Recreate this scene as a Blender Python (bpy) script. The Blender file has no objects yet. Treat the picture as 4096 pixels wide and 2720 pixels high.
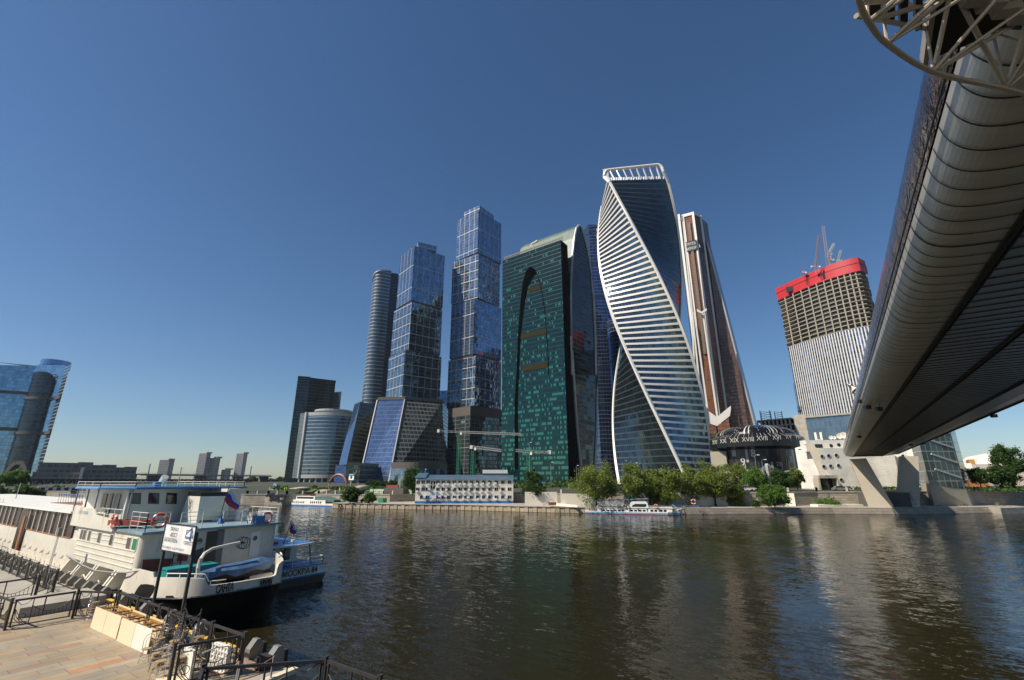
import bpy, math, random
from mathutils import Vector, Matrix
random.seed(7)
S = bpy.context.scene
COL = S.collection
R = math.radians
# ------------------------------------------------------------------ camera
F = 1856.0; TH = math.atan(560/F); YAW = R(34.1); H = 8.6
cam = bpy.data.cameras.new('camera'); cam_o = bpy.data.objects.new('camera', cam); COL.objects.link(cam_o)
cam.sensor_width = 36; cam.lens = 36*F/4096; cam.clip_end = 20000; cam.clip_start = .1
cam_o.location = (0, 0, H); cam_o.rotation_euler = (math.pi/2+TH, 0, YAW)
S.camera = cam_o
# ------------------------------------------------------------------ world and sun
SUN_EL, SUN_AZ = 45, 34            # azimuth measured from -Y towards -X
sd = Vector((-math.sin(R(SUN_AZ))*math.cos(R(SUN_EL)), -math.cos(R(SUN_AZ))*math.cos(R(SUN_EL)), math.sin(R(SUN_EL))))
W = bpy.data.worlds.new('World'); S.world = W; W.use_nodes = True
nt = W.node_tree; sky = nt.nodes.new('ShaderNodeTexSky'); sky.sky_type = 'NISHITA'; sky.sun_disc = False
sky.sun_elevation = R(SUN_EL); sky.sun_rotation = math.atan2(sd.x, sd.y)
sky.air_density = 1.0; sky.dust_density = .35; sky.ozone_density = 5.0; sky.altitude = 0
hs_ = nt.nodes.new('ShaderNodeHueSaturation'); hs_.inputs['Saturation'].default_value = 1.12; nt.links.new(sky.outputs[0], hs_.inputs['Color']); nt.links.new(hs_.outputs[0], nt.nodes['Background'].inputs[0]); nt.nodes['Background'].inputs[1].default_value = .074
sl = bpy.data.lights.new('sun', 'SUN'); sl.energy = 5.0; sl.angle = R(.5); sl.color = (1, .91, .77)
so = bpy.data.objects.new('sun', sl); COL.objects.link(so); so.rotation_euler = sd.to_track_quat('Z', 'Y').to_euler()
S.view_settings.view_transform = 'Standard'; S.view_settings.look = 'None'
S.view_settings.exposure = .36; S.view_settings.gamma = 1
S.render.engine = 'CYCLES'
# ------------------------------------------------------------------ helpers
cT, sT, cY, sY = math.cos(TH), math.sin(TH), math.cos(YAW), math.sin(YAW)
def ray(p):
    u = (p[0]-2048)/F; v = (1360-p[1])/F; f = cT-v*sT
    return Vector((u*cY-f*sY, u*sY+f*cY, sT+v*cT))
def at(p, z=None, d=None, X=None, Y=None):
    "world point seen at a photo position, at a height z, horizontal distance d, or plane X / Y"
    r = ray(p)
    t = (z-H)/r.z if z is not None else d/math.hypot(r.x, r.y) if d is not None else X/r.x if X is not None else Y/r.y
    return Vector((0, 0, H))+r*t
def zat(p, q): return at(p, d=math.hypot(q[0], q[1])).z
def crop(x0, y0, s): return lambda x, y: (x0+x*s, y0+y*s)
c3 = crop(1100,1400,.4464); c4 = crop(1300,750,.4782); c5 = crop(1950,600,.5741); c6 = crop(1950,1350,.5102); c7 = crop(2750,1350,.4912)
zc = crop(3050,850,.542); c2 = crop(0,1350,.593); d6 = crop(0,1400,600/1568); q1 = crop(3250,1700,450/1764); q2 = crop(3650,1700,446/1748)
q5 = crop(2750,1700,600/2352); w6 = crop(1600,1850,550/2361); w5 = crop(2200,1850,700/2361); r6 = crop(1050,1800,650/2361); k5 = crop(0,1700,1150/2361)
A = crop(0,1850,1300/2343); r3 = crop(600,1950,720/2053); c8 = crop(3350,0,746/1300)

def wm(o):
    m=o.matrix_basis.copy()
    while o.parent: o=o.parent; m=o.matrix_basis@m
    return m
class MB:
    def __init__(s): s.v=[]; s.f=[]; s.uv=[]; s.mi=[]; s.M=Matrix.Identity(4); s.m=0; s.sm=[]
    def P(s, p): return s.M @ Vector(p)
    def face(s, pts, uv=None, m=None, smooth=False):
        i=len(s.v); pts=[s.P(p) for p in pts]; s.v+=pts; s.f.append(list(range(i,i+len(pts))))
        if uv is None:
            n=Vector((0,0,0))
            for k in range(len(pts)):
                a,b=pts[k],pts[(k+1)%len(pts)]; n+=a.cross(b)
            if n.length>1e-9: n.normalize()
            if abs(n.z)>.75: uv=[(p.x,p.y) for p in pts]
            else:
                t=Vector((-n.y,n.x,0)); t.normalize()
                uv=[(p.dot(t),p.z) for p in pts]
        s.uv+=uv; s.mi.append(s.m if m is None else m); s.sm.append(smooth)
    def box(s,x0,x1,y0,y1,z0,z1,m=None):
        p=[(x,y,z) for z in (z0,z1) for y in (y0,y1) for x in (x0,x1)]
        for q in ((0,2,3,1),(4,5,7,6),(0,1,5,4),(2,6,7,3),(0,4,6,2),(1,3,7,5)): s.face([p[k] for k in q],m=m)
        return s
    def obox(s,c,sx,sy,sz,rz=0,m=None,tilt=None):
        old=s.M; s.M=old@Matrix.Translation(c)@(tilt if tilt else Matrix.Rotation(rz,4,'Z')); s.box(-sx/2,sx/2,-sy/2,sy/2,-sz/2,sz/2,m); s.M=old; return s
    def loft(s,A_,B_,m=None,closed=True,smooth=False):
        n=len(A_)
        for k in range(n if closed else n-1):
            j=(k+1)%n; s.face([A_[k],A_[j],B_[j],B_[k]],m=m,smooth=smooth)
        return s
    def prism(s,poly,z0,z1,m=None,mcap=None,top=None,smooth=False):
        a=[(p[0],p[1],z0) for p in poly]; b=[(p[0],p[1],z1) for p in (top or poly)]
        s.loft(a,b,m,smooth=smooth); s.face(b,m=mcap if mcap is not None else m); s.face(a[::-1],m=mcap if mcap is not None else m); return s
    def bar(s,p,q,w,h=None,m=None):
        p=Vector(p);q=Vector(q);d=q-p
        if d.length<1e-6: return s
        h=h or w; d.normalize(); u=d.cross(Vector((0,0,1)))
        if u.length<.01: u=Vector((1,0,0))
        u.normalize(); t=u.cross(d)
        c=[u*w/2*a+t*h/2*b for a,b in((-1,-1),(1,-1),(1,1),(-1,1))]
        s.loft([p+k for k in c],[q+k for k in c],m); s.face([p+k for k in c[::-1]],m=m); s.face([q+k for k in c],m=m); return s
    def tube(s,pts,r,n=8,m=None,closed=False,r2=None):
        pts=[Vector(p) for p in pts]; rings=[]; L=len(pts); up=Vector((0,0,1))
        for i,p in enumerate(pts):
            a=pts[i-1] if i>0 or closed else p; b=pts[(i+1)%L] if i<L-1 or closed else p
            d=(b-a).normalized(); u=d.cross(up)
            if u.length<.05: u=d.cross(Vector((1,0,0)))
            u.normalize(); t=u.cross(d); rr=r if r2 is None else r+(r2-r)*i/(L-1)
            rings.append([p+u*math.cos(2*math.pi*k/n)*rr+t*math.sin(2*math.pi*k/n)*rr for k in range(n)])
        for i in range(L if closed else L-1): s.loft(rings[i],rings[(i+1)%L],m,smooth=n>5)
        if not closed: s.face(rings[0][::-1],m=m); s.face(rings[-1],m=m)
        return s
    def cyl(s,c,r,h,n=16,m=None,r2=None):
        r2=r if r2 is None else r2
        a=[(c[0]+r*math.cos(2*math.pi*k/n),c[1]+r*math.sin(2*math.pi*k/n)) for k in range(n)]
        b=[(c[0]+r2*math.cos(2*math.pi*k/n),c[1]+r2*math.sin(2*math.pi*k/n)) for k in range(n)]
        return s.prism(a,c[2],c[2]+h,m,top=b)
    def build(s,name,mat,parent=None):
        me=bpy.data.meshes.new(name); me.from_pydata([tuple(v) for v in s.v],[],s.f)
        ul=me.uv_layers.new(name='UVMap')
        for i,u in enumerate(s.uv): ul.data[i].uv=u
        for m in (mat if isinstance(mat,(list,tuple)) else [mat]): me.materials.append(m)
        me.polygons.foreach_set('material_index',s.mi); me.polygons.foreach_set('use_smooth',s.sm)
        me.update(); o=bpy.data.objects.new(name,me); COL.objects.link(o)
        if parent:
            o.parent=parent; o.matrix_basis=wm(parent).inverted()
        return o
def tag(o,label=None,cat=None,group=None,kind=None):
    if label: o['label']=label
    if cat: o['category']=cat
    if group: o['group']=group
    if kind: o['kind']=kind
    return o
def thing(name,loc,label,cat,group=None,rz=0):
    o=bpy.data.objects.new(name,None); COL.objects.link(o); o.location=loc; o.rotation_euler=(0,0,rz)
    o.empty_display_size=.2
    o.matrix_basis=Matrix.Translation(loc)@Matrix.Rotation(rz,4,'Z')
    return tag(o,label,cat,group)
def dup(root,loc,rz=0,label=None,sc=None):
    r=root.copy(); COL.objects.link(r)
    r.matrix_basis=Matrix.Translation(loc)@Matrix.Rotation(rz,4,'Z')@(Matrix.Diagonal((sc[0],sc[1],sc[2],1)) if sc else Matrix.Identity(4))
    if label: r['label']=label
    for ch in root.children:
        c=ch.copy(); COL.objects.link(c); c.parent=r
        for g in ch.children:
            d=g.copy(); COL.objects.link(d); d.parent=c
    return r
def struct(o): o['kind']='structure'; return o
# ------------------------------------------------------------------ materials
class NT:
    def __init__(s,name):
        s.mat=bpy.data.materials.new(name); s.mat.use_nodes=True; s.t=s.mat.node_tree; s.b=s.t.nodes['Principled BSDF']
    def n(s,typ,ins=None,**k):
        x=s.t.nodes.new(typ)
        for a,b in k.items(): setattr(x,a,b)
        for a,b in (ins or {}).items(): s.set(x.inputs[a],b)
        return x
    def set(s,sock,v):
        if isinstance(v,bpy.types.NodeSocket): s.t.links.new(v,sock)
        else:
            if isinstance(v,tuple) and len(v)==3 and sock.type=='RGBA': v=v+(1,)
            sock.default_value=v
    def m(s,op,a,b=0.0,c=None):
        x=s.n('ShaderNodeMath',{0:a,1:b},operation=op)
        if c is not None: s.set(x.inputs[2],c)
        return x.outputs[0]
    def mix(s,f,a,b):
        x=s.n('ShaderNodeMix',data_type='RGBA'); s.set(x.inputs[0],f); s.set(x.inputs[6],a); s.set(x.inputs[7],b); return x.outputs[2]
    def noise(s,vec,scale,detail=3,rough=.55):
        x=s.n('ShaderNodeTexNoise',{'Scale':scale,'Detail':detail,'Roughness':rough}); 
        if vec is not None: s.set(x.inputs['Vector'],vec)
        return x.outputs['Fac']
    def P(s,**k):
        for a,b in k.items(): s.set(s.b.inputs[a.replace('_',' ')],b)
        return s.mat
def flat(name,col,rough=.6,metal=0.0,var=.18,scale=1.5,bump=0.0,bscale=8,spec=.5,streak=False):
    t=NT(name); co=t.n('ShaderNodeTexCoord').outputs['Object']
    mp=t.n('ShaderNodeMapping',{'Vector':co}); 
    if streak: mp.inputs['Scale'].default_value=(1.6,1.6,.18)
    f=t.noise(mp.outputs[0],scale,5)
    f=t.n('ShaderNodeMapRange',{0:f,1:.3,2:.7,3:1-var,4:1+var*.6}).outputs[0]
    c=t.n('ShaderNodeVectorMath',{0:col,'Scale':f},operation='SCALE').outputs[0]
    t.P(Base_Color=c,Metallic=metal,Roughness=rough); t.b.inputs['Specular IOR Level'].default_value=spec
    if bump:
        bp=t.n('ShaderNodeBump',{'Height':t.noise(co,bscale,4),'Strength':bump,'Distance':.05}); t.P(Normal=bp.outputs[0])
    return t.mat
def facade(name,glass,frame=(.3,.32,.34),w=1.5,h=4.0,fw=.06,fh=.12,var=.5,metal=.75,rough=.06,lit=0,litcol=(.1,.5,.35),big=None,bigcol=None,wob=.012,fmet=.3,emit=0,dark=None,frough=.4,litmask=None):
    t=NT(name); uv=t.n('ShaderNodeUVMap').outputs[0]; sp=t.n('ShaderNodeSeparateXYZ',{0:uv}); u,v=sp.outputs[0],sp.outputs[1]
    U=t.m('DIVIDE',u,w); V=t.m('DIVIDE',v,h)
    fu=t.m('FRACT',U); fv=t.m('FRACT',V)
    fr=t.m('MAXIMUM',t.m('LESS_THAN',fu,fw),t.m('LESS_THAN',fv,fh))
    cell=t.n('ShaderNodeCombineXYZ',{0:t.m('FLOOR',U),1:t.m('FLOOR',V)}).outputs[0]
    wn=t.n('ShaderNodeTexWhiteNoise',{'Vector':cell},noise_dimensions='3D')
    # brightness per pane, with larger drifting patches
    pn=t.noise(cell,.35,2)
    val=t.m('ADD',t.m('MULTIPLY',wn.outputs[0],.55),t.m('MULTIPLY',pn,.6))
    k=t.n('ShaderNodeMapRange',{0:val,1:.15,2:1.0,3:1-var,4:1+var}).outputs[0]
    g=t.n('ShaderNodeVectorMath',{0:glass,'Scale':k},operation='SCALE').outputs[0]
    if dark:
        g=t.mix(t.m('GREATER_THAN',t.noise(uv,dark[0],4),dark[1]),g,dark[2])
    L=None
    if lit:
        cl=t.n('ShaderNodeCombineXYZ',{0:t.m('MULTIPLY',t.m('FLOOR',U),.16),1:t.m('MULTIPLY',t.m('FLOOR',V),.9)}).outputs[0]
        ln=t.noise(cl,1.3,2,.7)
        L=t.m('MULTIPLY',t.m('GREATER_THAN',t.m('SUBTRACT',ln,t.m('MULTIPLY',v,.0007)),lit),t.m('GREATER_THAN',wn.outputs[0],.35))
        L=t.m('MULTIPLY',L,t.m('MULTIPLY',t.m('GREATER_THAN',fv,.3),t.m('LESS_THAN',fv,.85)))
        if litmask: L=t.m('MULTIPLY',L,t.m('LESS_THAN',v,litmask))
        L=t.m('MULTIPLY',L,t.m('SUBTRACT',1.0,fr))
        g=t.mix(L,g,litcol)
    c=t.mix(fr,g,frame)
    met=t.m('MULTIPLY',t.m('SUBTRACT',1.0,fr),metal); met=t.m('ADD',met,t.m('MULTIPLY',fr,fmet)); ro=t.m('ADD',t.m('MULTIPLY',fr,frough-rough),rough)
    if L is not None: met=t.m('MULTIPLY',met,t.m('SUBTRACT',1.0,L))
    if big:
        BW,BH,lw,lh=big
        bf=t.m('MAXIMUM',t.m('LESS_THAN',t.m('FRACT',t.m('DIVIDE',t.m('ADD',u,.2),BW)),lw),t.m('LESS_THAN',t.m('FRACT',t.m('DIVIDE',v,BH)),lh))
        c=t.mix(bf,c,bigcol); met=t.m('MULTIPLY',met,t.m('SUBTRACT',1.0,t.m('MULTIPLY',bf,.8)))
        ro=t.m('MAXIMUM',ro,t.m('MULTIPLY',bf,.45))
    t.P(Base_Color=c,Metallic=met,Roughness=ro)
    if emit and L is not None: t.P(Emission_Color=litcol,Emission_Strength=t.m('MULTIPLY',L,t.m('MULTIPLY',wn.outputs[0],emit)))
    geo=t.n('ShaderNodeNewGeometry').outputs['Normal']
    of=t.n('ShaderNodeVectorMath',{0:wn.outputs[1],1:(.5,.5,.5)},operation='SUBTRACT').outputs[0]
    of=t.n('ShaderNodeVectorMath',{0:of,'Scale':wob*2},operation='SCALE').outputs[0]
    wv=t.n('ShaderNodeTexNoise',{'Vector':uv,'Scale':.12,'Detail':2}).outputs['Color']
    wv=t.n('ShaderNodeVectorMath',{0:wv,1:(.5,.5,.5)},operation='SUBTRACT').outputs[0]
    wv=t.n('ShaderNodeVectorMath',{0:wv,'Scale':wob*3},operation='SCALE').outputs[0]
    nn=t.n('ShaderNodeVectorMath',{0:t.n('ShaderNodeVectorMath',{0:geo,1:of},operation='ADD').outputs[0],1:wv},operation='ADD').outputs[0]
    t.P(Normal=t.n('ShaderNodeVectorMath',{0:nn},operation='NORMALIZE').outputs[0])
    return t.mat
def ramp_mat(name,cols,scale,rough=.6,vec='Object',bump=.3,detail=5,mapscale=(1,1,1)):
    t=NT(name); co=t.n('ShaderNodeTexCoord').outputs[vec]; mp=t.n('ShaderNodeMapping',{'Vector':co}); mp.inputs['Scale'].default_value=mapscale
    f=t.noise(mp.outputs[0],scale,detail); r=t.n('ShaderNodeValToRGB',{0:f}); e=r.color_ramp.elements
    while len(e)<len(cols): e.new(.5)
    for i,c in enumerate(cols): e[i].position=.3+.4*i/(len(cols)-1); e[i].color=c+(1,)
    t.P(Base_Color=r.outputs[0],Roughness=rough); bp=t.n('ShaderNodeBump',{'Height':f,'Strength':bump,'Distance':.1}); t.P(Normal=bp.outputs[0])
    return t.mat
def brick(name,c1,c2,mortar,w,h,mort=.01,rough=.7,swap=False,bump=.4,off=.5,vari=True):
    t=NT(name); uv=t.n('ShaderNodeUVMap').outputs[0]; sp=t.n('ShaderNodeSeparateXYZ',{0:uv})
    v=t.n('ShaderNodeCombineXYZ',{0:sp.outputs[1 if swap else 0],1:sp.outputs[0 if swap else 1]}).outputs[0]
    b=t.n('ShaderNodeTexBrick',{'Vector':v,'Color1':c1,'Color2':c2,'Mortar':mortar,'Scale':1.0,'Mortar Size':mort,'Brick Width':w,'Row Height':h,'Bias':0.0,'Mortar Smooth':.1}); b.offset=off
    n=t.noise(v,2.5,5); n2=t.noise(v,.25,3)
    k=t.n('ShaderNodeMapRange',{0:t.m('ADD',t.m('MULTIPLY',n,.5),t.m('MULTIPLY',n2,.5)),1:.35,2:.65,3:.78,4:1.15}).outputs[0]
    c=t.n('ShaderNodeVectorMath',{0:b.outputs[0],'Scale':k},operation='SCALE').outputs[0]
    t.P(Base_Color=c,Roughness=rough); bp=t.n('ShaderNodeBump',{'Height':t.m('SUBTRACT',t.m('MULTIPLY',n,.3),b.outputs[1]),'Strength':bump,'Distance':.02}); t.P(Normal=bp.outputs[0])
    return t.mat
M={}
M['white']=flat('white_paint',(.78,.76,.70),.45,var=.10,scale=.6,bump=.15,bscale=3)
M['shipwhite']=flat('ship_white_paint',(.68,.65,.57),.4,var=.16,scale=.9,bump=.35,bscale=1.1,streak=True)
t=NT('ship_white_paint'); co=t.n('ShaderNodeTexCoord').outputs['Object']; mp=t.n('ShaderNodeMapping',{'Vector':co}); mp.inputs['Scale'].default_value=(2.2,2.2,.16)
f=t.noise(mp.outputs[0],1.0,6,.65); g_=t.noise(co,.7,5); rs_=t.n('ShaderNodeMapRange',{0:t.m('MULTIPLY',f,g_),1:.30,2:.40,3:0.0,4:.5}).outputs[0]
k=t.n('ShaderNodeMapRange',{0:g_,1:.3,2:.7,3:.86,4:1.04}).outputs[0]; c=t.n('ShaderNodeVectorMath',{0:(.70,.665,.57),'Scale':k},operation='SCALE').outputs[0]
t.P(Base_Color=t.mix(rs_,c,(.38,.25,.14)),Roughness=.42); bp=t.n('ShaderNodeBump',{'Height':g_,'Strength':.35,'Distance':.06}); t.P(Normal=bp.outputs[0]); M['shipwhite']=t.mat
M['crgreen']=flat('dark_green_steel',(.01,.16,.09),.5,var=.2); M['crwhite']=flat('dull_white_steel',(.42,.42,.40),.5,var=.2)
M['crpink']=flat('faded_crane_steel',(.42,.27,.19),.5,var=.2)
M['cream']=flat('cream_cladding',(.72,.66,.55),.6,var=.08,scale=.3)
M['concrete']=flat('concrete',(.36,.33,.28),.85,var=.25,scale=.5,bump=.3,bscale=4)
M['pierconc']=flat('pier_concrete',(.42,.37,.29),.8,var=.12,scale=.25,bump=.1)
M['darkconc']=flat('dark_concrete',(.10,.095,.085),.85,var=.3,scale=.3,bump=.3)
M['black']=flat('black_paint',(.012,.012,.013),.35,var=.2,bump=.2,bscale=1)
M['iron']=flat('dark_iron',(.055,.052,.05),.5,.3,var=.2,scale=4)
M['grey']=flat('grey_paint',(.17,.17,.165),.55,var=.15,scale=2)
M['midgrey']=flat('mid_grey_metal',(.3,.31,.32),.5,.3,var=.1)
M['blue']=flat('blue_paint',(.05,.17,.42),.4,var=.15,scale=2)
M['lightblue']=flat('light_blue_paint',(.17,.38,.55),.45,var=.2,scale=1.5)
M['deckblue']=flat('pale_blue_deck',(.2,.3,.34),.55,var=.3,scale=1.2)
M['teal']=flat('teal_paint',(.02,.26,.27),.45,var=.2)
M['red']=flat('red_panel',(.5,.022,.03),.5,var=.1,scale=.2)
M['rust']=flat('rusty_red_paint',(.25,.05,.035),.6,var=.35,scale=2)
M['orange']=flat('orange_red_plastic',(.6,.08,.03),.4,var=.15)
M['yellow']=flat('yellow_paint',(.72,.45,.05),.6,var=.25,scale=2)
M['ochre']=flat('ochre_wood',(.42,.22,.05),.5,var=.25,scale=3)
M['board']=flat('cream_board',(.78,.66,.47),.35,var=.05,scale=.7)
M['board2']=flat('white_board',(.78,.74,.66),.35,var=.05,scale=.7)
M['chrome']=flat('chrome_wire',(.6,.58,.54),.18,1.0,var=.05)
M['seat']=flat('chair_seat',(.4,.28,.15),.4,var=.1)
M['glassdark']=flat('dark_window_glass',(.03,.035,.04),.06,0,var=.3,scale=1,spec=.9)
M['glassbrown']=flat('brown_curtained_window',(.035,.02,.015),.25,0,var=.6,scale=3,spec=.3)
M['trimbrown']=flat('brown_wood_trim',(.3,.12,.05),.5,var=.2)
M['roofblue']=brick('blue_roof',(.06,.10,.15),(.07,.12,.17),(.04,.07,.1),.5,50,.02,.5)
M['lamp']=flat('white_lamp',(.8,.8,.78),.3)
M['tarp']=flat('blue_tarpaulin',(.06,.13,.24),.45,var=.4,scale=1.4,bump=.9,bscale=2.5)
M['green']=flat('green_paint',(.02,.22,.10),.5,var=.2)
M['tyre']=flat('black_rubber',(.02,.02,.02),.8)
M['trunk']=flat('bark',(.07,.055,.04),.9,var=.3,scale=3,bump=.5)
M['copper']=None
def leaf(name,c1,c2):
    t=NT(name); co=t.n('ShaderNodeTexCoord').outputs['Object']; oi=t.n('ShaderNodeNewGeometry').outputs['Random Per Island']
    f=t.m('ADD',t.m('MULTIPLY',t.noise(co,.9,3),.7),t.m('MULTIPLY',oi,.4))
    t.P(Base_Color=t.mix(t.n('ShaderNodeMapRange',{0:f,1:.3,2:.8,3:0.0,4:1.0}).outputs[0],c1,c2),Roughness=.55)
    t.b.inputs['Specular IOR Level'].default_value=.3
    tr=t.n('ShaderNodeBsdfTranslucent',{'Color':c2}); mx=t.n('ShaderNodeMixShader',{0:.3,1:t.b.outputs[0],2:tr.outputs[0]})
    t.t.links.new(mx.outputs[0],t.t.nodes['Material Output'].inputs[0]); return t.mat
M['willow']=leaf('willow_leaves',(.075,.12,.02),(.23,.28,.05))
M['leaf']=leaf('green_leaves',(.02,.055,.012),(.07,.13,.025))
M['leafbright']=leaf('bright_leaves',(.04,.10,.015),(.12,.22,.03))
M['hedge']=leaf('hedge_leaves',(.015,.035,.01),(.04,.08,.015))
M['grass']=ramp_mat('grass_lawn',[(.04,.09,.015),(.10,.19,.03)],2.0,.9)
# water
t=NT('river_water'); co=t.n('ShaderNodeTexCoord').outputs['Object']
def wmap(sx,sy,rot):
    m=t.n('ShaderNodeMapping',{'Vector':co}); m.inputs['Scale'].default_value=(sx,sy,1); m.inputs['Rotation'].default_value=(0,0,R(rot)); return m.outputs[0]
def slope(vec,scale,detail,amp):
    x=t.n('ShaderNodeTexNoise',{'Vector':vec,'Scale':scale,'Detail':detail,'Roughness':.55}).outputs['Color']
    x=t.n('ShaderNodeVectorMath',{0:x,1:(.5,.5,.5)},operation='SUBTRACT').outputs[0]
    return t.n('ShaderNodeVectorMath',{0:x,'Scale':amp},operation='SCALE').outputs[0]
patch=t.n('ShaderNodeMapRange',{0:t.noise(wmap(.6,1.4,30),.03,4),1:.38,2:.62,3:.45,4:1.35}).outputs[0]
def vadd(a,b_): return t.n('ShaderNodeVectorMath',{0:a,1:b_},operation='ADD').outputs[0]
sl_=vadd(vadd(slope(wmap(.45,1.0,34),2.1,4,.36),slope(wmap(.7,1.2,15),7.0,3,.30)),slope(wmap(.6,1,50),.35,3,.10))
sl_=t.n('ShaderNodeVectorMath',{0:sl_,'Scale':patch},operation='SCALE').outputs[0]
sx_=t.n('ShaderNodeSeparateXYZ',{0:sl_}); nv=t.n('ShaderNodeCombineXYZ',{0:sx_.outputs[0],1:sx_.outputs[1],2:1.0}).outputs[0]
nv=t.n('ShaderNodeVectorMath',{0:nv},operation='NORMALIZE').outputs[0]
t.P(Base_Color=(.017,.015,.006),Roughness=.06,Normal=nv,IOR=1.33); t.b.inputs['Specular IOR Level'].default_value=.3
M['water']=t.mat
M['embank']=brick('embankment_stone',(.40,.35,.28),(.31,.27,.22),(.17,.15,.12),1.6,.7,.03,.85)
M['sheet']=brick('sheet_piling',(.46,.38,.26),(.38,.30,.2),(.13,.09,.06),1.25,30,.07,.8,off=0)
M['paving']=brick('stone_paving',(.50,.42,.32),(.38,.36,.31),(.2,.17,.13),1.9,.52,.012,.65,swap=True)
def paving():
    t=NT('stone_slab_paving'); uv=t.n('ShaderNodeUVMap').outputs[0]; sp=t.n('ShaderNodeSeparateXYZ',{0:uv}); row=t.m('DIVIDE',sp.outputs[0],.5)
    fr=t.m('FLOOR',row); rnd=t.n('ShaderNodeTexWhiteNoise',{'W':fr},noise_dimensions='1D').outputs[0]
    lv=t.m('ADD',t.m('DIVIDE',sp.outputs[1],1.75),t.m('MULTIPLY',rnd,3)); fl=t.m('FLOOR',lv)
    cell=t.n('ShaderNodeCombineXYZ',{0:fr,1:fl}).outputs[0]; wn=t.n('ShaderNodeTexWhiteNoise',{'Vector':cell},noise_dimensions='3D').outputs[0]
    r=t.n('ShaderNodeValToRGB',{0:wn}); r.color_ramp.interpolation='CONSTANT'; e=r.color_ramp.elements
    cols=[(.39,.30,.19),(.34,.29,.21),(.43,.32,.19),(.35,.235,.165),(.39,.33,.235),(.45,.235,.125),(.33,.225,.16),(.41,.325,.21)]
    while len(e)<len(cols): e.new(.5)
    for i,c in enumerate(cols): e[i].position=[0,.22,.42,.6,.68,.86,.9,.94][i]; e[i].color=c+(1,)
    jt=t.m('MAXIMUM',t.m('LESS_THAN',t.m('FRACT',row),.03),t.m('LESS_THAN',t.m('FRACT',lv),.01))
    n=t.noise(uv,1.8,6); k=t.n('ShaderNodeMapRange',{0:n,1:.3,2:.7,3:.75,4:1.12}).outputs[0]
    c=t.n('ShaderNodeVectorMath',{0:r.outputs[0],'Scale':k},operation='SCALE').outputs[0]
    st_=t.n('ShaderNodeMapRange',{0:t.noise(uv,.45,6,.7),1:.42,2:.62,3:0.0,4:.45}).outputs[0]; c=t.mix(st_,c,(.17,.14,.10)); t.P(Base_Color=t.mix(jt,c,(.09,.07,.05)),Roughness=.6); bp=t.n('ShaderNodeBump',{'Height':t.m('SUBTRACT',t.m('MULTIPLY',n,.4),jt),'Strength':.4,'Distance':.01}); t.P(Normal=bp.outputs[0]); return t.mat
M['paving']=paving()
def text(s,size,mtx,mat,parent=None,name='lettering',ext=.0,font=None,align='LEFT',sx=1,bold=0):
    c=bpy.data.curves.new('t','FONT'); c.body=s; c.offset=bold; c.size=size; c.extrude=ext; c.align_x=align
    o=bpy.data.objects.new('t',c); COL.objects.link(o); bpy.context.view_layer.update()
    me=bpy.data.meshes.new_from_object(o.evaluated_get(bpy.context.evaluated_depsgraph_get())); bpy.data.objects.remove(o)
    me.transform(mtx@Matrix.Diagonal((sx,1,1,1))); me.materials.clear(); me.materials.append(mat); me.name=name
    o=bpy.data.objects.new(name,me); COL.objects.link(o)
    if parent: o.parent=parent; o.matrix_basis=wm(parent).inverted()
    return o
def face_frame(o,right,up=Vector((0,0,1))):
    "matrix whose x runs along right and whose y runs up, at o"
    right=Vector(right).normalized(); up=Vector(up); n=right.cross(up).normalized(); up=n.cross(right)
    m=Matrix((( right.x,up.x,n.x,o[0]),(right.y,up.y,n.y,o[1]),(right.z,up.z,n.z,o[2]),(0,0,0,1))); return m
#@@PART2
# ------------------------------------------------------------------ setting: water, banks, ground
b=MB(); b.face([(-3000,-400,0),(1500,-400,0),(1500,1500,0),(-3000,1500,0)]); struct(b.build('river_water',M['water']))
wl=[(-900,-250,3.5),(-480,-20,3.6),(-330,63,3.6),(-260,80,3.7),(-200,86,3.7),(-181,93,3.7),(-174,97,3.7),(-166,99.3,3.7)]
ledge=[(-138.5,111),(-137,99),(-134.5,98),(-109,107),(-95,113),(-80,115.5),(-66,118.5),(-50,125),(-35,132),(-18,146),(-3,156.8),(10,163.5),(32,184),(34.5,186.5)]
wall=wl+[(-160,108,3.7),(-139,111,3.8),(-127,114,3.9),(-122,124,4.1),(-74,136,4.5),(-62,137,4.5),(-50,143,4.8),(-20,154,5.2),(-6.3,169.5,5.3),(16,182,5.5),(36,198,5.9),(60,217,5.9),(200,330,6)]
b=MB(); n=len(wall); u=0
for i in range(n-1):
    p,q=wall[i],wall[i+1]; L=math.hypot(q[0]-p[0],q[1]-p[1])
    b.face([(p[0],p[1],-1),(q[0],q[1],-1),(q[0],q[1],q[2]),(p[0],p[1],p[2])],uv=[(u,-1),(u+L,-1),(u+L,q[2]),(u,p[2])]); u+=L
tag(b.build('embankment_wall',M['embank']),'long pale stone embankment wall along the far river bank','retaining wall')
b=MB()
for i in range(n-1):
    p,q=wall[i],wall[i+1]; P_,Q_=Vector(p),Vector(q); d=(Q_-P_).normalized(); nn=Vector((d.y,-d.x,0))*.15
    b.loft([P_+nn+Vector((0,0,-.25)),P_-nn*3+Vector((0,0,-.25)),P_-nn*3+Vector((0,0,.06)),P_+nn+Vector((0,0,.06))],[Q_+nn+Vector((0,0,-.25)),Q_-nn*3+Vector((0,0,-.25)),Q_-nn*3+Vector((0,0,.06)),Q_+nn+Vector((0,0,.06))])
tag(b.build('wall_coping',M['concrete']),'weathered stone coping along the top of the far embankment wall','coping')
b=MB()
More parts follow.
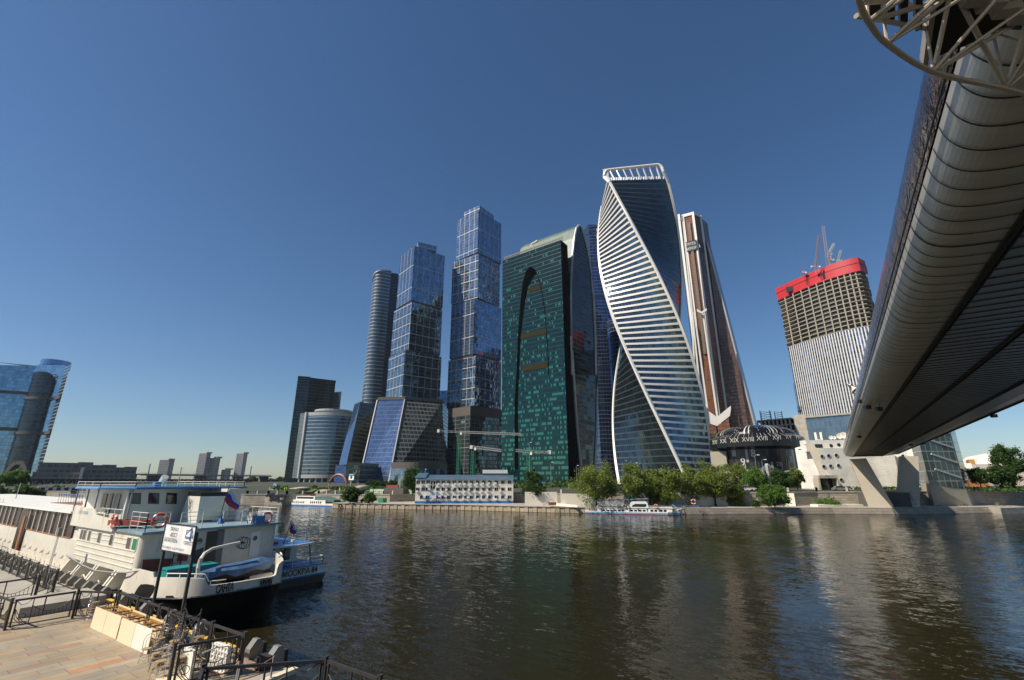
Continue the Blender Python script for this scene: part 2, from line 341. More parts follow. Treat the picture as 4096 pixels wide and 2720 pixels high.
for i in range(n-1):
    p,q=wall[i],wall[i+1]
    fp=Vector((p[0],p[1],0)).normalized()*6000; fq=Vector((q[0],q[1],0)).normalized()*6000
    if i==0: fp=Vector((-6000,-2600,0))
    b.face([(p[0],p[1],p[2]-.02),(q[0],q[1],q[2]-.02),(q[0]+fq.x*.02,q[1]+fq.y*.02,6.0),(p[0]+fp.x*.02,p[1]+fp.y*.02,6.0)])
    b.face([(p[0]+fp.x*.02,p[1]+fp.y*.02,6.0),(q[0]+fq.x*.02,q[1]+fq.y*.02,6.0),(fq.x,fq.y,6.0),(fp.x,fp.y,6.0)])
M['ground']=ramp_mat('far_ground',[(.02,.035,.012),(.045,.05,.03),(.07,.065,.05)],.03,.9)
struct(b.build('ground',M['ground']))
# quay ledge of the far bank: slab top, front face with steps and sheet piling
full=[(x,y) for x,y in ledge]
back=[(x,y) for x,y,z in wall if x>=-140 and x<=36][::-1]
b=MB(); 
for i in range(len(ledge)-1):
    p,q=ledge[i],ledge[i+1]; zt=1.55
    t0=Vector((q[0]-p[0],q[1]-p[1],0)).normalized(); nb=Vector((-t0.y,t0.x,0))
    if p[0]<-36 and p[0]>=-139: continue
    b.face([(p[0],p[1],-1),(q[0],q[1],-1),(q[0],q[1],zt),(p[0],p[1],zt)])
    if p[0]>-36:
        P_=Vector((p[0],p[1],0))-nb*.0; Q_=Vector((q[0],q[1],0))
        for k,(o_,z_) in enumerate(((.9,.35),(.6,.75),(.3,1.15))):
            a0=P_-nb*o_; a1=Q_-nb*o_; pz=(.35,.75,1.15)[k]; low=(-.5,.35,.75)[k]
            b.loft([a0+Vector((0,0,low)),P_+Vector((0,0,low)),P_+Vector((0,0,pz)),a0+Vector((0,0,pz))],[a1+Vector((0,0,low)),Q_+Vector((0,0,low)),Q_+Vector((0,0,pz)),a1+Vector((0,0,pz))])
tag(b.build('quay_wall',M['embank']),'low stepped stone quay edge at the water below the far wall','quay wall')
b=MB(); u=0
for i in range(len(ledge)-1):
    p,q=ledge[i],ledge[i+1]
    if not(p[0]<-36 and p[0]>=-139): continue
    L=math.hypot(q[0]-p[0],q[1]-p[1]); k=int(L/1.25); d=Vector((q[0]-p[0],q[1]-p[1],0))/L; nb=Vector((-d.y,d.x,0))
    for j in range(k):
        a=Vector((p[0],p[1],0))+d*(L*j/k); c=Vector((p[0],p[1],0))+d*(L*(j+1)/k); o_=nb*(.12 if j%2 else 0)
        b.face([a+o_+Vector((0,0,-1)),c+o_+Vector((0,0,-1)),c+o_+Vector((0,0,1.5)),a+o_+Vector((0,0,1.5))],uv=[(u,-1),(u+1.25,-1),(u+1.25,1.5),(u,1.5)]); u+=1.25
        b.face([c,c+nb*.12,c+nb*.12+Vector((0,0,1.5)),c+Vector((0,0,1.5))])
    b.bar(Vector((p[0],p[1],1.5))+nb*.1,Vector((q[0],q[1],1.5))+nb*.1,.5,.14,m=1)
tag(b.build('sheet_pile_wall',[M['sheet'],M['concrete']]),'rusty stained sheet pile quay wall below the white three storey building','quay wall')
b=MB(); b.face([(x,y,1.56) for x,y in ledge]+[(x,y,1.56) for x,y in back]); struct(b.build('quay_ground',M['concrete']))
# pier box jutting at the right end
b=MB(); p0=at(q2(1190,1380),z=0); 
b.prism([(34,181),(44,193),(40,201),(29,190)],-1,1.5); tag(b.build('concrete_landing',M['concrete']),'low concrete landing block in the water right of the bridge pier','landing')
# near bank
b=MB(); b.box(-400,-19.6,-60,12.72,-1,1.5); struct(b.build('pier_ground',[M['paving']]))
b=MB(); b.prism([(-19.6,12.72),(-18.75,12.72),(-18.35,11.3),(-18.2,9),(-19.6,9)],-1,1.47); struct(b.build('pier_landing_ground',M['concrete']))
b=MB(); b.box(-41.0,-37.6,8.4,12.1,1.5,2.0); b.box(-400,-41,-20,12.3,1.504,1.6); struct(b.build('raised_pier_ground',M['concrete']))
b=MB(); b.box(-60,600,-80,-2,-1,6.9); struct(b.build('near_bank_ground',M['concrete']))
b=MB()
for x0,x1 in [(-22.7-1.6*i-.0,-22.7-1.6*i+1.05) for i in range(-1,40)]: b.box(x0,x1,12.3,12.72,1.504,1.56)
tag(b.build('kerb_marking',M['yellow']),'broken yellow painted edge along the near quay between grey fender posts','painted kerb')
b=MB(); b.bar((-18.2,9,1.58),(-18.65,12.6,1.58),.28,.16); tag(b.build('timber_beam',M['board']),'weathered timber beam along the end of the near landing platform','beam')
# fender posts
fp_=None
def fender():
    r=thing('fender_post',(0,0,0),'grey chamfered fender post with black rubber face on the near quay edge','fender post','fender posts along the near quay edge')
    b=MB(); prof=[(-.36,0),(.2,0),(.2,.5),(.04,.7),(-.1,.7),(-.36,.38)]
    b.loft([(-.17,y,z) for y,z in prof],[(.17,y,z) for y,z in prof]); b.face([(-.17,y,z) for y,z in prof]); b.face([(.17,y,z) for y,z in prof[::-1]]); b.build('post',M['grey'],r)
    b=MB(); b.box(-.16,.16,.205,.36,-1.2,.5); b.build('rubber_fender',M['tyre'],r); return r
f0=fender()
for i in range(46):
    x=-19.9-1.6*i
    if i in (2,3) or (3<i<13 and i%2): continue
    if i==0: f0.matrix_basis=Matrix.Translation((x,12.55,1.5))
    else: dup(f0,(x,12.55,1.5))
# ------------------------------------------------------------------ towers
def quadprism(b,c,z0,z1,m=None,mcap=None): b.prism([(p[0],p[1]) for p in c],z0,z1,m,mcap)
def parts(name,loc,label,cat): return thing(name,loc,label,cat)
def ccw(poly):
    a=sum(poly[i][0]*poly[(i+1)%len(poly)][1]-poly[(i+1)%len(poly)][0]*poly[i][1] for i in range(len(poly)))
    return poly if a>0 else poly[::-1]
def xy(v): return (v[0],v[1])
def para(f,l,r): f,l,r=[Vector((q[0],q[1],0)) for q in (f,l,r)]; return ccw([xy(f),xy(r),xy(l+r-f),xy(l)])
def scalep(poly,k,cx=None):
    c=[sum(p[i] for p in poly)/len(poly) for i in (0,1)]; return [(c[0]+(p[0]-c[0])*k,c[1]+(p[1]-c[1])*k) for p in poly]
M['cap1']=facade('blue_grid_glass',(.24,.32,.42),(.15,.19,.24),w=1.5,h=3.6,fw=.06,fh=.06,var=.45,metal=.9,big=(7.6,25.2,.06,.03),bigcol=(.40,.41,.41),wob=.02)
M['cap2']=facade('blue_green_grid_glass',(.21,.28,.34),(.12,.15,.17),w=1.5,h=3.6,fw=.06,fh=.08,var=.6,metal=.9,big=(7.6,10.8,.06,.07),bigcol=(.40,.39,.36),wob=.035)
M['podium']=facade('podium_glass',(.09,.12,.10),(.15,.14,.125),w=3.6,h=4.0,fw=.14,fh=.3,var=.8,metal=.75,wob=.02,fmet=.1)
M['podblue']=facade('sloped_blue_glass',(.17,.26,.41),(.05,.08,.13),w=1.6,h=4.0,fw=.05,fh=.05,var=.3,metal=.85,wob=.01)
M['band']=flat('brown_grey_band',(.11,.095,.08),.5,.2,var=.1)
M['paleframe']=flat('pale_frame',(.45,.45,.44),.4,.3,var=.05)
# shorter stacked-box tower
def stacked(name,label,cs,zs,box,mats,boxz):
    r=thing(name,(cs[0][0][0],cs[0][0][1],6),label,'skyscraper')
    for i,(c,z0,z1) in enumerate(zip(cs,zs[1:],zs[:-1])):
        b=MB(); b.prism(c,z0+1.6,z1,mcap=1); b.prism(scalep(c,.95),z0,z0+1.6,m=1)
        b.build('block',[mats[i],M['band']],r)
    b=MB(); b.prism(box,zs[0],boxz,mcap=1); b.build('roof_box',[mats[0],M['band']],r)
    return r
f=at(c4(750,485),z=250); l=at(c4(628,578),z=250); rr=at(c4(1003,573),z=250)
B1=para(f,l,rr); sh=lambda poly,dx,dy:[(p[0]+dx,p[1]+dy) for p in poly]
f2=at(c4(735,960),z=186); 
B2=para(Vector((f2.x,f2.y,0))+Vector((1.0,-2.5,0)),Vector((l.x-3.5,l.y+.5,0)),Vector((rr.x-1,rr.y+1,0)))
B3=para(Vector((f.x-2.0,f.y-1.5,0)),Vector((l.x-4,l.y-1,0)),Vector((rr.x,rr.y+2,0)))
rb=stacked('city_tower',"shorter of the two stacked block glass towers, dark blue with pale grid",[B1,B2,B3],[250,185.5,133,80],None or para(at(c4(783,448),z=258),at(c4(697,510),z=258),at(c4(935,485),z=258)),[M['cap1'],M['cap2'],M['cap2']],257)
# its flared podium
r=thing('office_podium',(-333,308,6),'flared trapezoid podium with sloping blue glass front below the shorter stacked tower','building')
T=[at(c3(1165,420),z=86),at(c3(920,425),z=86)]; rT=at(c3(1495,490),d=470); 
G=[at(c3(1020,1165),d=415),at(c3(752,1168),d=440),at(c3(1545,1110),d=455)]
G=[Vector((g.x,g.y,6)) for g in G]; T0,T1=T; T1.z=T0.z=zat(c3(1165,445),T0); T2=Vector((rT.x,rT.y,T0.z))
b=MB(); b.face([G[1],G[0],T0,T1]); b.build('glass_slope',M['podblue'],r)
bk=Vector((-40,60,0)); 
b=MB(); b.face([G[0],G[2],T2,T0]); b.face([G[2],G[2]+bk,T2+bk,T2]); b.face([G[1]+bk,G[1],T1,T1+bk]); b.face([T0,T2,T2+bk,T1+bk,T1],m=1); b.build('side_facade',[M['podium'],M['band']],r)
b=MB(); up=Vector((0,0,zat(c3(1165,418),T0)-T0.z)); 
o=Vector((.4,-.4,0)); b.loft([T1+o,T0+o,T2+o,T2+bk,T1+bk],[T1+o+up,T0+o+up,T2+o+up,T2+bk+up,T1+bk+up]); b.face([T1+o+up,T0+o+up,T2+o+up,T2+bk+up,T1+bk+up]); b.build('parapet_band',M['band'],r)
b=MB()
for a,c in ((G[0],T0),(G[1],T1)): b.bar(a+Vector((.3,-.6,0)),c+Vector((.3,-.6,0)),.9,.8)
b.build('edge_frame',M['paleframe'],r)
# curved low annex right of the podium base
b=MB(); a=at(c3(1040,1015),d=395); c=at(c3(1480,1040),d=400); mid=(a+c)/2; dv=(c-a); pts=[]
for k in range(13):
    tt=k/12; p=a+dv*tt; nrm=Vector((dv.y,-dv.x,0)).normalized(); pts.append(xy(p+nrm*14*math.sin(math.pi*tt)))
zt=zat(c3(1200,1008),a); b.prism(pts+[xy(c+Vector((-10,20,0))),xy(a+Vector((-10,20,0)))],6,zt-5); b.prism(scalep(pts+[xy(c+Vector((-10,20,0))),xy(a+Vector((-10,20,0)))],.99),zt-5,zt-3,m=1); b.prism(pts+[xy(c+Vector((-10,20,0))),xy(a+Vector((-10,20,0)))],zt-3,zt,m=1)
b.build('curved_annex',[M['podblue'],M['band']],r)
# neighbour podium further left with cascading blue glass
r=thing('terraced_office',(-380,300,6),'brown grey sloping office block with narrow blue glass edge left of the flared podium','building')
zt=zat(c3(765,462),at(c3(765,462),d=500)); t0=at(c3(765,462),d=500); t1=at(c3(712,490),d=520); t2=at(c3(890,492),d=520)
g0=at(c3(640,1020),d=450);g1=at(c3(572,1030),d=470);g2=at(c3(790,1100),d=480)
t1.z=t2.z=t0.z
b=MB(); g0.z=g1.z=g2.z=zat(c3(640,1025),g0)
b.face([g1,g0,t0,t1]); b.build('glass_slope',M['podblue'],r)
b=MB(); b.face([g0,g2,t2,t0]); b.face([t0,t2,t2+Vector((-20,30,0)),t1+Vector((-20,30,0)),t1],m=1); b.face([g1+Vector((-20,30,0)),g1,t1,t1+Vector((-20,30,0))]); b.build('stone_facade',[M['podium'],M['band']],r)
b=MB(); d5=Vector((0,0,9)); o=Vector((.3,-.3,0)); b.loft([t1+o-d5,t0+o-d5,t2+o-d5],[t1+o,t0+o,t2+o],closed=False); b.build('parapet_band',M['band'],r)
b=MB(); h0=at(c3(530,1145),d=420); h1=at(c3(640,1140),d=415); h2=at(c3(640,1040),d=440); h3=at(c3(545,1032),d=445); h0.z=h1.z=6
b.face([h0,h1,h2,h3]); b.face([h1,h1+Vector((-10,40,0)),h2+Vector((-10,40,0)),h2]); b.face([h3,h2,h2+Vector((-10,40,0)),h3+Vector((-10,40,0))]); b.build('lower_glass',M['podblue'],r)
b=MB(); k0=at(c3(632,1115),d=410);k1=at(c3(755,1125),d=410); zt=zat(c3(660,1010),k0); n_=Vector((-8,26,0))
b.prism(ccw([xy(k0),xy(k1),xy(k1+n_),xy(k0+n_)]),6,zt); b.build('entrance_block',M['podium'],r)
# taller stacked tower
f=at(c4(1283,190),z=300); l=at(c4(1108,275),z=300); rr=at(c4(1475,305),z=300)
V=lambda x,y:Vector((x,y,0)); f,l,rr=V(f.x,f.y),V(l.x,l.y),V(rr.x,rr.y)
cs=[para(f,l,rr),para(f+V(.5,1.5),l+V(-3,-2),rr+V(-1,-1)),para(f+V(-1.5,-1),l+V(-3,-1),rr+V(1,0)),para(f+V(0,1),l+V(-5,0),rr+V(.5,1))]
stacked('city_tower',"taller of the two stacked block glass towers, with a small glass box on its roof",cs,[300,246,193,131,78],para(at(c4(1293,148),z=307),at(c4(1165,205),z=307),at(c4(1412,235),z=307)),[M['cap1'],M['cap2'],M['cap1'],M['cap2']],307)
r=thing('office_podium',(-280,350,6),'dark glass podium with pale roof band below the taller stacked tower','building')
f=at(c3(1752,497),d=452);l=at(c3(1555,540),d=476);rr=at(c3(2035,590),d=478); pp=para(f,l,rr)
zt=zat(c3(1752,500),f)
M['pod2']=facade('dark_podium_glass',(.08,.13,.15),(.1,.1,.09),w=1.8,h=3.8,fw=.12,fh=.2,var=.9,metal=.8,lit=.62,litcol=(.16,.2,.12),wob=.03,big=(14,38,.02,.01),bigcol=(.3,.3,.28))
b=MB(); b.prism(pp,6,zt-9,mcap=1); b.build('facade',[M['pod2'],M['band']],r); b=MB(); b.prism(scalep(pp,1.01),zt-9,zt); b.build('roof_band',M['band'],r)
# curved dark glass slab: tall tower with rounded left side
M['nabC']=facade('ribbed_grey_glass',(.10,.14,.16),(.36,.37,.37),w=1.35,h=4.6,fw=.12,fh=.24,var=.5,metal=.7,fmet=.5,wob=.01)
M['dkglass']=facade('dark_glass',(.035,.05,.065),(.05,.06,.07),w=1.5,h=4.2,fw=.08,fh=.12,var=.5,metal=.6,wob=.01)
r=thing('curved_tower',(-446,375,6),'tall grey ribbed tower with a rounded left side behind the shorter stacked tower','skyscraper')
f=at(c4(555,702),z=270); c_=at(c4(400,800),z=262)
pts=[]; cx,cy_=f.x-3,f.y+36
ax=V(f.x,f.y); left=V(at(c4(402,760),z=264).x,at(c4(402,760),z=264).y)
arc=[]
for k in range(17):
    tt=k/16; p=ax*(1-tt)+left*tt; nrm=V(-(left-ax).y,(left-ax).x).normalized(); 
    if nrm.dot(ax)>0: nrm=-nrm
    arc.append(xy(p+nrm*11*math.sin(math.pi*tt)))
rt=at(c4(640,725),z=268); poly=arc+[xy(left+V(-2,30)),xy(V(rt.x,rt.y)+V(-12,32)),xy(rt)]
n=len(arc)
b=MB(); ul=0
for k in range(n-1):
    d=math.hypot(arc[k+1][0]-arc[k][0],arc[k+1][1]-arc[k][1]); z0=270-10*(k/16)**1.6; z1=270-10*((k+1)/16)**1.6
    b.face([(*arc[k],6),(*arc[k],z0),(*arc[k+1],z1),(*arc[k+1],6)][::-1],uv=[(ul,6),(ul,z0),(ul+d,z1),(ul+d,6)][::-1]); ul+=d
    b.bar((*arc[k],z0),(*arc[k+1],z1),2.2,1.6,m=1)
b.build('ribbed_facade',[M['nabC'],M['paleframe']],r)
b=MB(); rest=[arc[-1],poly[n],poly[n+1],poly[n+2],arc[0]]
for k in range(4):
    p,q=rest[k],rest[k+1]; b.face([(*p,6),(*q,6),(*q,268 if k>0 else 262),(*p,268 if k>1 else 260)])
b.face([(*p,262) for p in poly]); b.build('side_facade',M['dkglass'],r)
# dark slab tower (left) and curved low block
r=thing('dark_slab_tower',(-550,335,6),'dark green glass slab tower with stepped roof at the left end of the cluster','skyscraper')
P_=[at(c3(205,250),z=135),at(c3(315,258),z=135),at(c3(540,318),z=130),at(c3(598,365),z=122)]
M['nabA']=facade('dark_green_glass',(.028,.05,.055),(.07,.08,.08),w=1.5,h=4.0,fw=.08,fh=.14,var=.5,metal=.6,wob=.01)
b=MB(); pl=[xy(p) for p in P_]; bk=[(pl[3][0]-40,pl[3][1]+25),(pl[0][0]-25,pl[0][1]+30)]
b.prism(ccw([pl[0],pl[1],(pl[1][0]-25,pl[1][1]+30),bk[1]]),6,135,mcap=1); b.prism(ccw([pl[1],pl[2],(pl[2][0]-30,pl[2][1]+20),(pl[1][0]-25,pl[1][1]+29.9)]),6,134,mcap=1); b.prism(ccw([pl[2],pl[3],bk[0],(pl[2][0]-29.9,pl[2][1]+20)]),6,121,mcap=1)
b.build('facade',[M['nabA'],M['dkglass']],r)
b=MB(); b.bar((*pl[0],136),(*pl[1],136),2,3); b.bar((*pl[1],135),(*pl[2],135),2,3); b.build('roof_edge',M['dkglass'],r)
r=thing('curved_office',(-500,330,6),'low curved office block with striped blue glass and a grey frame on columns','office building')
e0=at(c3(285,560),z=88); e1=at(c3(700,585),z=88); e2=at(c3(228,567),z=88)
ax=V(e0.x,e0.y); rt=V(e1.x,e1.y)+V(14,-10); arc=[]; 
for k in range(17):
    tt=k/16; p=ax*(1-tt)+rt*tt; nrm=V((rt-ax).y,-(rt-ax).x).normalized(); arc.append(xy(p+nrm*9*math.sin(math.pi*tt)))
zb=zat(c3(220,1148),ax); M['nabB']=facade('striped_blue_glass',(.07,.12,.17),(.34,.37,.38),w=1.5,h=4.3,fw=.08,fh=.22,var=.4,metal=.8,fmet=.4,wob=.01)
M['mesh']=facade('fine_grey_grid',(.1,.14,.16),(.30,.32,.33),w=1.2,h=1.6,fw=.2,fh=.3,var=.4,metal=.6,fmet=.4)
b=MB(); ul=0
for k in range(16):
    d=math.hypot(arc[k+1][0]-arc[k][0],arc[k+1][1]-arc[k][1]); b.face([(*arc[k],zb+4),(*arc[k+1],zb+4),(*arc[k+1],84),(*arc[k],84)],uv=[(ul,zb+4),(ul+d,zb+4),(ul+d,84),(ul,84)]); ul+=d
b.face([(*p,84) for p in arc]+[(arc[-1][0]-40,arc[-1][1]+30,84),(arc[0][0]-40,arc[0][1]+30,84)]); b.build('curved_glass',M['nabB'],r)
b=MB(); wd=V(e2.x,e2.y); b.prism(ccw([xy(wd),xy(ax),xy(ax+V(-10,30)),xy(wd+V(-30,20))]),zb,88); b.build('grid_side',M['mesh'],r)
b=MB()
for k in range(16):
    for z0,z1 in ((84,88),(zb,zb+4)): b.prism(ccw([arc[k],arc[k+1],(arc[k+1][0]-1,arc[k+1][1]+2),(arc[k][0]-1,arc[k][1]+2)]),z0,z1)
b.obox((ax.x,ax.y,(88+zb)/2),3,3,88-zb+.4); b.build('grey_frame',M['paleframe'],r)
b=MB(); q=at(c3(440,500),z=96); cc=(ax+rt)/2+V(-12,14); rad=(rt-ax).length*.42
b.cyl((cc.x,cc.y,84.2),rad*.9,6,28); b.build('roof_drum',M['cream'],r); b=MB(); b.cyl((cc.x,cc.y,90.4),rad*1.02,2.4,28); b.build('roof_ring',M['paleframe'],r)
for k in range(9):
    a=arc[min(16,k*2)]; b=MB(); b.cyl((a[0]-1.5,a[1]+2,6),1.2,zb-6,10); b.build('column',M['paleframe'],r)
b=MB(); b.prism(ccw([xy(wd+V(-6,8)),xy(ax+V(-6,8)),xy(rt+V(-6,8)),xy(rt+V(-26,38)),xy(wd+V(-26,38))]),6,zb-.1); b.build('ground_floor',M['dkglass'],r)
# green glass tower with arch
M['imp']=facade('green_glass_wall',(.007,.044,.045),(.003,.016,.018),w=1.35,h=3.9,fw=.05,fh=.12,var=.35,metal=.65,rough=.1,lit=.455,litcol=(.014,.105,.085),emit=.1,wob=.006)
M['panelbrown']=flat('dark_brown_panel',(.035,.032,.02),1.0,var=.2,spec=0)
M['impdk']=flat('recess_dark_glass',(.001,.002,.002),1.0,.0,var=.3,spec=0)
M['impdark']=facade('black_green_glass',(.02,.04,.04),(.09,.09,.085),w=6.5,h=4.1,fw=.02,fh=.13,var=.7,metal=.6,wob=.02,fmet=.2)
r=thing('arched_tower',(-172,333,6),'green glass tower with a tall dark arch line and lit teal windows','skyscraper')
fl=at(c5(105,768),z=215); fr=at(c5(510,625),z=215); sr=at(c5(585,690),z=215); fl,fr,sr=V(fl.x,fl.y),V(fr.x,fr.y),V(sr.x,sr.y)
dep=V((sr-fr).x,(sr-fr).y)*.62; b=MB(); Q_=[fl,fr,fr+dep,fl+dep]
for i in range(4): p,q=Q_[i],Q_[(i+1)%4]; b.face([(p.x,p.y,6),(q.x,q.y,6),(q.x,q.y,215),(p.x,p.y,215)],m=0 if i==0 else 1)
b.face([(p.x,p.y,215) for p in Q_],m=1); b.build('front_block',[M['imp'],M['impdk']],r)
# arch groove: dark crescent strip standing just proud of the facade, real depth
dx=(fr-fl).normalized(); nf=V(dx.y,-dx.x); b=MB()
def onf(p): # photo point on the facade plane
    rr_=ray(p); o=Vector((0,0,H)); t=((fl-o).dot(nf)-0)/rr_.dot(nf); return o+rr_*t
L_=[(292,815),(268,850),(248,920),(236,1010),(226,1120),(212,1330),(204,1568)]
R_=[(318,818),(345,858),(318,880),(288,950),(262,1060),(244,1200),(230,1330),(221,1568)]
Lp=[onf(c5(*p)) for p in L_]+[onf(c6(215,500)),onf(c6(215,1035))]; Rp=[onf(c5(*p)) for p in (R_[1],(320,882),(286,945),(262,1050),(241,1200),(226,1370),(219,1568))]+[onf(c6(236,500)),onf(c6(240,1035))]
ap=[onf(c5(330,830)),onf(c5(305,814))]
poly=[p for p in Rp[::-1]]+ap+Lp
for p in poly: p.z=max(p.z,6.1)
o1,o2=nf*.12,nf*.5
for i in range(len(Lp)-1):
    b.face([Lp[i]+o2,Lp[i+1]+o2,Rp[i+1]+o2,Rp[i]+o2]); b.face([Lp[i]+o2,Lp[i]+o1,Lp[i+1]+o1,Lp[i+1]+o2]); b.face([Rp[i]+o2,Rp[i+1]+o2,Rp[i+1]+o1,Rp[i]+o1])
b.face([Lp[0]+o2,Rp[0]+o2,ap[0]+o2,ap[1]+o2]); b.build('arch_strip',M['impdk'],r)
b=MB(); Rr_=[onf(c5(*p))+nf*.3 for p in ((345,862),(362,910),(376,970),(388,1040),(400,1130),(410,1250),(420,1400),(427,1568))]+[onf(c6(500,300))+nf*.3]
for p,q in zip(Rr_,Rr_[1:]): b.bar(p,q,.35,.3)
b.build('arch_edge',M['impdk'],r)
b=MB()
for (xa,ya),(xb,yb),zh in (((285,995),(375,985),4.6),((228,1320),(415,1278),5.0),((245,1545),(420,1520),5)):
    b=MB();     a=onf(c5(xa,ya)); c=onf(c5(xb,yb)); c.z=a.z; b.loft([a+nf*.3,c+nf*.3],[a+nf*.3+V(0,0)+Vector((0,0,zh)),c+nf*.3+Vector((0,0,zh))],closed=False); b.build('brown_panel',M['panelbrown'],r)
# arched shell behind with lens shaped end wall
la=[(585,690),(576,800),(573,1000),(580,1300),(590,1568)]; lb=[(680,400),(710,800),(745,1060)]
E_=sr+dep*.0+dx*1.0
def onx(p): # plane through the end wall, facing dx
    rr_=ray(p); o=Vector((0,0,H)); t=(E_-o).dot(dx)/rr_.dot(dx); return o+rr_*t
Lc=[onx(c5(*p)) for p in [(635,525),(618,545),(604,610),(592,720),(583,850),(580,1000),(580,1300),(588,1568)]]+[onx(c6(*p)) for p in [(660,100),(680,400),(705,750),(740,1040)]]
Rc=[onx(c5(*p)) for p in [(640,525),(656,550),(676,620),(700,720),(718,850),(733,1000),(748,1300),(752,1568)]]+[onx(c6(*p)) for p in [(848,100),(858,400),(852,750),(826,1015)]]
for a in (Lc[-1],Rc[-1]): a.z=6
wd=-dx*((fr-fl).length*.99)
b=MB(); ul=0
for i in range(len(Lc)-1):
    b.face([Lc[i],Lc[i+1],Rc[i+1],Rc[i]])
b.build('lens_end_wall',M['impdark'],r)
b=MB(); th_=Vector((0,0,0))
ring=Rc[::-1]+Lc
ring=[q+dx*.3 for q in ring]
b.tube(ring,1.15,6); b.build('arch_rim',M['paleframe'],r)
M['roofglass']=facade('pale_green_roof_glass',(.08,.13,.11),(.07,.09,.08),w=3,h=3,fw=.06,fh=.06,var=.25,metal=0,rough=.5,fmet=0,wob=.01)
b=MB()
for C_,fl_ in ((Lc,1),(Rc,0)):
    for i in range(len(C_)-1):
        q=[C_[i],C_[i+1],C_[i+1]+wd,C_[i]+wd]; b.face(q if fl_ else q[::-1],m=0 if i<4 else 1)
b.face([Lc[0],Lc[0]+wd,Rc[0]+wd,Rc[0]]); b.face([p+wd for p in Lc]+[p+wd for p in Rc[::-1]],m=1); b.build('arched_shell',[M['roofglass'],M['dkglass']],r)
b=MB(); a0=V(*xy(fl+dep*.3)); 
for k in range(44):
    p=fl+dx*((fr-fl).length*k/43)+dep*.25; b.bar(Vector((p.x,p.y,215)),Vector((p.x,p.y,219)),.5)
p=fl+dep*.25; q=fr+dep*.25; b.bar(Vector((p.x,p.y,219)),Vector((q.x,q.y,219)),.8); b.build('roof_railing',M['band'],r)
b=MB(); g=Lc[1]+wd*.86; b.tube([g+Vector((0,0,-14)),g+Vector((0,0,-6))+dx*2,g+dx*5+Vector((0,0,0)),g+dx*12+Vector((0,0,1.5))],1.2,6); b.build('gold_rim',M['cream'],r)
# blue tower behind with outline logo
M['eur']=facade('navy_glass',(.06,.10,.19),(.16,.20,.28),w=3.2,h=4.2,fw=.04,fh=.1,var=.5,metal=.85,wob=.015,big=(60,42,.001,.06),bigcol=(.02,.03,.05))
r=thing('navy_tower',(-196,475,6),'navy blue glass tower with an outlined emblem, behind the green arched tower','skyscraper')
l=at(c5(703,520),z=305); q=at(c5(805,545),z=303); dx2=(V(q.x,q.y)-V(l.x,l.y)).normalized(); w_=46
b=MB(); a=V(l.x,l.y); pr=[]; 
for k in range(9): pr.append((a+dx2*w_*k/8+V(dx2.y,-dx2.x)*5*math.sin(math.pi*k/8),305-14*(k/8)**2))
ul=0
for k in range(8):
    (p,z0_),(q_,z1_)=pr[k],pr[k+1]; b.face([(p.x,p.y,6),(q_.x,q_.y,6),(q_.x,q_.y,z1_),(p.x,p.y,z0_)],uv=[(ul,6),(ul+6,6),(ul+6,z1_),(ul,z0_)]); ul+=6
bk=V(-dx2.y,dx2.x)*30; b.face([(pr[0][0]+bk)+Vector((0,0,6)),pr[0][0]+Vector((0,0,6)),pr[0][0]+Vector((0,0,305)),pr[0][0]+bk+Vector((0,0,305))]); e=pr[-1][0]; b.face([e+Vector((0,0,6)),e+bk+Vector((0,0,6)),e+bk+Vector((0,0,291)),e+Vector((0,0,291))])
b.face([p+Vector((0,0,z)) for p,z in pr]+[e+bk+Vector((0,0,291)),a+bk+Vector((0,0,305))]); b.build('glass_facade',M['eur'],r)
b=MB(); o=a+dx2*12+V(dx2.y,-dx2.x)*6.5+Vector((0,0,290)); 
for s_ in (-1,1):
    b.tube([o+dx2*s_*1.4+Vector((0,0,8)),o+dx2*s_*4.6+Vector((0,0,6)),o+dx2*s_*4.6+Vector((0,0,-6)),o+dx2*s_*1.4+Vector((0,0,-8))],.7,6)
b.tube([o+Vector((0,0,10)),o+Vector((0,0,-10))],.7,6); b.build('emblem',M['lamp'],r)
b=MB(); l0=at(c5(925,1330),d=480); 
b.cyl((l0.x-4,l0.y+12,6),14,170,24); b.build('rear_turret',M['eur'],r)
# red-band building peeking between the stacked towers
r=thing('distant_office',(-330,400,6),'small banded dark office tower glimpsed between the two stacked towers','building'); a=at(c3(1470,362),d=620); c=at(c3(1570,375),d=620)
b=MB(); b.prism(ccw([xy(a+V(-8,0)),xy(c+V(8,0)),xy(c+V(0,30)),xy(a+V(-20,30))]),6,a.z); b.build('facade',M['eur'],r)
# ------------------------------------------------------------------ twisted tower
EC=V(-101.1,339.66); RT,RB_,PH,TW=31.41,32.63,.7001,-2.6325
ORD={1:0,2:3,3:2,4:1}
def ev(k,z,dr=0):
    t=(z-6)/244; rr_=RB_+(RT-RB_)*t+dr; a=PH+TW*t+(.0394 if k%2 else -.0394)+math.pi/2*k; return Vector((EC.x-5.36*t+rr_*math.cos(a),EC.y-2.21*t+rr_*math.sin(a),z))
M['evd']=facade('smoky_blue_glass',(.06,.09,.105),(.05,.065,.075),w=1.6,h=4.3,fw=.08,fh=.2,var=.4,metal=.9,rough=.05,wob=.012)
M['evs']=facade('pale_blue_glass',(.12,.17,.20),(.12,.14,.14),w=2.2,h=4.3,fw=.05,fh=.05,var=.5,metal=.9,rough=.08,wob=.03)
M['evw']=flat('white_tower_cladding',(.74,.71,.66),.35,.1,var=.06,scale=.2)
r=thing('twisted_tower',(EC.x,EC.y,6),'twisting white ribbed skyscraper with an open crown','skyscraper')
FLZ=[6+4.3*i for i in range(56) if 6+4.3*i<=238.6]; ZT=FLZ[-1]
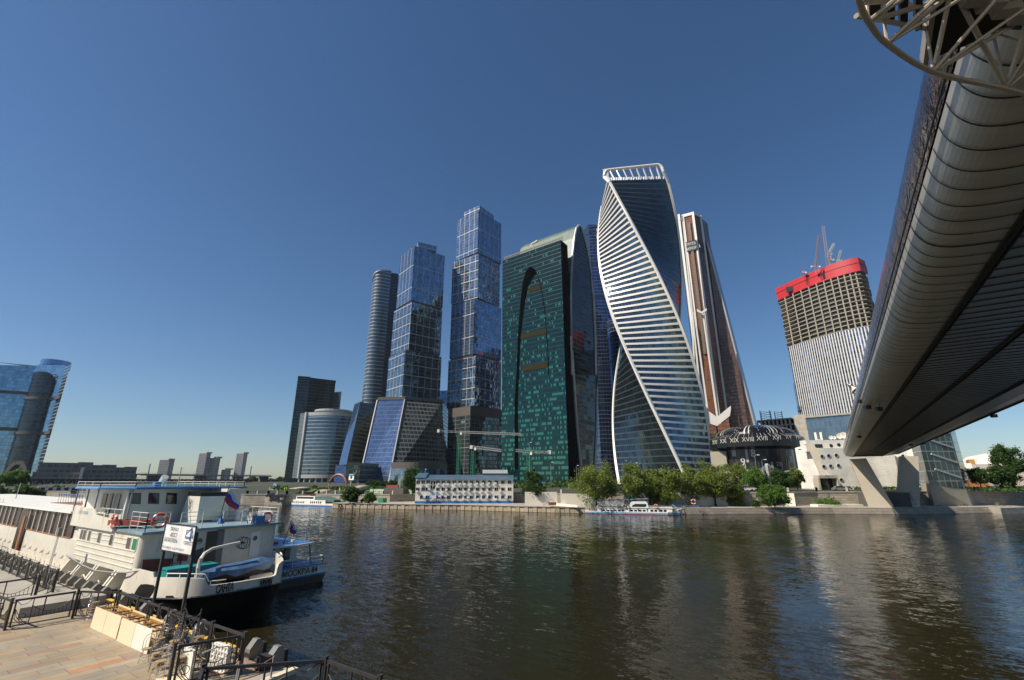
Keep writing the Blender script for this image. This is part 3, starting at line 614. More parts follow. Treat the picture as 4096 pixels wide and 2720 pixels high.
# faces between corners k and k+1 ; striped: between the ribs seen at left and right of the spiral face
def evface(k,mat,name):
    b=MB(); n=8
    for i in range(len(FLZ)-1):
        z0,z1=FLZ[i],FLZ[i+1]; a0,a1=ev(k,z0),ev(k+1,z0); c0,c1=ev(k,z1),ev(k+1,z1)
        for j in range(n):
            t0,t1=j/n,(j+1)/n
            pts=[a0.lerp(a1,t0),a0.lerp(a1,t1),c0.lerp(c1,t1),c0.lerp(c1,t0)]
            b.face(pts,uv=[(41*t0,z0-6),(41*t1,z0-6),(41*t1,z1-6),(41*t0,z1-6)],smooth=True)
    return b.build(name,mat,r)
STR=(3,1)
for k in range(4): evface(k,M['evs'] if k in STR else M['evd'],'striped_glass' if k in STR else 'glass_facade')
for k in STR:
    b=MB(); n=8
    for i in range(1,len(FLZ)):
        z=FLZ[i]; a0,a1=ev(k,z),ev(k+1,z); e0,e1=ev(k,z+1.5),ev(k+1,z+1.5); mid=(a0+a1)/2-Vector((EC.x,EC.y,z)); o=mid.normalized()*.55
        prev=None
        for t in (0,.25,.5,.75,1):
            q=[a0.lerp(a1,t)-o*.3,a0.lerp(a1,t)+o,e0.lerp(e1,t)+o,e0.lerp(e1,t)-o*.3]
            if prev: b.loft(prev,q)
            prev=q
    b.build('white_stripes',M['evw'],r)
for k in range(4):
    b=MB(); prev=None; zz=[6+3*i for i in range(80) if 6+3*i<244]
    for z in zz:
        c=ev(k,z,.5); rad=(c-Vector((EC.x,EC.y,z))).normalized(); tn=Vector((-rad.y,rad.x,0)); w_=1.7
        q=[c+rad*.5-tn*.4,c-rad*.9-tn*1.3,c-rad*1.8,c-rad*.9+tn*1.3,c+rad*.5+tn*.4]
        if prev: b.loft(prev,q,smooth=False)
        prev=q
    b.build('corner_rib',M['evw'],r)
# crown: beam joining the two ribs of the near dark face and the opposite pair
for k in (0,2):
    b=MB(); A0=ev(k,240);A1=ev(k+1,240); pts=[]
    for i in range(7): t=i/6*math.pi/2; q=ev(k,250).lerp(ev(k+1,250),.09*(1-math.cos(t))); q.z=243.5+6.5*math.sin(t); pts.append(q)
    for i in range(1,12): q=ev(k,250).lerp(ev(k+1,250),.09+.82*i/12); q.z=250; pts.append(q)
    for i in range(7): t=(6-i)/6*math.pi/2; q=ev(k,250).lerp(ev(k+1,250),1-.09*(1-math.cos(t))); q.z=243.5+6.5*math.sin(t); pts.append(q)
    b.tube([ev(k,236,.3)]+pts+[ev(k+1,236,.3)],1.25,8)
    if k==0: b.prism([xy(ev(0,250,.8)),xy(ev(0,250,.8).lerp(ev(1,250),.09)),xy(ev(0,250,-2).lerp(ev(1,250),.05))],243,251)
    b.build('crown_beam',M['evw'],r)
    for i in range(1,9):
        t=i/9; b=MB(); p=ev(k,ZT).lerp(ev(k+1,ZT),t); q=ev(k,250).lerp(ev(k+1,250),t); q.z=249; b.bar(p,q,1.2,.7); b.build('crown_post',M['evw'],r)
b=MB()
for i in range(36):
    for k in (0,2): p=ev(k,ZT).lerp(ev(k+1,ZT),i/35); b.bar(p,p+Vector((0,0,2.6)),.45,.2)
b.build('roof_fins',M['paleframe'],r)
b=MB(); b.face([ev(k,ZT) for k in range(4)]); b.build('roof',M['band'],r)
b=MB()
for i in range(5):
    a0,a1=i*math.pi/10,(i+1)*math.pi/10
    b.cyl((EC.x-5.3,EC.y-2.2,ZT+.2+7*math.sin(a0)),13*math.cos(a0),7*(math.sin(a1)-math.sin(a0)),20,r2=max(.3,13*math.cos(a1)))
b.build('roof_dome',M['evw'],r)
# ------------------------------------------------------------------ brown and cream tower
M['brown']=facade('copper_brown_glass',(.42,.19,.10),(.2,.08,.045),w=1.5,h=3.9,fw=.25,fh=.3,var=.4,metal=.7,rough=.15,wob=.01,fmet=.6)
M['brownshade']=facade('shaded_brown_glass',(.19,.11,.08),(.10,.05,.035),w=1.5,h=3.9,fw=.22,fh=.25,var=.4,metal=.6,rough=.15,wob=.01)  # same copper glass, with the shade of faces turned from the sun coloured in
M['grate']=facade('beige_grid',(.12,.09,.07),(.25,.2,.15),w=1.2,h=2.2,fw=.25,fh=.3,var=.3,metal=.3,rough=.3)
M['blackband']=flat('black_banner',(.02,.02,.022),.4)
r=thing('copper_tower',(-103,560,6),'slender copper brown tower with cream vertical ribs and lettering near its top','skyscraper')
def tp(p,z): q=at(p,z=z); return V(q.x,q.y)
ZM=336; m0=tp(c5(1340,512),325); m1=tp(c5(1362,462),ZM); m2=tp(c5(1432,443),ZM); m3=tp(c5(1484,468),ZM)
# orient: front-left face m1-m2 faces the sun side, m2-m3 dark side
bkv=V(10,40)
m3b=m3+V(4,22)
core=[m0+V(-6,14),m0,m1,m2,m3,m3b]
b=MB(); mats=[M['brownshade'],M['grate'],M['brown'],M['brownshade'],M['brownshade'],M['brownshade']]
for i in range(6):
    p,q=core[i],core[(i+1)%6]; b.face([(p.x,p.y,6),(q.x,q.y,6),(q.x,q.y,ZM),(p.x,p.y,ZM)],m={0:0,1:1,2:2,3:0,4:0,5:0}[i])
b.face([(p.x,p.y,ZM-1) for p in core]); b.build('shaft',[M['brownshade'],M['grate'],M['brown']],r)
b=MB(); nfm=V((m2-m1).y,-(m2-m1).x).normalized(); nsm=V((m3-m2).y,-(m3-m2).x).normalized()
b.build if False else None
for i,p in enumerate((m0,m1,m2,m3)):
    bb=MB(); bb.bar(Vector((p.x,p.y,6)),Vector((p.x,p.y,ZM+2)),2.6,2.6); bb.build('cream_rib',M['evw'],r)
bb=MB(); bb.bar(Vector((m1.x,m1.y,ZM)),Vector((m2.x,m2.y,ZM)),2.6,4); bb.bar(Vector((m2.x,m2.y,ZM)),Vector((m3.x,m3.y,ZM)),2.6,3); bb.bar(Vector((m0.x,m0.y,ZM-8)),Vector((m1.x,m1.y,ZM)),2.6,4); bb.build('cream_top_edge',M['evw'],r)
bb=MB(); mm=(m1+m2)/2; 0.0; bb.prism(ccw([xy(mm-(m2-m1)*.14+nfm*2),xy(mm+(m2-m1)*.14+nfm*2),xy(mm+(m2-m1)*.14),xy(mm-(m2-m1)*.14)]),150,ZM-12,mcap=1); bb.build('centre_bay',[M['grate'],M['evw']],r)
zb1=zat(c5(1400,640),m2); zb0=zat(c5(1400,710),m2)
bb=MB(); o_=nfm*2.2; bb.face([Vector((m1.x,m1.y,zb0))+o_,Vector((m2.x,m2.y,zb0))+o_,Vector((m2.x,m2.y,zb1))+o_,Vector((m1.x,m1.y,zb1))+o_]); o_=nsm*.25; bb.face([Vector((m2.x,m2.y,zb0))+o_,Vector((m3.x,m3.y,zb0))+o_,Vector((m3.x,m3.y,zb1))+o_,Vector((m2.x,m2.y,zb1))+o_]); bb.build('black_band',M['blackband'],r)
for s_,zz_ in (('ГРУППА',zb0+7.5),('МЕРКУРИЙ',zb0+1.2)):
    text(s_,5.6,face_frame(Vector((m1.x,m1.y,zz_))+nfm*2.6,m2-m1),M['lamp'],r,sx=.52,ext=.2)
# broader lower stages stepping out to the right
sd_=(m3-m2).normalized(); 
def silh(px): return px
for (top,z_t,bot,dd,nm) in (((1530,640),None,(1610,950),590,'upper_wing'),((1560,800),None,(1742,1568),596,'lower_wing')):
    a=at(c5(*top),d=dd); zt_=a.z; a=V(a.x,a.y); e=at(c5(*bot),d=dd); e_=V(e.x,e.y); out=(e_-a)
    g=a+out*((zt_-6)/(zt_-e.z)); inn=m3+V(0,6)
    bb=MB(); bb.face([(inn.x,inn.y,6),(g.x,g.y,6),(a.x,a.y,zt_),(inn.x,inn.y,zt_+4)]); bb.face([(g.x,g.y,6),(g.x,g.y+30,6),(a.x,a.y+30,zt_),(a.x,a.y,zt_)]); bb.build(nm,M['brownshade'],r)
    bb=MB(); bb.bar((g.x,g.y,6),(a.x,a.y,zt_),1.6); bb.build('cream_edge',M['paleframe'],r)
# lower cream framed stage at the left
for (t_,z_b,off) in (((1515,1110),0,V(0,-1)),):
    pass
def pan(pts,d0,mat,name,th=2.0,dd=None):
    bb=MB(); P3=[at(p,d=(dd[i] if dd else d0)) for i,p in enumerate(pts)]; n=V(P3[0].x,P3[0].y).normalized()*-1
    bb.face([p+n*th for p in P3][::-1]); 
    for i in range(len(P3)): j=(i+1)%len(P3); bb.face([P3[i],P3[j],P3[j]+n*th,P3[i]+n*th])
    bb.face(P3); return bb.build(name,mat,r)
pan([c5(1460,1110),c5(1492,1130),c5(1527,1105),c5(1527,1122),c5(1495,1144),c5(1460,1128)],552,M['evw'],'cream_chevron',2)
pan([c7(148,585),c7(240,650),c7(352,558),c7(352,590),c7(345,640),c7(240,722),c7(155,695)],548,M['evw'],'cream_chevron',3)
pan([c7(160,700),c7(232,725),c7(245,840),c7(172,850)],546,M['brown'],'base_panel',2); pan([c7(242,722),c7(330,665),c7(350,760),c7(258,835)],546,M['brown'],'base_panel',2)
for (x0,y0),(x1,y1) in (((1362,500),(1470,1568)),((1440,1130),(1500,1568)),((1500,1140),(1560,1568))):
    a=at(c5(x0,y0),d=556); e=at(c5(x1,y1),d=556); g=a+(e-a)*((a.z-60)/(a.z-e.z)); bb=MB(); bb.bar(a,g,1.8); bb.build('cream_rib',M['evw'],r)
a=at(c5(1425,1195),d=566); e=at(c5(1445,1568),d=566); f_=at(c5(1340,512),d=570)
bb=MB(); g=a+(e-a)*((a.z-6)/(a.z-e.z)); n_=V(m1.x-a.x,m1.y-a.y); bb.face([(g.x,g.y,6),(m1.x,m1.y-1,6),(m1.x,m1.y-1,a.z),(a.x,a.y,a.z)]); bb.bar((a.x,a.y,a.z),(g.x,g.y,6),1.8,m=1); bb.build('left_stage',[M['grate'],M['evw']],r)
# ------------------------------------------------------------------ round tower under construction
r=thing('unfinished_tower',(10,560,6),'unfinished round tower with open concrete floors and a red screen around its top','building site')
pl_=tp(zc(120,640),206); pm=tp(zc(450,500),206); pr_=tp(zc(715,425),206)
# circle-ish arc through the three points, sides dropping back
def arc3(a,m,b_,n):
    out=[]
    for k in range(n+1):
        t=k/n; out.append(a*(1-t)*(1-2*t)+m*4*t*(1-t)+b_*t*(2*t-1))
    return out
AR=arc3(pl_,pm,pr_,22); AR=[AR[0]+V(6,40),AR[0]+V(0,18)]+AR+[AR[-1]+V(6,14),AR[-1]+V(8,34)]
cen=sum(AR,V(0,0))/len(AR); 
def ar(k_): return [cen+(p-cen)*k_ for p in AR]
zg=zat(zc(430,905),pm); ztop=206; zred=zat(zc(440,410),pm)
M['white_fin']=facade('white_fins_glass',(.16,.2,.26),(.66,.66,.66),w=2.6,h=4.2,fw=.4,fh=.025,var=.9,metal=.7,fmet=.1,wob=.02)
b=MB(); ul=0; ap_=ar(.985)
for k in range(len(ap_)-1):
    p,q=ap_[k],ap_[k+1]; d=(q-p).length; b.face([(p.x,p.y,6),(q.x,q.y,6),(q.x,q.y,zg),(p.x,p.y,zg)],uv=[(ul,0),(ul+d,0),(ul+d,zg-6),(ul,zg-6)]); ul+=d
b.build('finned_facade',M['white_fin'],r)
nfl=int((ztop-zg)/4.4); slab=[]
for i in range(nfl+1):
    z=zg+i*(ztop-zg)/nfl; b=MB(); k_=1+.012*math.sin(i*2.3); b.prism([xy(p) for p in ar(k_)],z,z+.55); b.build('floor_slab',M['concrete'],r)
b=MB()
for i in range(nfl):
    z=zg+i*(ztop-zg)/nfl
    for p in ar(.955)[1:-1:2]: b.box(p.x-.55,p.x+.55,p.y-.5,p.y+.5,z+.55,z+(ztop-zg)/nfl)
b.build('concrete_columns',M['concrete'],r)
b=MB(); b.prism([xy(p) for p in ar(.72)],zg,ztop); b.build('core',M['darkconc'],r)
rp=ar(1.03)
b=MB(); ul=0
for k in range(len(rp)-1):
    p,q=rp[k],rp[k+1]; b.face([(p.x,p.y,ztop-1),(q.x,q.y,ztop-1),(q.x,q.y,zred),(p.x,p.y,zred)]); p2,q2_=cen+(p-cen)*.985,cen+(q-cen)*.985; b.face([(q2_.x,q2_.y,ztop-1),(p2.x,p2.y,ztop-1),(p2.x,p2.y,zred),(q2_.x,q2_.y,zred)]); b.face([(p.x,p.y,zred),(q.x,q.y,zred),(q2_.x,q2_.y,zred),(p2.x,p2.y,zred)])
b.build('red_screen',M['red'],r)
b=MB(); zm=(ztop*.45+zred*.55)
for k in range(len(rp)-1):
    p,q=cen+(rp[k]-cen)*1.004,cen+(rp[k+1]-cen)*1.004; b.bar((p.x,p.y,zm),(q.x,q.y,zm),.3,.5)
b.build('screen_joint',M['blackband'],r)
for px in (480,205):
    b=MB();     p=at(zc(px,447 if px>300 else 550),d=(cen+(rp[12 if px>300 else 5]-cen)).length-2); b.obox((p.x,p.y,p.z-2.5),9,2,6); b.build('screen_opening',M['blackband'],r)
a=at(zc(752,545),d=560); e=at(zc(820,800),d=560); b=MB(); b.bar(a,e+(e-a)*.5,3,3); b.build('blue_hoist',M['blue'],r)
# podium and concrete frame beside it
r=thing('glass_podium',(20,430,6),'blue grey glass podium block below the unfinished round tower','building')
a=at(c7(960,650),d=400); c=at(c7(1400,600),d=392); zt=a.z
b=MB(); b.prism(ccw([xy(a),xy(c),xy(c+V(5,60)),xy(a+V(-5,60))]),6,a.z); M['podg']=facade('slate_blue_glass',(.12,.18,.25),(.12,.14,.16),w=1.5,h=4.4,fw=.14,fh=.09,var=.3,metal=.6,wob=.01); b.build('facade',M['podg'],r)
b=MB(); b.bar(Vector((a.x,a.y,a.z)),Vector((c.x,c.y,a.z)),2,1.2); b.build('roof_edge',M['concrete'],r)
r=thing('unfinished_building',(0,380,6),'bare concrete building frame with open storeys behind the black domed pavilion','building site')
a=at(c7(565,675),d=420); m_=at(c7(862,650),d=412); c=at(c7(972,645),d=408); zt=a.z; 
b=MB(); b.prism(ccw([xy(m_),xy(c),xy(c+V(0,25)),xy(m_+V(0,25))]),6,m_.z+1.5); b.build('concrete_core',M['concrete'],r)
for i in range(8):
    z=zt-i*4.6; b=MB(); b.prism(ccw([xy(a),xy(m_),xy(m_+V(0,25)),xy(a+V(0,25))]),z-.8,z); b.build('floor_slab',M['concrete'],r)
b=MB()
for i in range(9): p=a.lerp(m_,i/9); b.box(p.x-.6,p.x+.6,p.y+.6,p.y+1.8,6,zt-.85)
b.build('columns',M['concrete'],r); b=MB(); b.prism(ccw([xy(a+V(2,12)),xy(m_+V(-1,12)),xy(m_+V(0,24)),xy(a+V(0,24))]),6,zt-.9); b.build('dark_interior',M['darkconc'],r)
# ------------------------------------------------------------------ left tower with curved bay
M['lt']=facade('sky_blue_glass',(.20,.34,.48),(.2,.3,.38),w=3.0,h=4.4,fw=.05,fh=.07,var=.3,metal=.9,wob=.012)
M['ltdark']=facade('dark_bay_glass',(.03,.045,.06),(.05,.06,.07),w=3,h=4.4,fw=.05,fh=.1,var=.5,metal=.7,wob=.012)
r=thing('bay_window_tower',(-800,145,6),'broad blue glass tower with a dark curved bay, leaning at the left edge','skyscraper')
ZL=150; e0=tp(c2(480,170),ZL); m_=tp(d6(690,160),ZL); w0=tp(d6(372,175),ZL-2); l0=tp(c2(0,197),ZL-6); l0=w0+(l0-w0)*1.6
b=MB(); b.face([(m_.x,m_.y,6),(e0.x,e0.y,6),(e0.x,e0.y,ZL),(m_.x,m_.y,ZL)],m=1); b.face([(w0.x,w0.y,6),(m_.x,m_.y,6),(m_.x,m_.y,ZL),(w0.x,w0.y,ZL)]); b.face([(l0.x,l0.y,6),(w0.x,w0.y,6),(w0.x,w0.y,ZL-.5),(l0.x,l0.y,ZL-6)])
b.face([(e0.x,e0.y,6),(e0.x-60,e0.y+6,6),(e0.x-60,e0.y+6,ZL),(e0.x,e0.y,ZL)]); b.face([(p.x,p.y,ZL-.6) for p in (l0,w0,m_,e0)]+[(e0.x-60,e0.y+6,ZL-.6)])
b.build('glass_facade',[M['lt'],M['nabB']],r)
wdir=(m_-w0).normalized(); nl=V(wdir.y,-wdir.x); W_=(m_-w0).length; c0=w0+wdir*W_*.42; rb_=W_*.38
zt=zat(d6(480,232),c0+nl*6)
b=MB(); ul=0; n=16; pts=[]
for k in range(n+1):
    a=math.pi*k/n; pts.append((c0-wdir*rb_*math.cos(a)+nl*rb_*.55*math.sin(a), zt-10*(1-math.sin(a))**1.4))
for k in range(n):
    (p,z0_),(q,z1_)=pts[k],pts[k+1]; d=(q-p).length; b.face([(p.x,p.y,6),(q.x,q.y,6),(q.x,q.y,z1_),(p.x,p.y,z0_)],uv=[(ul,6),(ul+d,6),(ul+d,z1_),(ul,z0_)]); ul+=d
b.face([p+Vector((0,0,z)) for p,z in pts]); b.build('curved_bay',M['ltdark'],r)
for zz_ in (zat(d6(580,510),m_),zat(d6(470,870),m_)):
    b=MB(); q_=[xy(e0+V(1,-.5)),xy(m_+nl*1)]
    b.bar(Vector((e0.x+.6,e0.y-1,zz_)),Vector((m_.x+.6,m_.y-1,zz_)),1.5,3.4)
    b.bar(Vector((m_.x,m_.y,zz_))+nl,Vector((w0.x,w0.y,zz_))+nl,1.5,3.4)
    for k in range(n): b.bar(pts[k][0]+Vector((0,0,zz_))+nl*.4,pts[k+1][0]+Vector((0,0,zz_))+nl*.4,1.5,3.4)
    b.build('dark_band',M['band'],r)
for zz_ in (zat(d6(140,440),w0),zat(d6(80,825),w0)):
    b=MB(); b.bar(Vector((l0.x,l0.y,zz_))+nl,Vector((w0.x,w0.y,zz_))+nl,1.5,3.6); b.build('dark_band',M['band'],r)
cc=tp(d6(505,140),ZL+2); b=MB(); rr_=(tp(d6(628,130),ZL+2)-tp(d6(378,130),ZL+2)).length/2; b.cyl((cc.x-16,cc.y+10,ZL-1),rr_,10,24,r2=rr_*.97); b.build('roof_crown',M['lt'],r)
b=MB(); c1=at(d6(205,1180),d=760); 
for k in range(14):
    a0,a1=math.pi*k/14,math.pi*(k+1)/14; f1=lambda a:c1+Vector((wdir.x,wdir.y,0))*-12*math.cos(a)+Vector((0,0,6-c1.z+21*math.sin(a))); b.bar(f1(a0),f1(a1),3,4)
b.build('entrance_arch',M['band'],r)
b=MB(); b.face([c1+wdir*-11*math.cos(math.pi*k/12)+Vector((0,0,6-c1.z+19.5*math.sin(math.pi*k/12)))-nl*2 for k in range(13)]); b.build('arch_glass',M['podium'],r)
#@@PART3
# ------------------------------------------------------------------ white three storey building
M['panel']=brick('white_panel_wall',(.84,.78,.66),(.81,.75,.63),(.55,.5,.42),40,.5,.02,.6,bump=.2)
gl=at(w6(253,705),z=1.56); gr=at(w6(1945,700),z=1.56)
gl=V(gl.x,gl.y); gr=V(gr.x,gr.y); hd=(gr-gl).normalized(); hn=V(hd.y,-hd.x); HL=(gr-gl).length; dep=-hn*13
r=thing('white_building',(gl.x,gl.y,1.56),'long white three storey building with rows of windows and a blue grey roof','building')
hz0=zat(w6(253,665),gl); hz1=zat(w6(268,278),gl); hz1r=zat(w6(1942,285),gr)
def hp(p): # photo point on the front wall
    rr_=ray(p); o=Vector((0,0,H)); t=(gl-o).dot(hn)/rr_.dot(hn); q=o+rr_*t; return (q-gl).dot(hd), q.z
def HP(u,z,o=0): p=gl+hd*u+hn*o; return Vector((p.x,p.y,z))
b=MB(); zt=(hz1+hz1r)/2
b.prism(ccw([xy(gl),xy(gr),xy(gr+dep),xy(gl+dep)]),1.57,zt); b.build('wall',M['panel'],r)
b=MB(); b.loft([HP(0,1.5,.06),HP(HL,1.5,.06),HP(HL,1.5,-13)],[HP(0,hz0,.06),HP(HL,hz0,.06),HP(HL,hz0,-13)],closed=False); b.build('blue_plinth',M['blue'],r)
cols=[650,745,838,935,1032,1130,1230,1333,1438,1543,1653,1765,1880]; rows=[(285,370,320,345),(430,485,430,480),(565,620,560,620)]
wz=[]
for yt,yb in ((310,368),(432,487),(570,622)):
    wz.append((hp(w6(1000,yt))[1],hp(w6(1000,yb))[1]))
wins=[(x,k) for k in range(3) for x in cols]+[(312,0),(398,0),(483,0),(303,1),(396,1),(475,1),(376,2),(470,2)]
for x,k in wins:
    u=hp(w6(x,(340,460,595)[k]))[0]; z1_,z0_=wz[k]; 
    b=MB(); w_=.62
    for (a0,a1,c0,c1) in ((-w_,w_,z1_-.0,z1_+.09),(-w_,w_,z0_-.09,z0_),(-w_,-w_+.09,z0_,z1_),(w_-.09,w_,z0_,z1_),(-.03+.12,.04+.12,z0_,z1_)):
        b.loft([HP(u+a0,c0,.07),HP(u+a1,c0,.07),HP(u+a1,c0,-.02),HP(u+a0,c0,-.02)],[HP(u+a0,c1,.07),HP(u+a1,c1,.07),HP(u+a1,c1,-.02),HP(u+a0,c1,-.02)]); b.face([HP(u+a0,c0,.07),HP(u+a1,c0,.07),HP(u+a1,c1,.07),HP(u+a0,c1,.07)])
    wf=b.build('window',M['white'],r); b=MB(); b.face([HP(u-w_,z0_,.012),HP(u+w_,z0_,.012),HP(u+w_,z1_,.012),HP(u-w_,z1_,.012)]); b.build('pane',M['glassdark'],wf)
acs=[(380,395),(495,390),(665,380),(760,385),(828,385),(950,380),(1035,380),(1115,380),(1220,380),(1325,375),(1425,375),(1530,370),(1640,370),(300,505),(505,470),(620,505),(735,515),(800,480),(905,460),(1010,510),(1110,510),(1190,480),(1295,505),(1400,505),(1505,500),(1725,505),(425,600),(690,590),(790,590),(940,640),(1090,640),(1175,610),(1345,640),(1495,610),(1650,640),(1825,610)]
for x,y in acs:
    u,z=hp(w6(x-5,y-12)); b=MB()
    for a,c in (((u-.28),.0),):
        b.loft([HP(u-.38,z-.25,.5),HP(u+.38,z-.25,.5),HP(u+.38,z-.25,.12),HP(u-.38,z-.25,.12)],[HP(u-.38,z+.28,.5),HP(u+.38,z+.28,.5),HP(u+.38,z+.28,.12),HP(u-.38,z+.28,.12)]); b.face([HP(u-.38,z+.28,.5),HP(u+.38,z+.28,.5),HP(u+.38,z+.28,.12),HP(u-.38,z+.28,.12)]); b.face([HP(u-.38,z-.25,.5),HP(u-.38,z-.25,.12),HP(u+.38,z-.25,.12),HP(u+.38,z-.25,.5)])
    b.build('air_conditioner',M['lamp'],r)
b=MB(); ua,ub=hp(w6(535,320))[0],hp(w6(605,320))[0]; za,zb_=hp(w6(570,452))[1],hp(w6(570,318))[1]; b.face([HP(ua,za,.05),HP(ub,za,.05),HP(ub,zb_,.05),HP(ua,zb_,.05)]); b.bar(HP(ua,(za+zb_)/2,.08),HP(ub,(za+zb_)/2,.08),.1,m=1); b.bar(HP((ua+ub)/2,za,.08),HP((ua+ub)/2,zb_,.08),.1,m=1); b.build('stairwell_window',[M['glassdark'],M['white']],r)
# pitched roof
b=MB(); e=.35; zr=zt+1.3
b.face([HP(hp(w6(440,300))[0],zt+.06,e),HP(HL+.3,zt+.06,e),HP(HL+.3,zr,-6.5),HP(hp(w6(440,300))[0],zr,-6.5)]); b.face([HP(hp(w6(440,300))[0],zr,-6.5),HP(HL+.3,zr,-6.5),HP(HL+.3,zt+.06,-13.3),HP(hp(w6(440,300))[0],zt+.06,-13.3)])
b.face([HP(HL,zt,0),HP(HL,zt,-13),HP(HL,zr-.05,-6.5)],m=1)
u1=hp(w6(440,290))[0]+.1; b.face([HP(-.3,zt+.5,e),HP(u1,zt+.5,e),HP(u1,zt+1.9,-6.5),HP(-.3,zt+1.9,-6.5)]); b.face([HP(-.3,zt+1.9,-6.5),HP(u1,zt+1.9,-6.5),HP(u1,zt+.1,-13),HP(-.3,zt+.1,-13)]); b.face([HP(u1,zt,.3),HP(u1,zt,-13),HP(u1,zt+1.9,-6.5),HP(u1,zt+.5,.3)],m=1)
b.bar(HP(-.3,zt+.42,e),HP(u1,zt+.42,e),.15,.18,m=2); b.bar(HP(u1,zt,e),HP(HL+.3,zt,e),.15,.2,m=2)
b.build('roof',[M['roofblue'],M['blue'],M['lightblue']],r)
u0,z0_=hp(w6(1395,215)); u1_=hp(w6(1830,215))[0]; b=MB(); q=[HP(u0*1.02,0,-5.5),HP(u1_*1.02,0,-5.5),HP(u1_*1.02,0,-12),HP(u0*1.02,0,-12)]
b.prism(ccw([xy(p) for p in q]),zt+.3,zt+2.9); b.bar(HP(u0*1.02,zt+1.5,-5.45),HP(u1_*1.02,zt+1.5,-5.45),.05,.55,m=1); b.build('roof_cabin',[M['white'],M['glassdark']],r)
b=MB(); s0u,s0z=hp(w6(405,700)); s1u,s1z=hp(w6(545,605)); 
for o in (.4,1.5): b.bar(HP(s0u,1.6,o),HP(s1u,s1z,o),.12,.3); b.bar(HP(s0u,2.6,o),HP(s1u,s1z+1,o),.06)
b.face([HP(s0u,1.6,.4),HP(s0u,1.6,1.5),HP(s1u,s1z,1.5),HP(s1u,s1z,.4)]); b.face([HP(s1u,s1z,.2),HP(s1u,s1z,1.5),HP(s1u+1.6,s1z,1.5),HP(s1u+1.6,s1z,.2)])
for o in (.4,1.5):
    b.bar(HP(s1u+1.5,1.56,o),HP(s1u+1.5,s1z+1,o),.1); b.bar(HP(s1u,s1z+1,o),HP(s1u+1.5,s1z+1,o),.06)
b.build('outside_stair',M['blue'],r)
b=MB()
for k in range(24):
    u=HL*(k+.5)/24; b.bar(HP(u,1.56,1.6),HP(u,2.4,1.6),.07)
b.bar(HP(6,2.4,1.6),HP(HL,2.4,1.6),.06); tag(b.build('quay_railing',M['blue']),'thin blue railing on the quay in front of the white three storey building','railing')
# white fences right of it
def wallbox(name,p,q,zb,zt,th,mat,label,cat):
    p=V(p[0],p[1]);q=V(q[0],q[1]);d=(q-p).normalized();n=V(-d.y,d.x)*th; b=MB(); b.prism(ccw([xy(p),xy(q),xy(q+n),xy(p+n)]),zb,zt); return tag(b.build(name,mat),label,cat)
p=at(w6(2145,735),z=1.56); q=at(w5(100,578),z=1.56); wallbox('white_wall',p,q,1.5,zat(w6(2200,505),p),.3,M['cream'],'tall cream wall panel just right of the white three storey building','wall')
p2_=at(w5(105,585),z=1.56); q_=at(w5(470,590),z=1.56); wallbox('white_wall',p2_+Vector((.5,1,0)),q_+Vector((4,5,0)),1.5,zat(w5(150,425),p2_),.3,M['cream'],'cream wall with a hanging cable behind the leaning willow','wall')
p=at(q5(1065,1250),z=1.56);q=at(q5(1700,1270),z=1.56); wallbox('white_wall',p,q,1.5,zat(q5(1200,1062),p),.3,M['cream'],'pale wall block behind the round bush by the bridge steps','wall')
p=at(w5(1000,590),z=1.56);q=at(q5(640,1270),z=1.56); wallbox('white_wall',p,q,1.5,zat(q5(300,1070),q),.3,M['cream'],'long pale wall behind the row of willows, dappled with shade','wall')
b=MB(); p=at(w5(60,575),z=1.6);q=at(w5(370,605),z=1.6); b.prism(ccw([xy(p),xy(q),xy(q+V(-2,3)),xy(p+V(-2,3))]),1.56,2.1); tag(b.build('sand_bank',M['cream']),'low pale mound on the quay under the cream wall','mound')
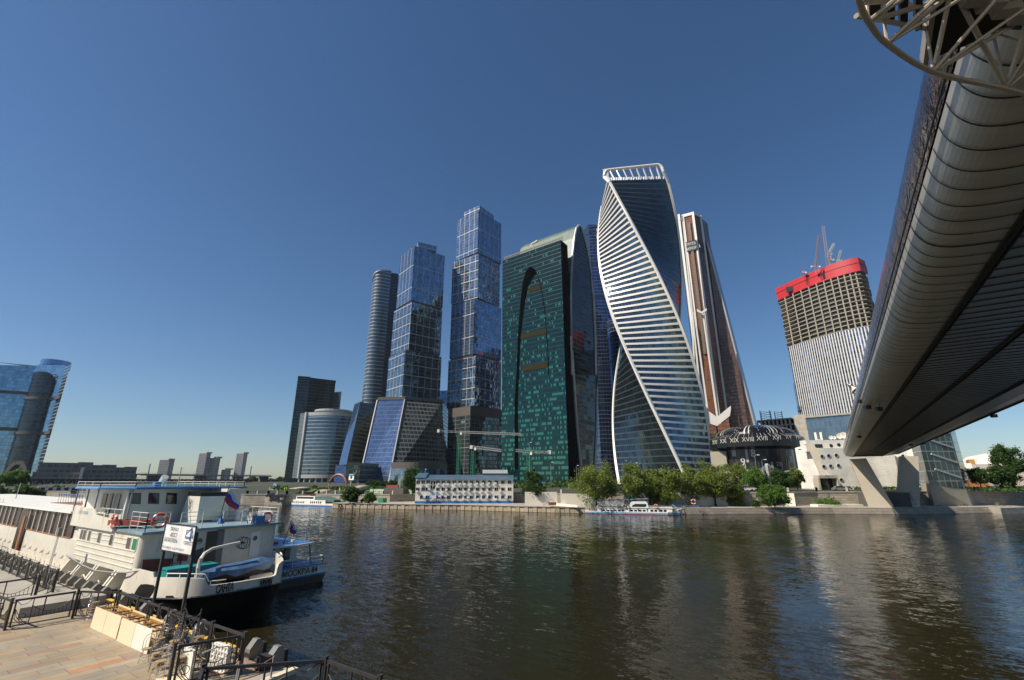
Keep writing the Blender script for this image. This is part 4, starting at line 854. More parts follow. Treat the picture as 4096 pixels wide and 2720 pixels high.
# ------------------------------------------------------------------ trees
def tree(c,h,rad,trunk_h,mat,label,seed,cat='tree',name='willow_tree',squash=1.0,leafs=3200,lsize=.36,lean=0,group=None,clumps=70):
    rnd=random.Random(seed); c=Vector(c); r=thing(name,c,label,cat,group)
    b=MB(); top=c+Vector((lean,0,h*.62)); 
    if trunk_h>0:
        b.tube([c,c+Vector((lean*.3,.1,trunk_h*.6)),c+Vector((lean*.6,0,trunk_h*1.1)),top],max(.16,h*.035),7,r2=.06)
        for k in range(7):
            a=rnd.uniform(0,6.28); s_=c+Vector((lean*.5,0,trunk_h*rnd.uniform(.7,1.2))); e=c+Vector((lean+math.cos(a)*rad*.75,math.sin(a)*rad*.75,trunk_h+(h-trunk_h)*rnd.uniform(.3,.75))); mid=(s_+e)/2+Vector((0,0,.4)); b.tube([s_,mid,e],max(.08,h*.014),5,r2=.03)
        b.build('trunk',M['trunk'],r)
    b=MB(); cz=c.z+(h+trunk_h*.55)/2; hz=(h-trunk_h*.55)/2
    cl=[]
    for k in range(clumps):
        while True:
            v=Vector((rnd.uniform(-1,1),rnd.uniform(-1,1),rnd.uniform(-1,1)))
            if .35<v.length<1: break
        lump=1+.22*math.sin(v.x*5+seed)+.18*math.sin(v.z*6+seed*2+v.y*4)
        v=v.normalized()*(.35+.6*v.length)*lump*.92
        cl.append((Vector((c.x+lean+v.x*rad,c.y+v.y*rad,cz+v.z*hz*squash)),rnd.uniform(.14,.30)*rad))
    per=int(leafs*3.2)//clumps; lsize*=1.25
    for p,cr in cl:
        for k in range(per):
            d=Vector((rnd.gauss(0,.55),rnd.gauss(0,.55),rnd.gauss(0,.5)))*cr; q=p+d
            if q.z<c.z+.2: q.z=c.z+.2+rnd.random()*.3
            s_=lsize*rnd.uniform(.6,1.25); u=Vector((rnd.gauss(0,1),rnd.gauss(0,1),rnd.gauss(0,.7))).normalized(); w_=u.cross(Vector((rnd.gauss(0,1),rnd.gauss(0,1),rnd.gauss(0,1)))).normalized()
            b.face([q-u*s_*.5,q+w_*s_*.28,q+u*s_*.5,q-w_*s_*.28])
    b.build('crown',mat,r); return r
def treepx(cr,x0,x1,ytop,xb,yb,zb,mat,label,seed,trunk=.22,**k):
    base=at(cr(xb,yb),z=zb) if zb<5 or 'd' not in k else None
    if 'd' in k: base=at(cr(xb,yb),d=k.pop('d')); base.z=zb
    D=math.hypot(base.x,base.y); l=at(cr(x0,(ytop+yb)/2),d=D); rr_=at(cr(x1,(ytop+yb)/2),d=D); rad=(rr_-l).length/2*1.08; h=zat(cr((x0+x1)/2,ytop),base)-base.z
    cx=(l+rr_)/2; lean=0
    return tree((cx.x,cx.y,base.z),h,rad,h*trunk,mat,label,seed,**k)
g='willows along the far quay'
treepx(w5,310,925,45,600,600,1.6,M['willow'],'broad willow leaning over the cream wall, leftmost of the willow row',1,leafs=4600,group=g,clumps=95)
treepx(w5,930,1345,55,1150,590,1.6,M['willow'],'round willow behind the front half of the white ferry',2,leafs=3600,group=g,d=136)
treepx(w5,1330,1780,50,1560,590,1.6,M['willow'],'willow behind the cabin end of the white ferry',3,leafs=3600,group=g,d=140)
treepx(w5,1180,1500,70,1345,600,1.6,M['willow'],'slender willow filling the gap before the ferry wheelhouse',31,leafs=2600,group=g,d=143)
treepx(w5,1740,2050,45,1880,590,1.6,M['willow'],'narrow willow between two wider ones behind the ferry bow',4,leafs=3000,group=g,d=144)
treepx(q5,150,660,575,440,1270,1.6,M['willow'],'tallest willow, standing with a dark trunk right of the ferry bow',5,leafs=4600,group=g,clumps=95,d=150)
treepx(q5,560,880,840,690,1290,1.6,M['willow'],'low dark willow at the right end of the willow row',6,leafs=3200,group=g,trunk=.15,d=152)
g='green trees on the far bank'
treepx(q5,640,980,590,810,1060,5.2,M['willow'],'olive tree in front of the black domed pavilion',7,d=185,name='leafy_tree')
treepx(q5,860,1290,710,1060,1040,5.2,M['leafbright'],'bright green tree between the pavilion lamp posts',8,d=178,name='leafy_tree',leafs=3600)
treepx(q5,1290,1650,700,1480,1010,5.3,M['leaf'],'dark round green tree left of the porthole building',9,d=182,name='leafy_tree',leafs=3600)
treepx(q5,1600,1800,650,1700,1000,5.3,M['willow'],'olive tree squeezed against the glass corner of the porthole building',10,d=186,name='leafy_tree')
treepx(q5,1140,1560,950,1340,1300,1.6,M['leafbright'],'round bright bush growing on the quay before the pale wall block',11,cat='bush',name='round_bush',trunk=.05,leafs=4200,lsize=.3)
treepx(q5,1010,1130,1180,1070,1290,1.6,M['leaf'],'small dark bush beside the round bright bush',12,cat='bush',name='round_bush',trunk=.05,leafs=1000,lsize=.25)
treepx(q1,385,730,1045,560,1240,1.7,M['leaf'],'dark green bush beside the slanted bridge pier',13,cat='bush',name='round_bush',trunk=.05,leafs=2600,lsize=.25)
treepx(q1,0,450,1180,220,1265,1.7,M['leafbright'],'low bright creeping bush on the quay under the stone steps',14,cat='bush',name='low_bush',trunk=.0,leafs=1600,lsize=.25)
treepx(w6,60,400,100,200,510,3.9,M['leaf'],'dense dark green tree at the left end of the white three storey building',15,d=165,name='leafy_tree',leafs=4200,trunk=.2)
treepx(w6,2160,2420,130,2280,430,4.3,M['leaf'],'dark tree right behind the end of the white three storey building',16,d=158,name='leafy_tree')
treepx(w6,2130,2500,405,2300,520,3.6,M['hedge'],'dark shrub spilling over the tall cream wall panel',17,d=146,cat='bush',name='wall_shrub',trunk=.0,leafs=1800)
treepx(r6,1160,1410,540,1290,715,1.7,M['leaf'],'rounded green tree before the embankment, left of the sloping mural wall',18,d=165,name='leafy_tree',trunk=.1)
treepx(r6,1480,1640,620,1560,730,1.7,M['leafbright'],'small pale bush in front of the mural wall',19,d=162,cat='bush',name='low_bush',trunk=.05,leafs=1200)
treepx(r6,1500,1760,450,1620,580,4.2,M['hedge'],'clipped dark hedge mass below the blue glass podium',20,d=260,cat='hedge',name='dark_hedge',trunk=.0,leafs=2400,lsize=.7)
treepx(r6,1740,1980,460,1860,560,4.2,M['hedge'],'second dark hedge mass right of the larger one below the podium',21,d=265,cat='hedge',name='dark_hedge',trunk=.0,leafs=1800,lsize=.7)
treepx(q2,1230,1760,280,1480,920,6,M['leaf'],'big dark green tree at the right edge behind the embankment railing',22,d=205,name='leafy_tree',leafs=5200,clumps=110)
treepx(q2,1190,1560,640,1380,930,6,M['leaf'],'lower dark tree in front of the big one at the right edge',23,d=200,name='leafy_tree',leafs=3000)
treepx(q2,880,1180,660,1050,940,6,M['leaf'],'small young tree with a bare trunk right of the glass stair tower',24,d=198,name='leafy_tree',trunk=.45,leafs=2200)
treepx(d6,20,310,1270,160,1340,6,M['leafbright'],'bright green trees at the foot of the far left glass tower',25,d=420,cat='tree clump',name='park_trees',trunk=.05,leafs=1500,lsize=1.1)
treepx(k5,130,215,490,170,560,3.7,M['leafbright'],'small green bush on the far bank under the rail bridge',26,d=330,cat='bush',name='far_bush',trunk=.05,leafs=500,lsize=.6)
# ------------------------------------------------------------------ black domed pavilion
cen_=at(q5(1110,600),d=235); pc=V(cen_.x,cen_.y); er=at(q5(1740,450),d=235); Rb=(V(er.x,er.y)-V(*xy(at(q5(620,600),d=235)))).length/2; er2=at(q5(1865,200),d=235); Rr=(V(er2.x,er2.y)-V(*xy(at(q5(365,290),d=235)))).length/2
ze=zat(q5(1110,170),pc-V(pc.x,pc.y).normalized()*Rr); zl=zat(q5(1110,330),pc-pc.normalized()*Rr*.9); ztop=zat(q5(1100,-5),pc-pc.normalized()*4)
t=NT('black_striped_cladding'); co=t.n('ShaderNodeUVMap').outputs[0]; sp=t.n('ShaderNodeSeparateXYZ',{0:co})
fu=t.m('FLOOR',t.m('MULTIPLY',sp.outputs[0],1.1)); wn=t.n('ShaderNodeTexWhiteNoise',{'Vector':t.n('ShaderNodeCombineXYZ',{0:fu,1:t.m('FLOOR',t.m('DIVIDE',sp.outputs[1],2.6))}).outputs[0]}).outputs[0]
t.P(Base_Color=t.mix(t.m('GREATER_THAN',wn,.92),t.mix(t.m('GREATER_THAN',wn,.6),(.008,.008,.009),(.03,.03,.03)),(.30,.30,.29)),Roughness=.3); M['blkstripe']=t.mat
M['blk']=flat('gloss_black_cladding',(.008,.008,.009),.22,var=.3,scale=.4); M['streak']=flat('cream_streaks',(.50,.47,.40),.5,var=.1)
r=thing('domed_pavilion',(pc.x,pc.y,6),'black domed round pavilion with white roman numerals round its rim','pavilion')
b=MB(); b.cyl((pc.x,pc.y,6),Rb,zl-6+1,56); b.build('drum_wall',M['blkstripe'],r)
b=MB(); ring=lambda rad,z:[(pc.x+rad*math.cos(2*math.pi*k/56),pc.y+rad*math.sin(2*math.pi*k/56),z) for k in range(56)]
b.loft(ring(Rb*.98,zl-1),ring(Rr,zl)); b.loft(ring(Rr,zl),ring(Rr,ze)); b.loft(ring(Rr,ze),ring(Rr*.86,ze+1.3)); b.build('rim',M['blk'],r)
b=MB(); pr=Rr*.86; prev=ring(pr,ze+1.3); Hd=ztop-ze-1.3
for k in range(1,10):
    a=k/9*math.pi/2; cur=ring(max(.05,pr*math.cos(a*.98)),ze+1.3+Hd*math.sin(a)); b.loft(prev,cur,smooth=True); prev=cur
b.build('dome',M['blk'],r)
b=MB(); rnd=random.Random(5); base_a=math.atan2(-pc.y,-pc.x)
def dome(a,t_): th=t_*math.pi/2; rad=pr*math.cos(th*.98)+.06; return Vector((pc.x+rad*math.cos(a),pc.y+rad*math.sin(a),ze+1.36+Hd*math.sin(th)))
for off,w_,t1_ in [(-.95,.014,.7),(-.85,.007,.6),(-.22,.02,.93),(-.12,.016,.95),(.38,.008,.85),(.46,.018,.8),(.56,.012,.7),(.72,.008,.5),(-1.2,.01,.5)]:
    n=8
    for i in range(n):
        ta,tb=t1_*i/n,t1_*(i+1)/n; b.face([dome(base_a+off-w_*(1-ta*.4),ta),dome(base_a+off+w_*(1-ta*.4),ta),dome(base_a+off+w_*(1-tb*.4),tb),dome(base_a+off-w_*(1-tb*.4),tb)])
for k in range(60):
    a=base_a+rnd.uniform(-1.3,1.3); ta=rnd.uniform(0,.5); b.face([dome(a-.004,ta),dome(a+.004,ta),dome(a+.004,ta+.06),dome(a-.004,ta+.06)])
for k in range(30):
    a=base_a-1.35+2.7*k/29+rnd.uniform(-.03,.03); w_=rnd.uniform(.0015,.005)
    p=lambda aa,z,rd:Vector((pc.x+rd*math.cos(aa),pc.y+rd*math.sin(aa),z)); z0=ze-rnd.choice((.2,.3,.5,.2,2.2)); b.face([p(a-w_,z0,Rr+.08),p(a+w_,z0,Rr+.08),p(a+w_,ze+.02,Rr+.08),p(a-w_,ze+.02,Rr+.08)]); b.face([p(a-w_,ze+.02,Rr+.08),p(a+w_,ze+.02,Rr+.08),p(a+w_,ze+1.35,Rr*.86+.05),p(a-w_,ze+1.35,Rr*.86+.05)])
b.build('rim_streaks',M['streak'],r)['kind']='stuff'
def numeral(s_,x,y,size,rad,lit=True):
    # find azimuth on the drum that is seen at this photo column
    best=min((abs(pjx(pc.x+rad*math.cos(a),pc.y+rad*math.sin(a),20)-q5(x,y)[0]),a) for a in [base_a-1.5+3*i/600 for i in range(601)])[1]
    p=V(pc.x+rad*math.cos(best),pc.y+rad*math.sin(best)); z=zat(q5(x,y),p); tn=V(-math.sin(best),math.cos(best)); nn=V(math.cos(best),math.sin(best))
    text(s_,size,face_frame(Vector((p.x,p.y,z))+nn*.15,tn),M['streak'],r,name='numeral',align='CENTER',ext=.04,sx=.9)
def pjx(X,Y,Z):
    z=Z-H; f=-X*sY+Y*cY; u=X*cY+Y*sY; return 2048+F*u/(f*cT+z*sT)
for s_,x,y in (('XXI',450,300),('XX',578,285),('XIX',758,272),('XVIII',975,258),('XVII',1200,240),('XVI',1430,228),('XV',1615,220),('XIV',1765,230)): numeral(s_,x,y,2.5,Rr)
numeral('8',1025,500,4.5,Rb); numeral('16',1540,622,3.4,Rb); numeral('9',850,640,4.6,Rb); numeral('23',1395,640,2.2,Rb)
b=MB(); a=at(q5(375,600),d=226); c=at(q5(620,600),d=226); b.prism(ccw([xy(a),xy(c),xy(c+V(3,12)),xy(a+V(3,12))]),6,zat(q5(500,415),a)); b.build('grey_side_block',M['pierconc'],r)
r=thing('glass_canopy',(pc.x+8,pc.y-25,6),'pale wedge canopy building with glazed gables in front of the black pavilion','building')
a=at(q5(1260,780),d=205); z_t=zat(q5(1262,620),a); c=at(q5(1500,700),d=212); a.z=c.z=0
b=MB(); a=V(a.x,a.y);c=V(c.x,c.y); b.face([(a.x,a.y,6),(c.x,c.y,6),(c.x,c.y,z_t-5),(a.x,a.y,z_t)]); d_=a+V(-6,4); b.face([(d_.x,d_.y,6),(a.x,a.y,6),(a.x,a.y,z_t),(d_.x,d_.y,z_t-3)],m=1); b.bar((a.x,a.y,z_t),(c.x,c.y,z_t-5),1.2,.8,m=2); b.bar((a.x,a.y,6),(a.x,a.y,z_t),.8,m=2); e_=a+V(14,6); b.bar((c.x-3,c.y,z_t-3.2),(c.x+12,c.y+8,z_t),.4,.5,m=2); b.build('gable',[M['pierconc'],M['podg'],M['paleframe']],r)
a=at(q5(640,700),d=200); c=at(q5(1180,720),d=200); a=V(a.x,a.y);c=V(c.x,c.y)
b=MB(); b.prism(ccw([xy(a),xy(c),xy(c+V(0,8)),xy(a+V(0,8))]),6,zat(q5(1000,700),a)); b.build('terrace',M['pierconc'],r)
# ------------------------------------------------------------------ white building with round windows
r=thing('porthole_building',(0,200,6),'white building with round porthole windows and a tall dark glass corner','building')
fa=at(q5(2050,360),d=196); fb=at(q1(600,760),d=201); fa2=V(fa.x,fa.y); fb2=V(fb.x,fb.y); zf=fa.z; fd=(fb2-fa2).normalized(); fn=V(fd.y,-fd.x)
fb3=fb2+fd*16
M['tile']=brick('white_tile_cladding',(.76,.72,.64),(.75,.71,.63),(.6,.56,.5),2.0,2.0,.03,.5,off=0,bump=.1)
b=MB(); b.prism(ccw([xy(fa2),xy(fb3),xy(fb3-fn*14),xy(fa2-fn*14)]),5.2,zf); b.build('front_wall',M['tile'],r)
def fp(p,o=0):
    rr_=ray(p); oo=Vector((0,0,H)); t=(fa2-oo).dot(fn)/rr_.dot(fn); return oo+rr_*t+fn*o
b=MB(); ra=at(q5(1845,290),d=204); zr_=zat(q1(150,230),fa2-fn*3); pl=fa2-fn*3; rr_=ray(q5(1850,270)); oo=Vector((0,0,H)); rs=oo+rr_*((pl-oo).dot(fn)/rr_.dot(fn)); rs=V(rs.x,rs.y); b.prism(ccw([xy(rs),xy(fb3-fn*3),xy(fb3-fn*13),xy(rs-fn*3.5)]),zf-1,zr_); b.build('set_back_storey',M['tile'],r)
b=MB(); ga=at(q5(1893,345),d=206); ga2=V(ga.x,ga.y); gb=at(q5(1712,372),d=208); b.face([(ga2.x,ga2.y,5.2),(fa2.x,fa2.y,5.2),(fa2.x,fa2.y,zf-.3),(rs.x,rs.y,zr_-.3),(ga2.x,ga2.y,gb.z+.6)]); b.build('grey_return_wall',M['pierconc'],r)
b=MB(); gb=at(q5(1712,372),d=208); gb2=V(gb.x,gb.y); b.face([(gb2.x,gb2.y,5.2),(ga2.x,ga2.y,5.2),(ga2.x,ga2.y,gb.z+.5),(gb2.x,gb2.y,gb.z)]); b.face([(gb2.x-.5,gb2.y+8,5.2),(gb2.x,gb2.y,5.2),(gb2.x,gb2.y,gb.z),(gb2.x-.5,gb2.y+8,gb.z)]); M['cornerglass']=facade('dark_corner_glass',(.05,.1,.13),(.03,.04,.05),w=1.2,h=1.6,fw=.04,fh=.04,var=.5,metal=.8); b.build('glass_corner',M['cornerglass'],r)
b=MB(); 
for p in (gb2,ga2): b.bar((p.x,p.y-.3,5.2),(p.x,p.y-.3,gb.z+.2),1.0,1.0)
b.build('white_fin',M['white'],r); b=MB(); b.bar((gb2.x,gb2.y,gb.z),(ga2.x,ga2.y,gb.z+.8),1,.7); b.bar((ga2.x,ga2.y,gb.z+.8),(rs.x,rs.y,zr_-1),1,.7); b.build('white_cornice',M['white'],r)
for x,y in ((147,493),(250,483),(370,475),(176,652),(282,645),(405,637),(450,862)):
    c=fp(q1(x,y),.06); b=MB(); n=20; rad=.58
    ringp=lambda q,o:[c+fd*q*math.cos(2*math.pi*k/n)+Vector((0,0,q*math.sin(2*math.pi*k/n)))+fn*o for k in range(n)]
    b.loft(ringp(rad*1.12,-.1),ringp(rad*1.12,.12)); b.loft(ringp(rad*1.12,.12),ringp(rad*.95,.12)); b.loft(ringp(rad*.95,.12),ringp(rad*.95,.0)); pw=b.build('porthole_window',M['paleframe'],r)
    b=MB(); b.face(ringp(rad*.96,.02)); b.build('pane',M['glassdark'],pw)
for x,y in ((292,325),(413,312)):
    oo=Vector((0,0,H)); rr_=ray(q1(x,y)); pl=fa2-fn*3; t_=(pl-oo).dot(fn)/rr_.dot(fn); c=oo+rr_*t_+fn*.05; b=MB(); b.face([c+fd*.62*math.cos(2*math.pi*k/20)+Vector((0,0,.62*math.sin(2*math.pi*k/20))) for k in range(20)]); b.build('porthole_window',M['glassdark'],r)
b=MB(); c=fp(q1(180,332),0)-fn*2.9; b.prism(ccw([xy(c-fd*1.3),xy(c+fd*1.3),xy(c+fd*1.3-fn*.2),xy(c-fd*1.3-fn*.2)]),c.z-.9,c.z+.9); b.build('square_window',M['glassdark'],r)
b=MB(); a=fp(q1(30,915),0);c=fp(q1(325,920),0); zt_=zat(q1(180,790),a); zb_=zat(q1(180,835),a); a.z=c.z=0
b.prism(ccw([xy(a+fn*3),xy(c+fn*3),xy(c+fn*.01),xy(a+fn*.01)]),zb_,zt_); 
for p in (a,c): b.prism(ccw([xy(p+fn*3-fd*.3),xy(p+fn*3+fd*.3),xy(p+fd*.3),xy(p-fd*.3)]),5.2,zb_)
b.face([Vector((p.x,p.y,z))+fn*.08 for p,z in ((a,5.3),(c,5.3),(c,zb_),(a,zb_))],m=1); b.build('entrance_porch',[M['pierconc'],M['glassdark']],r)
text('Кафе',1.1,face_frame(Vector((a.x,a.y,zb_+.35))+fn*3.05+fd*2.2,fd),M['green'],r)
for k,(x,w_) in enumerate(((55,.8),(90,.6),(140,.8),(290,1),(340,.9),(430,1.4),(490,1.6),(510,1.2))):
    p=at(q1(x,205),d=208); p.z=zr_; b=MB(); hh_=2.6 if x in(55,140) else w_
    if x in (55,90,140): b.box(p.x-.35,p.x+.35,p.y,p.y+.3,p.z,p.z+hh_*1.3); b.build('roof_antenna',M['cream'],r)
    else:
        n=14; cc=p+Vector((0,-.4,w_+.3)); b.loft([cc+Vector((math.cos(2*math.pi*k/n)*w_*.7,0,math.sin(2*math.pi*k/n)*w_*.7)) for k in range(n)],[cc+Vector((math.cos(2*math.pi*k/n)*w_*.15,.35,math.sin(2*math.pi*k/n)*w_*.15)) for k in range(n)]); b.bar(p,cc+Vector((0,.3,0)),.15); b.build('satellite_dish',M['cream'],r)
# under-bridge part of that building and ground floor recess
r=thing('grey_service_building',(16,205,6),'grey shaded building behind the bridge piers with a dark wide opening','building')
a=at(q1(800,620),d=212); c=at(q1(1370,600),d=216); b=MB(); a=V(a.x,a.y); c=V(c.x,c.y); b.prism(ccw([xy(a),xy(c+V(14,0)),xy(c+V(14,20)),xy(a+V(0,20))]),5.6,24); b.build('wall',M['tile'],r)
def onpl(p,a_,n_,o=.06):
    rr_=ray(p); oo=Vector((0,0,H)); t=(a_-oo).dot(n_)/rr_.dot(n_); return oo+rr_*t+n_*o
nn_=V((c-a).y,-(c-a).x).normalized(); b=MB(); b.face([onpl(q1(*p),a,nn_) for p in ((900,725),(1250,725),(1250,610),(900,620))]); b.build('wide_opening',M['glassdark'],r)
b=MB(); b.face([onpl(q1(*p),a,nn_) for p in ((1060,1010),(1200,1010),(1160,845),(1050,850))]); b.build('dark_doorway',M['darkconc'],r)
b=MB(); b.face([onpl(q1(*p),a,nn_) for p in ((1185,825),(1325,825),(1325,798),(1185,798))]); b.build('window',M['glassdark'],r)
# ------------------------------------------------------------------ right glass stair tower and concrete base
r=thing('glass_stair_tower',(32,190,1.5),'glass stair tower of the bridge on a pale concrete base with graffiti','tower')
a=at(q2(262,915),d=181); c=at(q2(838,1010),d=190); a=V(a.x,a.y); c=V(c.x,c.y)
M['stairglass']=facade('stair_tower_glass',(.06,.09,.09),(.42,.42,.38),w=1.9,h=2.75,fw=.07,fh=.06,var=.6,metal=.35,rough=.08,fmet=0)
sd2=(c-a).normalized(); sn2=V(sd2.y,-sd2.x); zt_=27
za_=zat(q2(270,915),a); zc_=zat(q2(835,1010),c)
b=MB(); b.face([(a.x,a.y,za_),(c.x,c.y,zc_),(c.x,c.y,zt_),(a.x,a.y,zt_)]); cb=c+V(2.5,9); ab=a+V(-1,9); b.face([(c.x,c.y,zc_),(cb.x,cb.y,zc_),(cb.x,cb.y,zt_),(c.x,c.y,zt_)]); b.face([(ab.x,ab.y,za_),(a.x,a.y,za_),(a.x,a.y,zt_),(ab.x,ab.y,zt_)]); b.face([(cb.x,cb.y,zc_),(ab.x,ab.y,za_),(ab.x,ab.y,zt_),(cb.x,cb.y,zt_)]); b.face([(p.x,p.y,zt_) for p in (a,c,cb,ab)]); b.build('glazing',M['stairglass'],r)
b=MB()
for k in range(4):
    z=9+k*4.2; p=a.lerp(c,.25); q=a.lerp(c,.95); b.bar(Vector((p.x,p.y,z+2.6))-sn2*-.12,Vector((q.x,q.y,z+.2))+sn2*.12,.3,.5)
b.build('stair_flights',M['paleframe'],r)
al=at(q2(345,1272),z=1.5); cl_=at(q2(935,1272),z=1.5)
b=MB(); b.face([al+Vector((0,0,-.0)),cl_,(c.x,c.y,zc_),(a.x+sd2.x*6,a.y+sd2.y*6,za_+.3),(a.x,a.y,za_)]); b.face([cl_,cl_+Vector((3,9,0)),(cb.x,cb.y,zc_),(c.x,c.y,zc_)]); b.face([al+Vector((-1,9,0)),al,(a.x,a.y,za_),(ab.x,ab.y,za_)]); b.face([(a.x,a.y,za_),(a.x+sd2.x*6,a.y+sd2.y*6,za_+.3),(c.x,c.y,zc_),(cb.x,cb.y,zc_),(ab.x,ab.y,za_)]); b.build('concrete_base',M['pierconc'],r)
nb_=(cl_-al).cross(Vector((c.x,c.y,zc_))-al).normalized(); 
if nb_.y>0: nb_=-nb_
def onb(p,o=.05):
    rr_=ray(p); oo=Vector((0,0,H)); t=(al-oo).dot(nb_)/rr_.dot(nb_); return oo+rr_*t+nb_*o
b=MB(); cc=onb(q2(355,1015)); b.face([onb(q2(355+42*math.cos(k*.393),1015+42*math.sin(k*.393))) for k in range(16)]); b.build('round_vent',M['darkconc'],r)
b=MB(); b.face([onb(q2(*p)) for p in ((360,1272),(470,1272),(440,1130),(345,1130))]); b.build('door',M['darkconc'],r)
b=MB()
for path in ([(550,1140),(560,1190),(640,1195),(650,1140),(720,1145),(715,1185),(680,1190)],[(545,1145),(640,1132),(650,1150)],[(565,1185),(575,1225),(650,1228),(660,1195)],[(690,1150),(685,1215),(735,1225),(700,1150)],[(735,1215),(790,1240),(850,1250),(840,1285),(800,1290)],[(740,1240),(760,1275),(800,1265),(790,1240)],[(580,1160),(610,1160),(630,1158)]):
    P3=[onb(q2(*p),.08) for p in path]
    for i in range(len(P3)-1): b.bar(P3[i],P3[i+1],.18,.06)
b.build('graffiti',M['blackband'],r)
r=thing('white_building_corner',(24,200,6),'narrow bright white wall glimpsed between the bridge pier and the stair tower','building')
a=at(q2(20,900),d=200); c=at(q2(235,880),d=200); b=MB(); b.prism(ccw([xy(a),xy(c),xy(c+V(0,8)),xy(a+V(0,8))]),6,24); b.build('wall',M['white'],r)
b=MB(); e=at(q2(140,688),d=199.6); b.obox(e,1.6,.3,1.0); b.build('window',M['glassdark'],r); b=MB(); e=at(q2(140,742),d=199.6); b.obox(e,1.6,.3,.6); b.build('vent',M['glassdark'],r)
b=MB(); e=at(q2(150,820),d=199.6); b.obox(e,2.6,.3,4); b.build('doorway',M['midgrey'],r)
# background right
r=thing('arched_hall',(90,380,6),'pale exhibition hall with curved roof and orange brown end wall at right','building')
a=at(q2(1030,600),d=420); c=at(q2(1300,600),d=420); b=MB(); zt_=zat(q2(1030,610),a); b.prism(ccw([xy(V(a.x,a.y)),xy(V(c.x,c.y)+V(60,0)),xy(V(c.x,c.y)+V(60,60)),xy(V(a.x,a.y)+V(0,60))]),6,zt_); b.build('wall',M['cream'],r)
b=MB(); n=14; A0=V(a.x,a.y+5); A1=V(c.x+5,c.y+5)
for k in range(n):
    p=A0.lerp(A1,k/n);q=A0.lerp(A1,(k+1)/n); za=zt_+6.5*math.sin(math.pi*k/n)**.7;zb2=zt_+6.5*math.sin(math.pi*(k+1)/n)**.7; b.face([(p.x,p.y,zt_),(q.x,q.y,zt_),(q.x,q.y,zb2),(p.x,p.y,za)]); b.face([(p.x,p.y,za),(q.x,q.y,zb2),(q.x,q.y+50,zb2),(p.x,p.y+50,za)])
b.build('curved_roof',M['white'],r)
a=at(q2(890,600),d=400); c=at(q2(985,600),d=400); b=MB(); b.prism(ccw([xy(V(a.x,a.y)),xy(V(c.x,c.y)),xy(V(c.x,c.y)+V(2,20)),xy(V(a.x,a.y)+V(2,20))]),6,zat(q2(930,540),a)); b.build('brown_end_block',M['ochre'],r)
r=thing('low_roof_hall',(90,330,6),'long low hall with a sloping brown grey roof behind the trees at right','building')
a=at(q2(1040,690),d=330); c=at(q2(1300,690),d=330); a=V(a.x,a.y);c=V(c.x,c.y); z0_=zat(q2(1040,695),a); b=MB(); b.prism(ccw([xy(a),xy(c+V(30,0)),xy(c+V(30,30)),xy(a+V(0,30))]),6,z0_); b.build('wall',M['pierconc'],r); b=MB(); z1_=zat(q2(1040,615),a+V(2,16)); b.face([(a.x-1,a.y-1,z0_),(c.x+30,c.y-1,z0_),(c.x+30,c.y+16,z1_),(a.x-1,a.y+16,z1_)]); b.build('roof',M['concrete'],r)
wallbox('white_wall',at(q2(735,850),d=240),at(q2(990,850),d=240),5.9,zat(q2(800,600),at(q2(800,850),d=240)),4,M['white'],'bright white tent like shed left of the small young tree','shed')
wallbox('brick_wall',at(q2(830,940),d=215),at(q2(1200,940),d=215),5.9,zat(q2(900,860),at(q2(900,940),d=215)),.4,M['trimbrown'],'low brownish wall beneath the small young tree','wall')
# ------------------------------------------------------------------ bridge
t=NT('brushed_metal_panels'); uv=t.n('ShaderNodeUVMap').outputs[0]; sp=t.n('ShaderNodeSeparateXYZ',{0:uv}); cell=t.m('FLOOR',t.m('DIVIDE',sp.outputs[0],.85)); wn=t.n('ShaderNodeTexWhiteNoise',{'W':cell},noise_dimensions='1D').outputs[0]
wv=t.noise(uv,.6,3); t.P(Base_Color=t.mix(wn,(.66,.65,.61),(.74,.72,.67)),Metallic=.65,Roughness=t.m('ADD',.40,t.m('MULTIPLY',wv,.12)))
bp=t.n('ShaderNodeBump',{'Height':t.m('ADD',t.m('MULTIPLY',wv,.12),t.m('MULTIPLY',t.noise(uv,3,2),.01)),'Strength':.35,'Distance':.25}); t.P(Normal=bp.outputs[0]); M['brmetal']=t.mat
t=NT('tinted_copper_glass'); uv=t.n('ShaderNodeTexCoord').outputs['Object']; mp=t.n('ShaderNodeMapping',{'Vector':uv}); mp.inputs['Scale'].default_value=(1,.5,1); w2=t.n('ShaderNodeTexNoise',{'Vector':mp.outputs[0],'Scale':1.6,'Detail':3,'Distortion':2.5}).outputs[0]
t.P(Base_Color=t.mix(t.n('ShaderNodeMapRange',{0:w2,1:.45,2:.62,3:0.0,4:1.0}).outputs[0],(.06,.055,.08),(.16,.085,.05)),Metallic=.75,Roughness=.12); bp=t.n('ShaderNodeBump',{'Height':w2,'Strength':.5,'Distance':.1}); t.P(Normal=bp.outputs[0]); M['copper']=t.mat
M['joint']=flat('dark_joint',(.015,.015,.016),.6); 
r=thing('covered_bridge',(9,90,13),'covered footbridge with brushed metal belly and copper tinted glass side','bridge')
D0,D1=-8,172
prof=[(3.25,8.4+H-1.0),(3.0,8.0+H-.6),(3.12,7.6+H),(3.25,7.25+H),(3.5,6.98+H),(3.85,6.8+H),(4.4,6.68+H),(5.08,6.6+H)]
prof=[(3.12,16.2),(3.18,15.85),(3.38,15.5),(3.72,15.28),(4.3,15.16),(5.08,15.1)]
bx=lambda y:-.006*max(0,y-20)
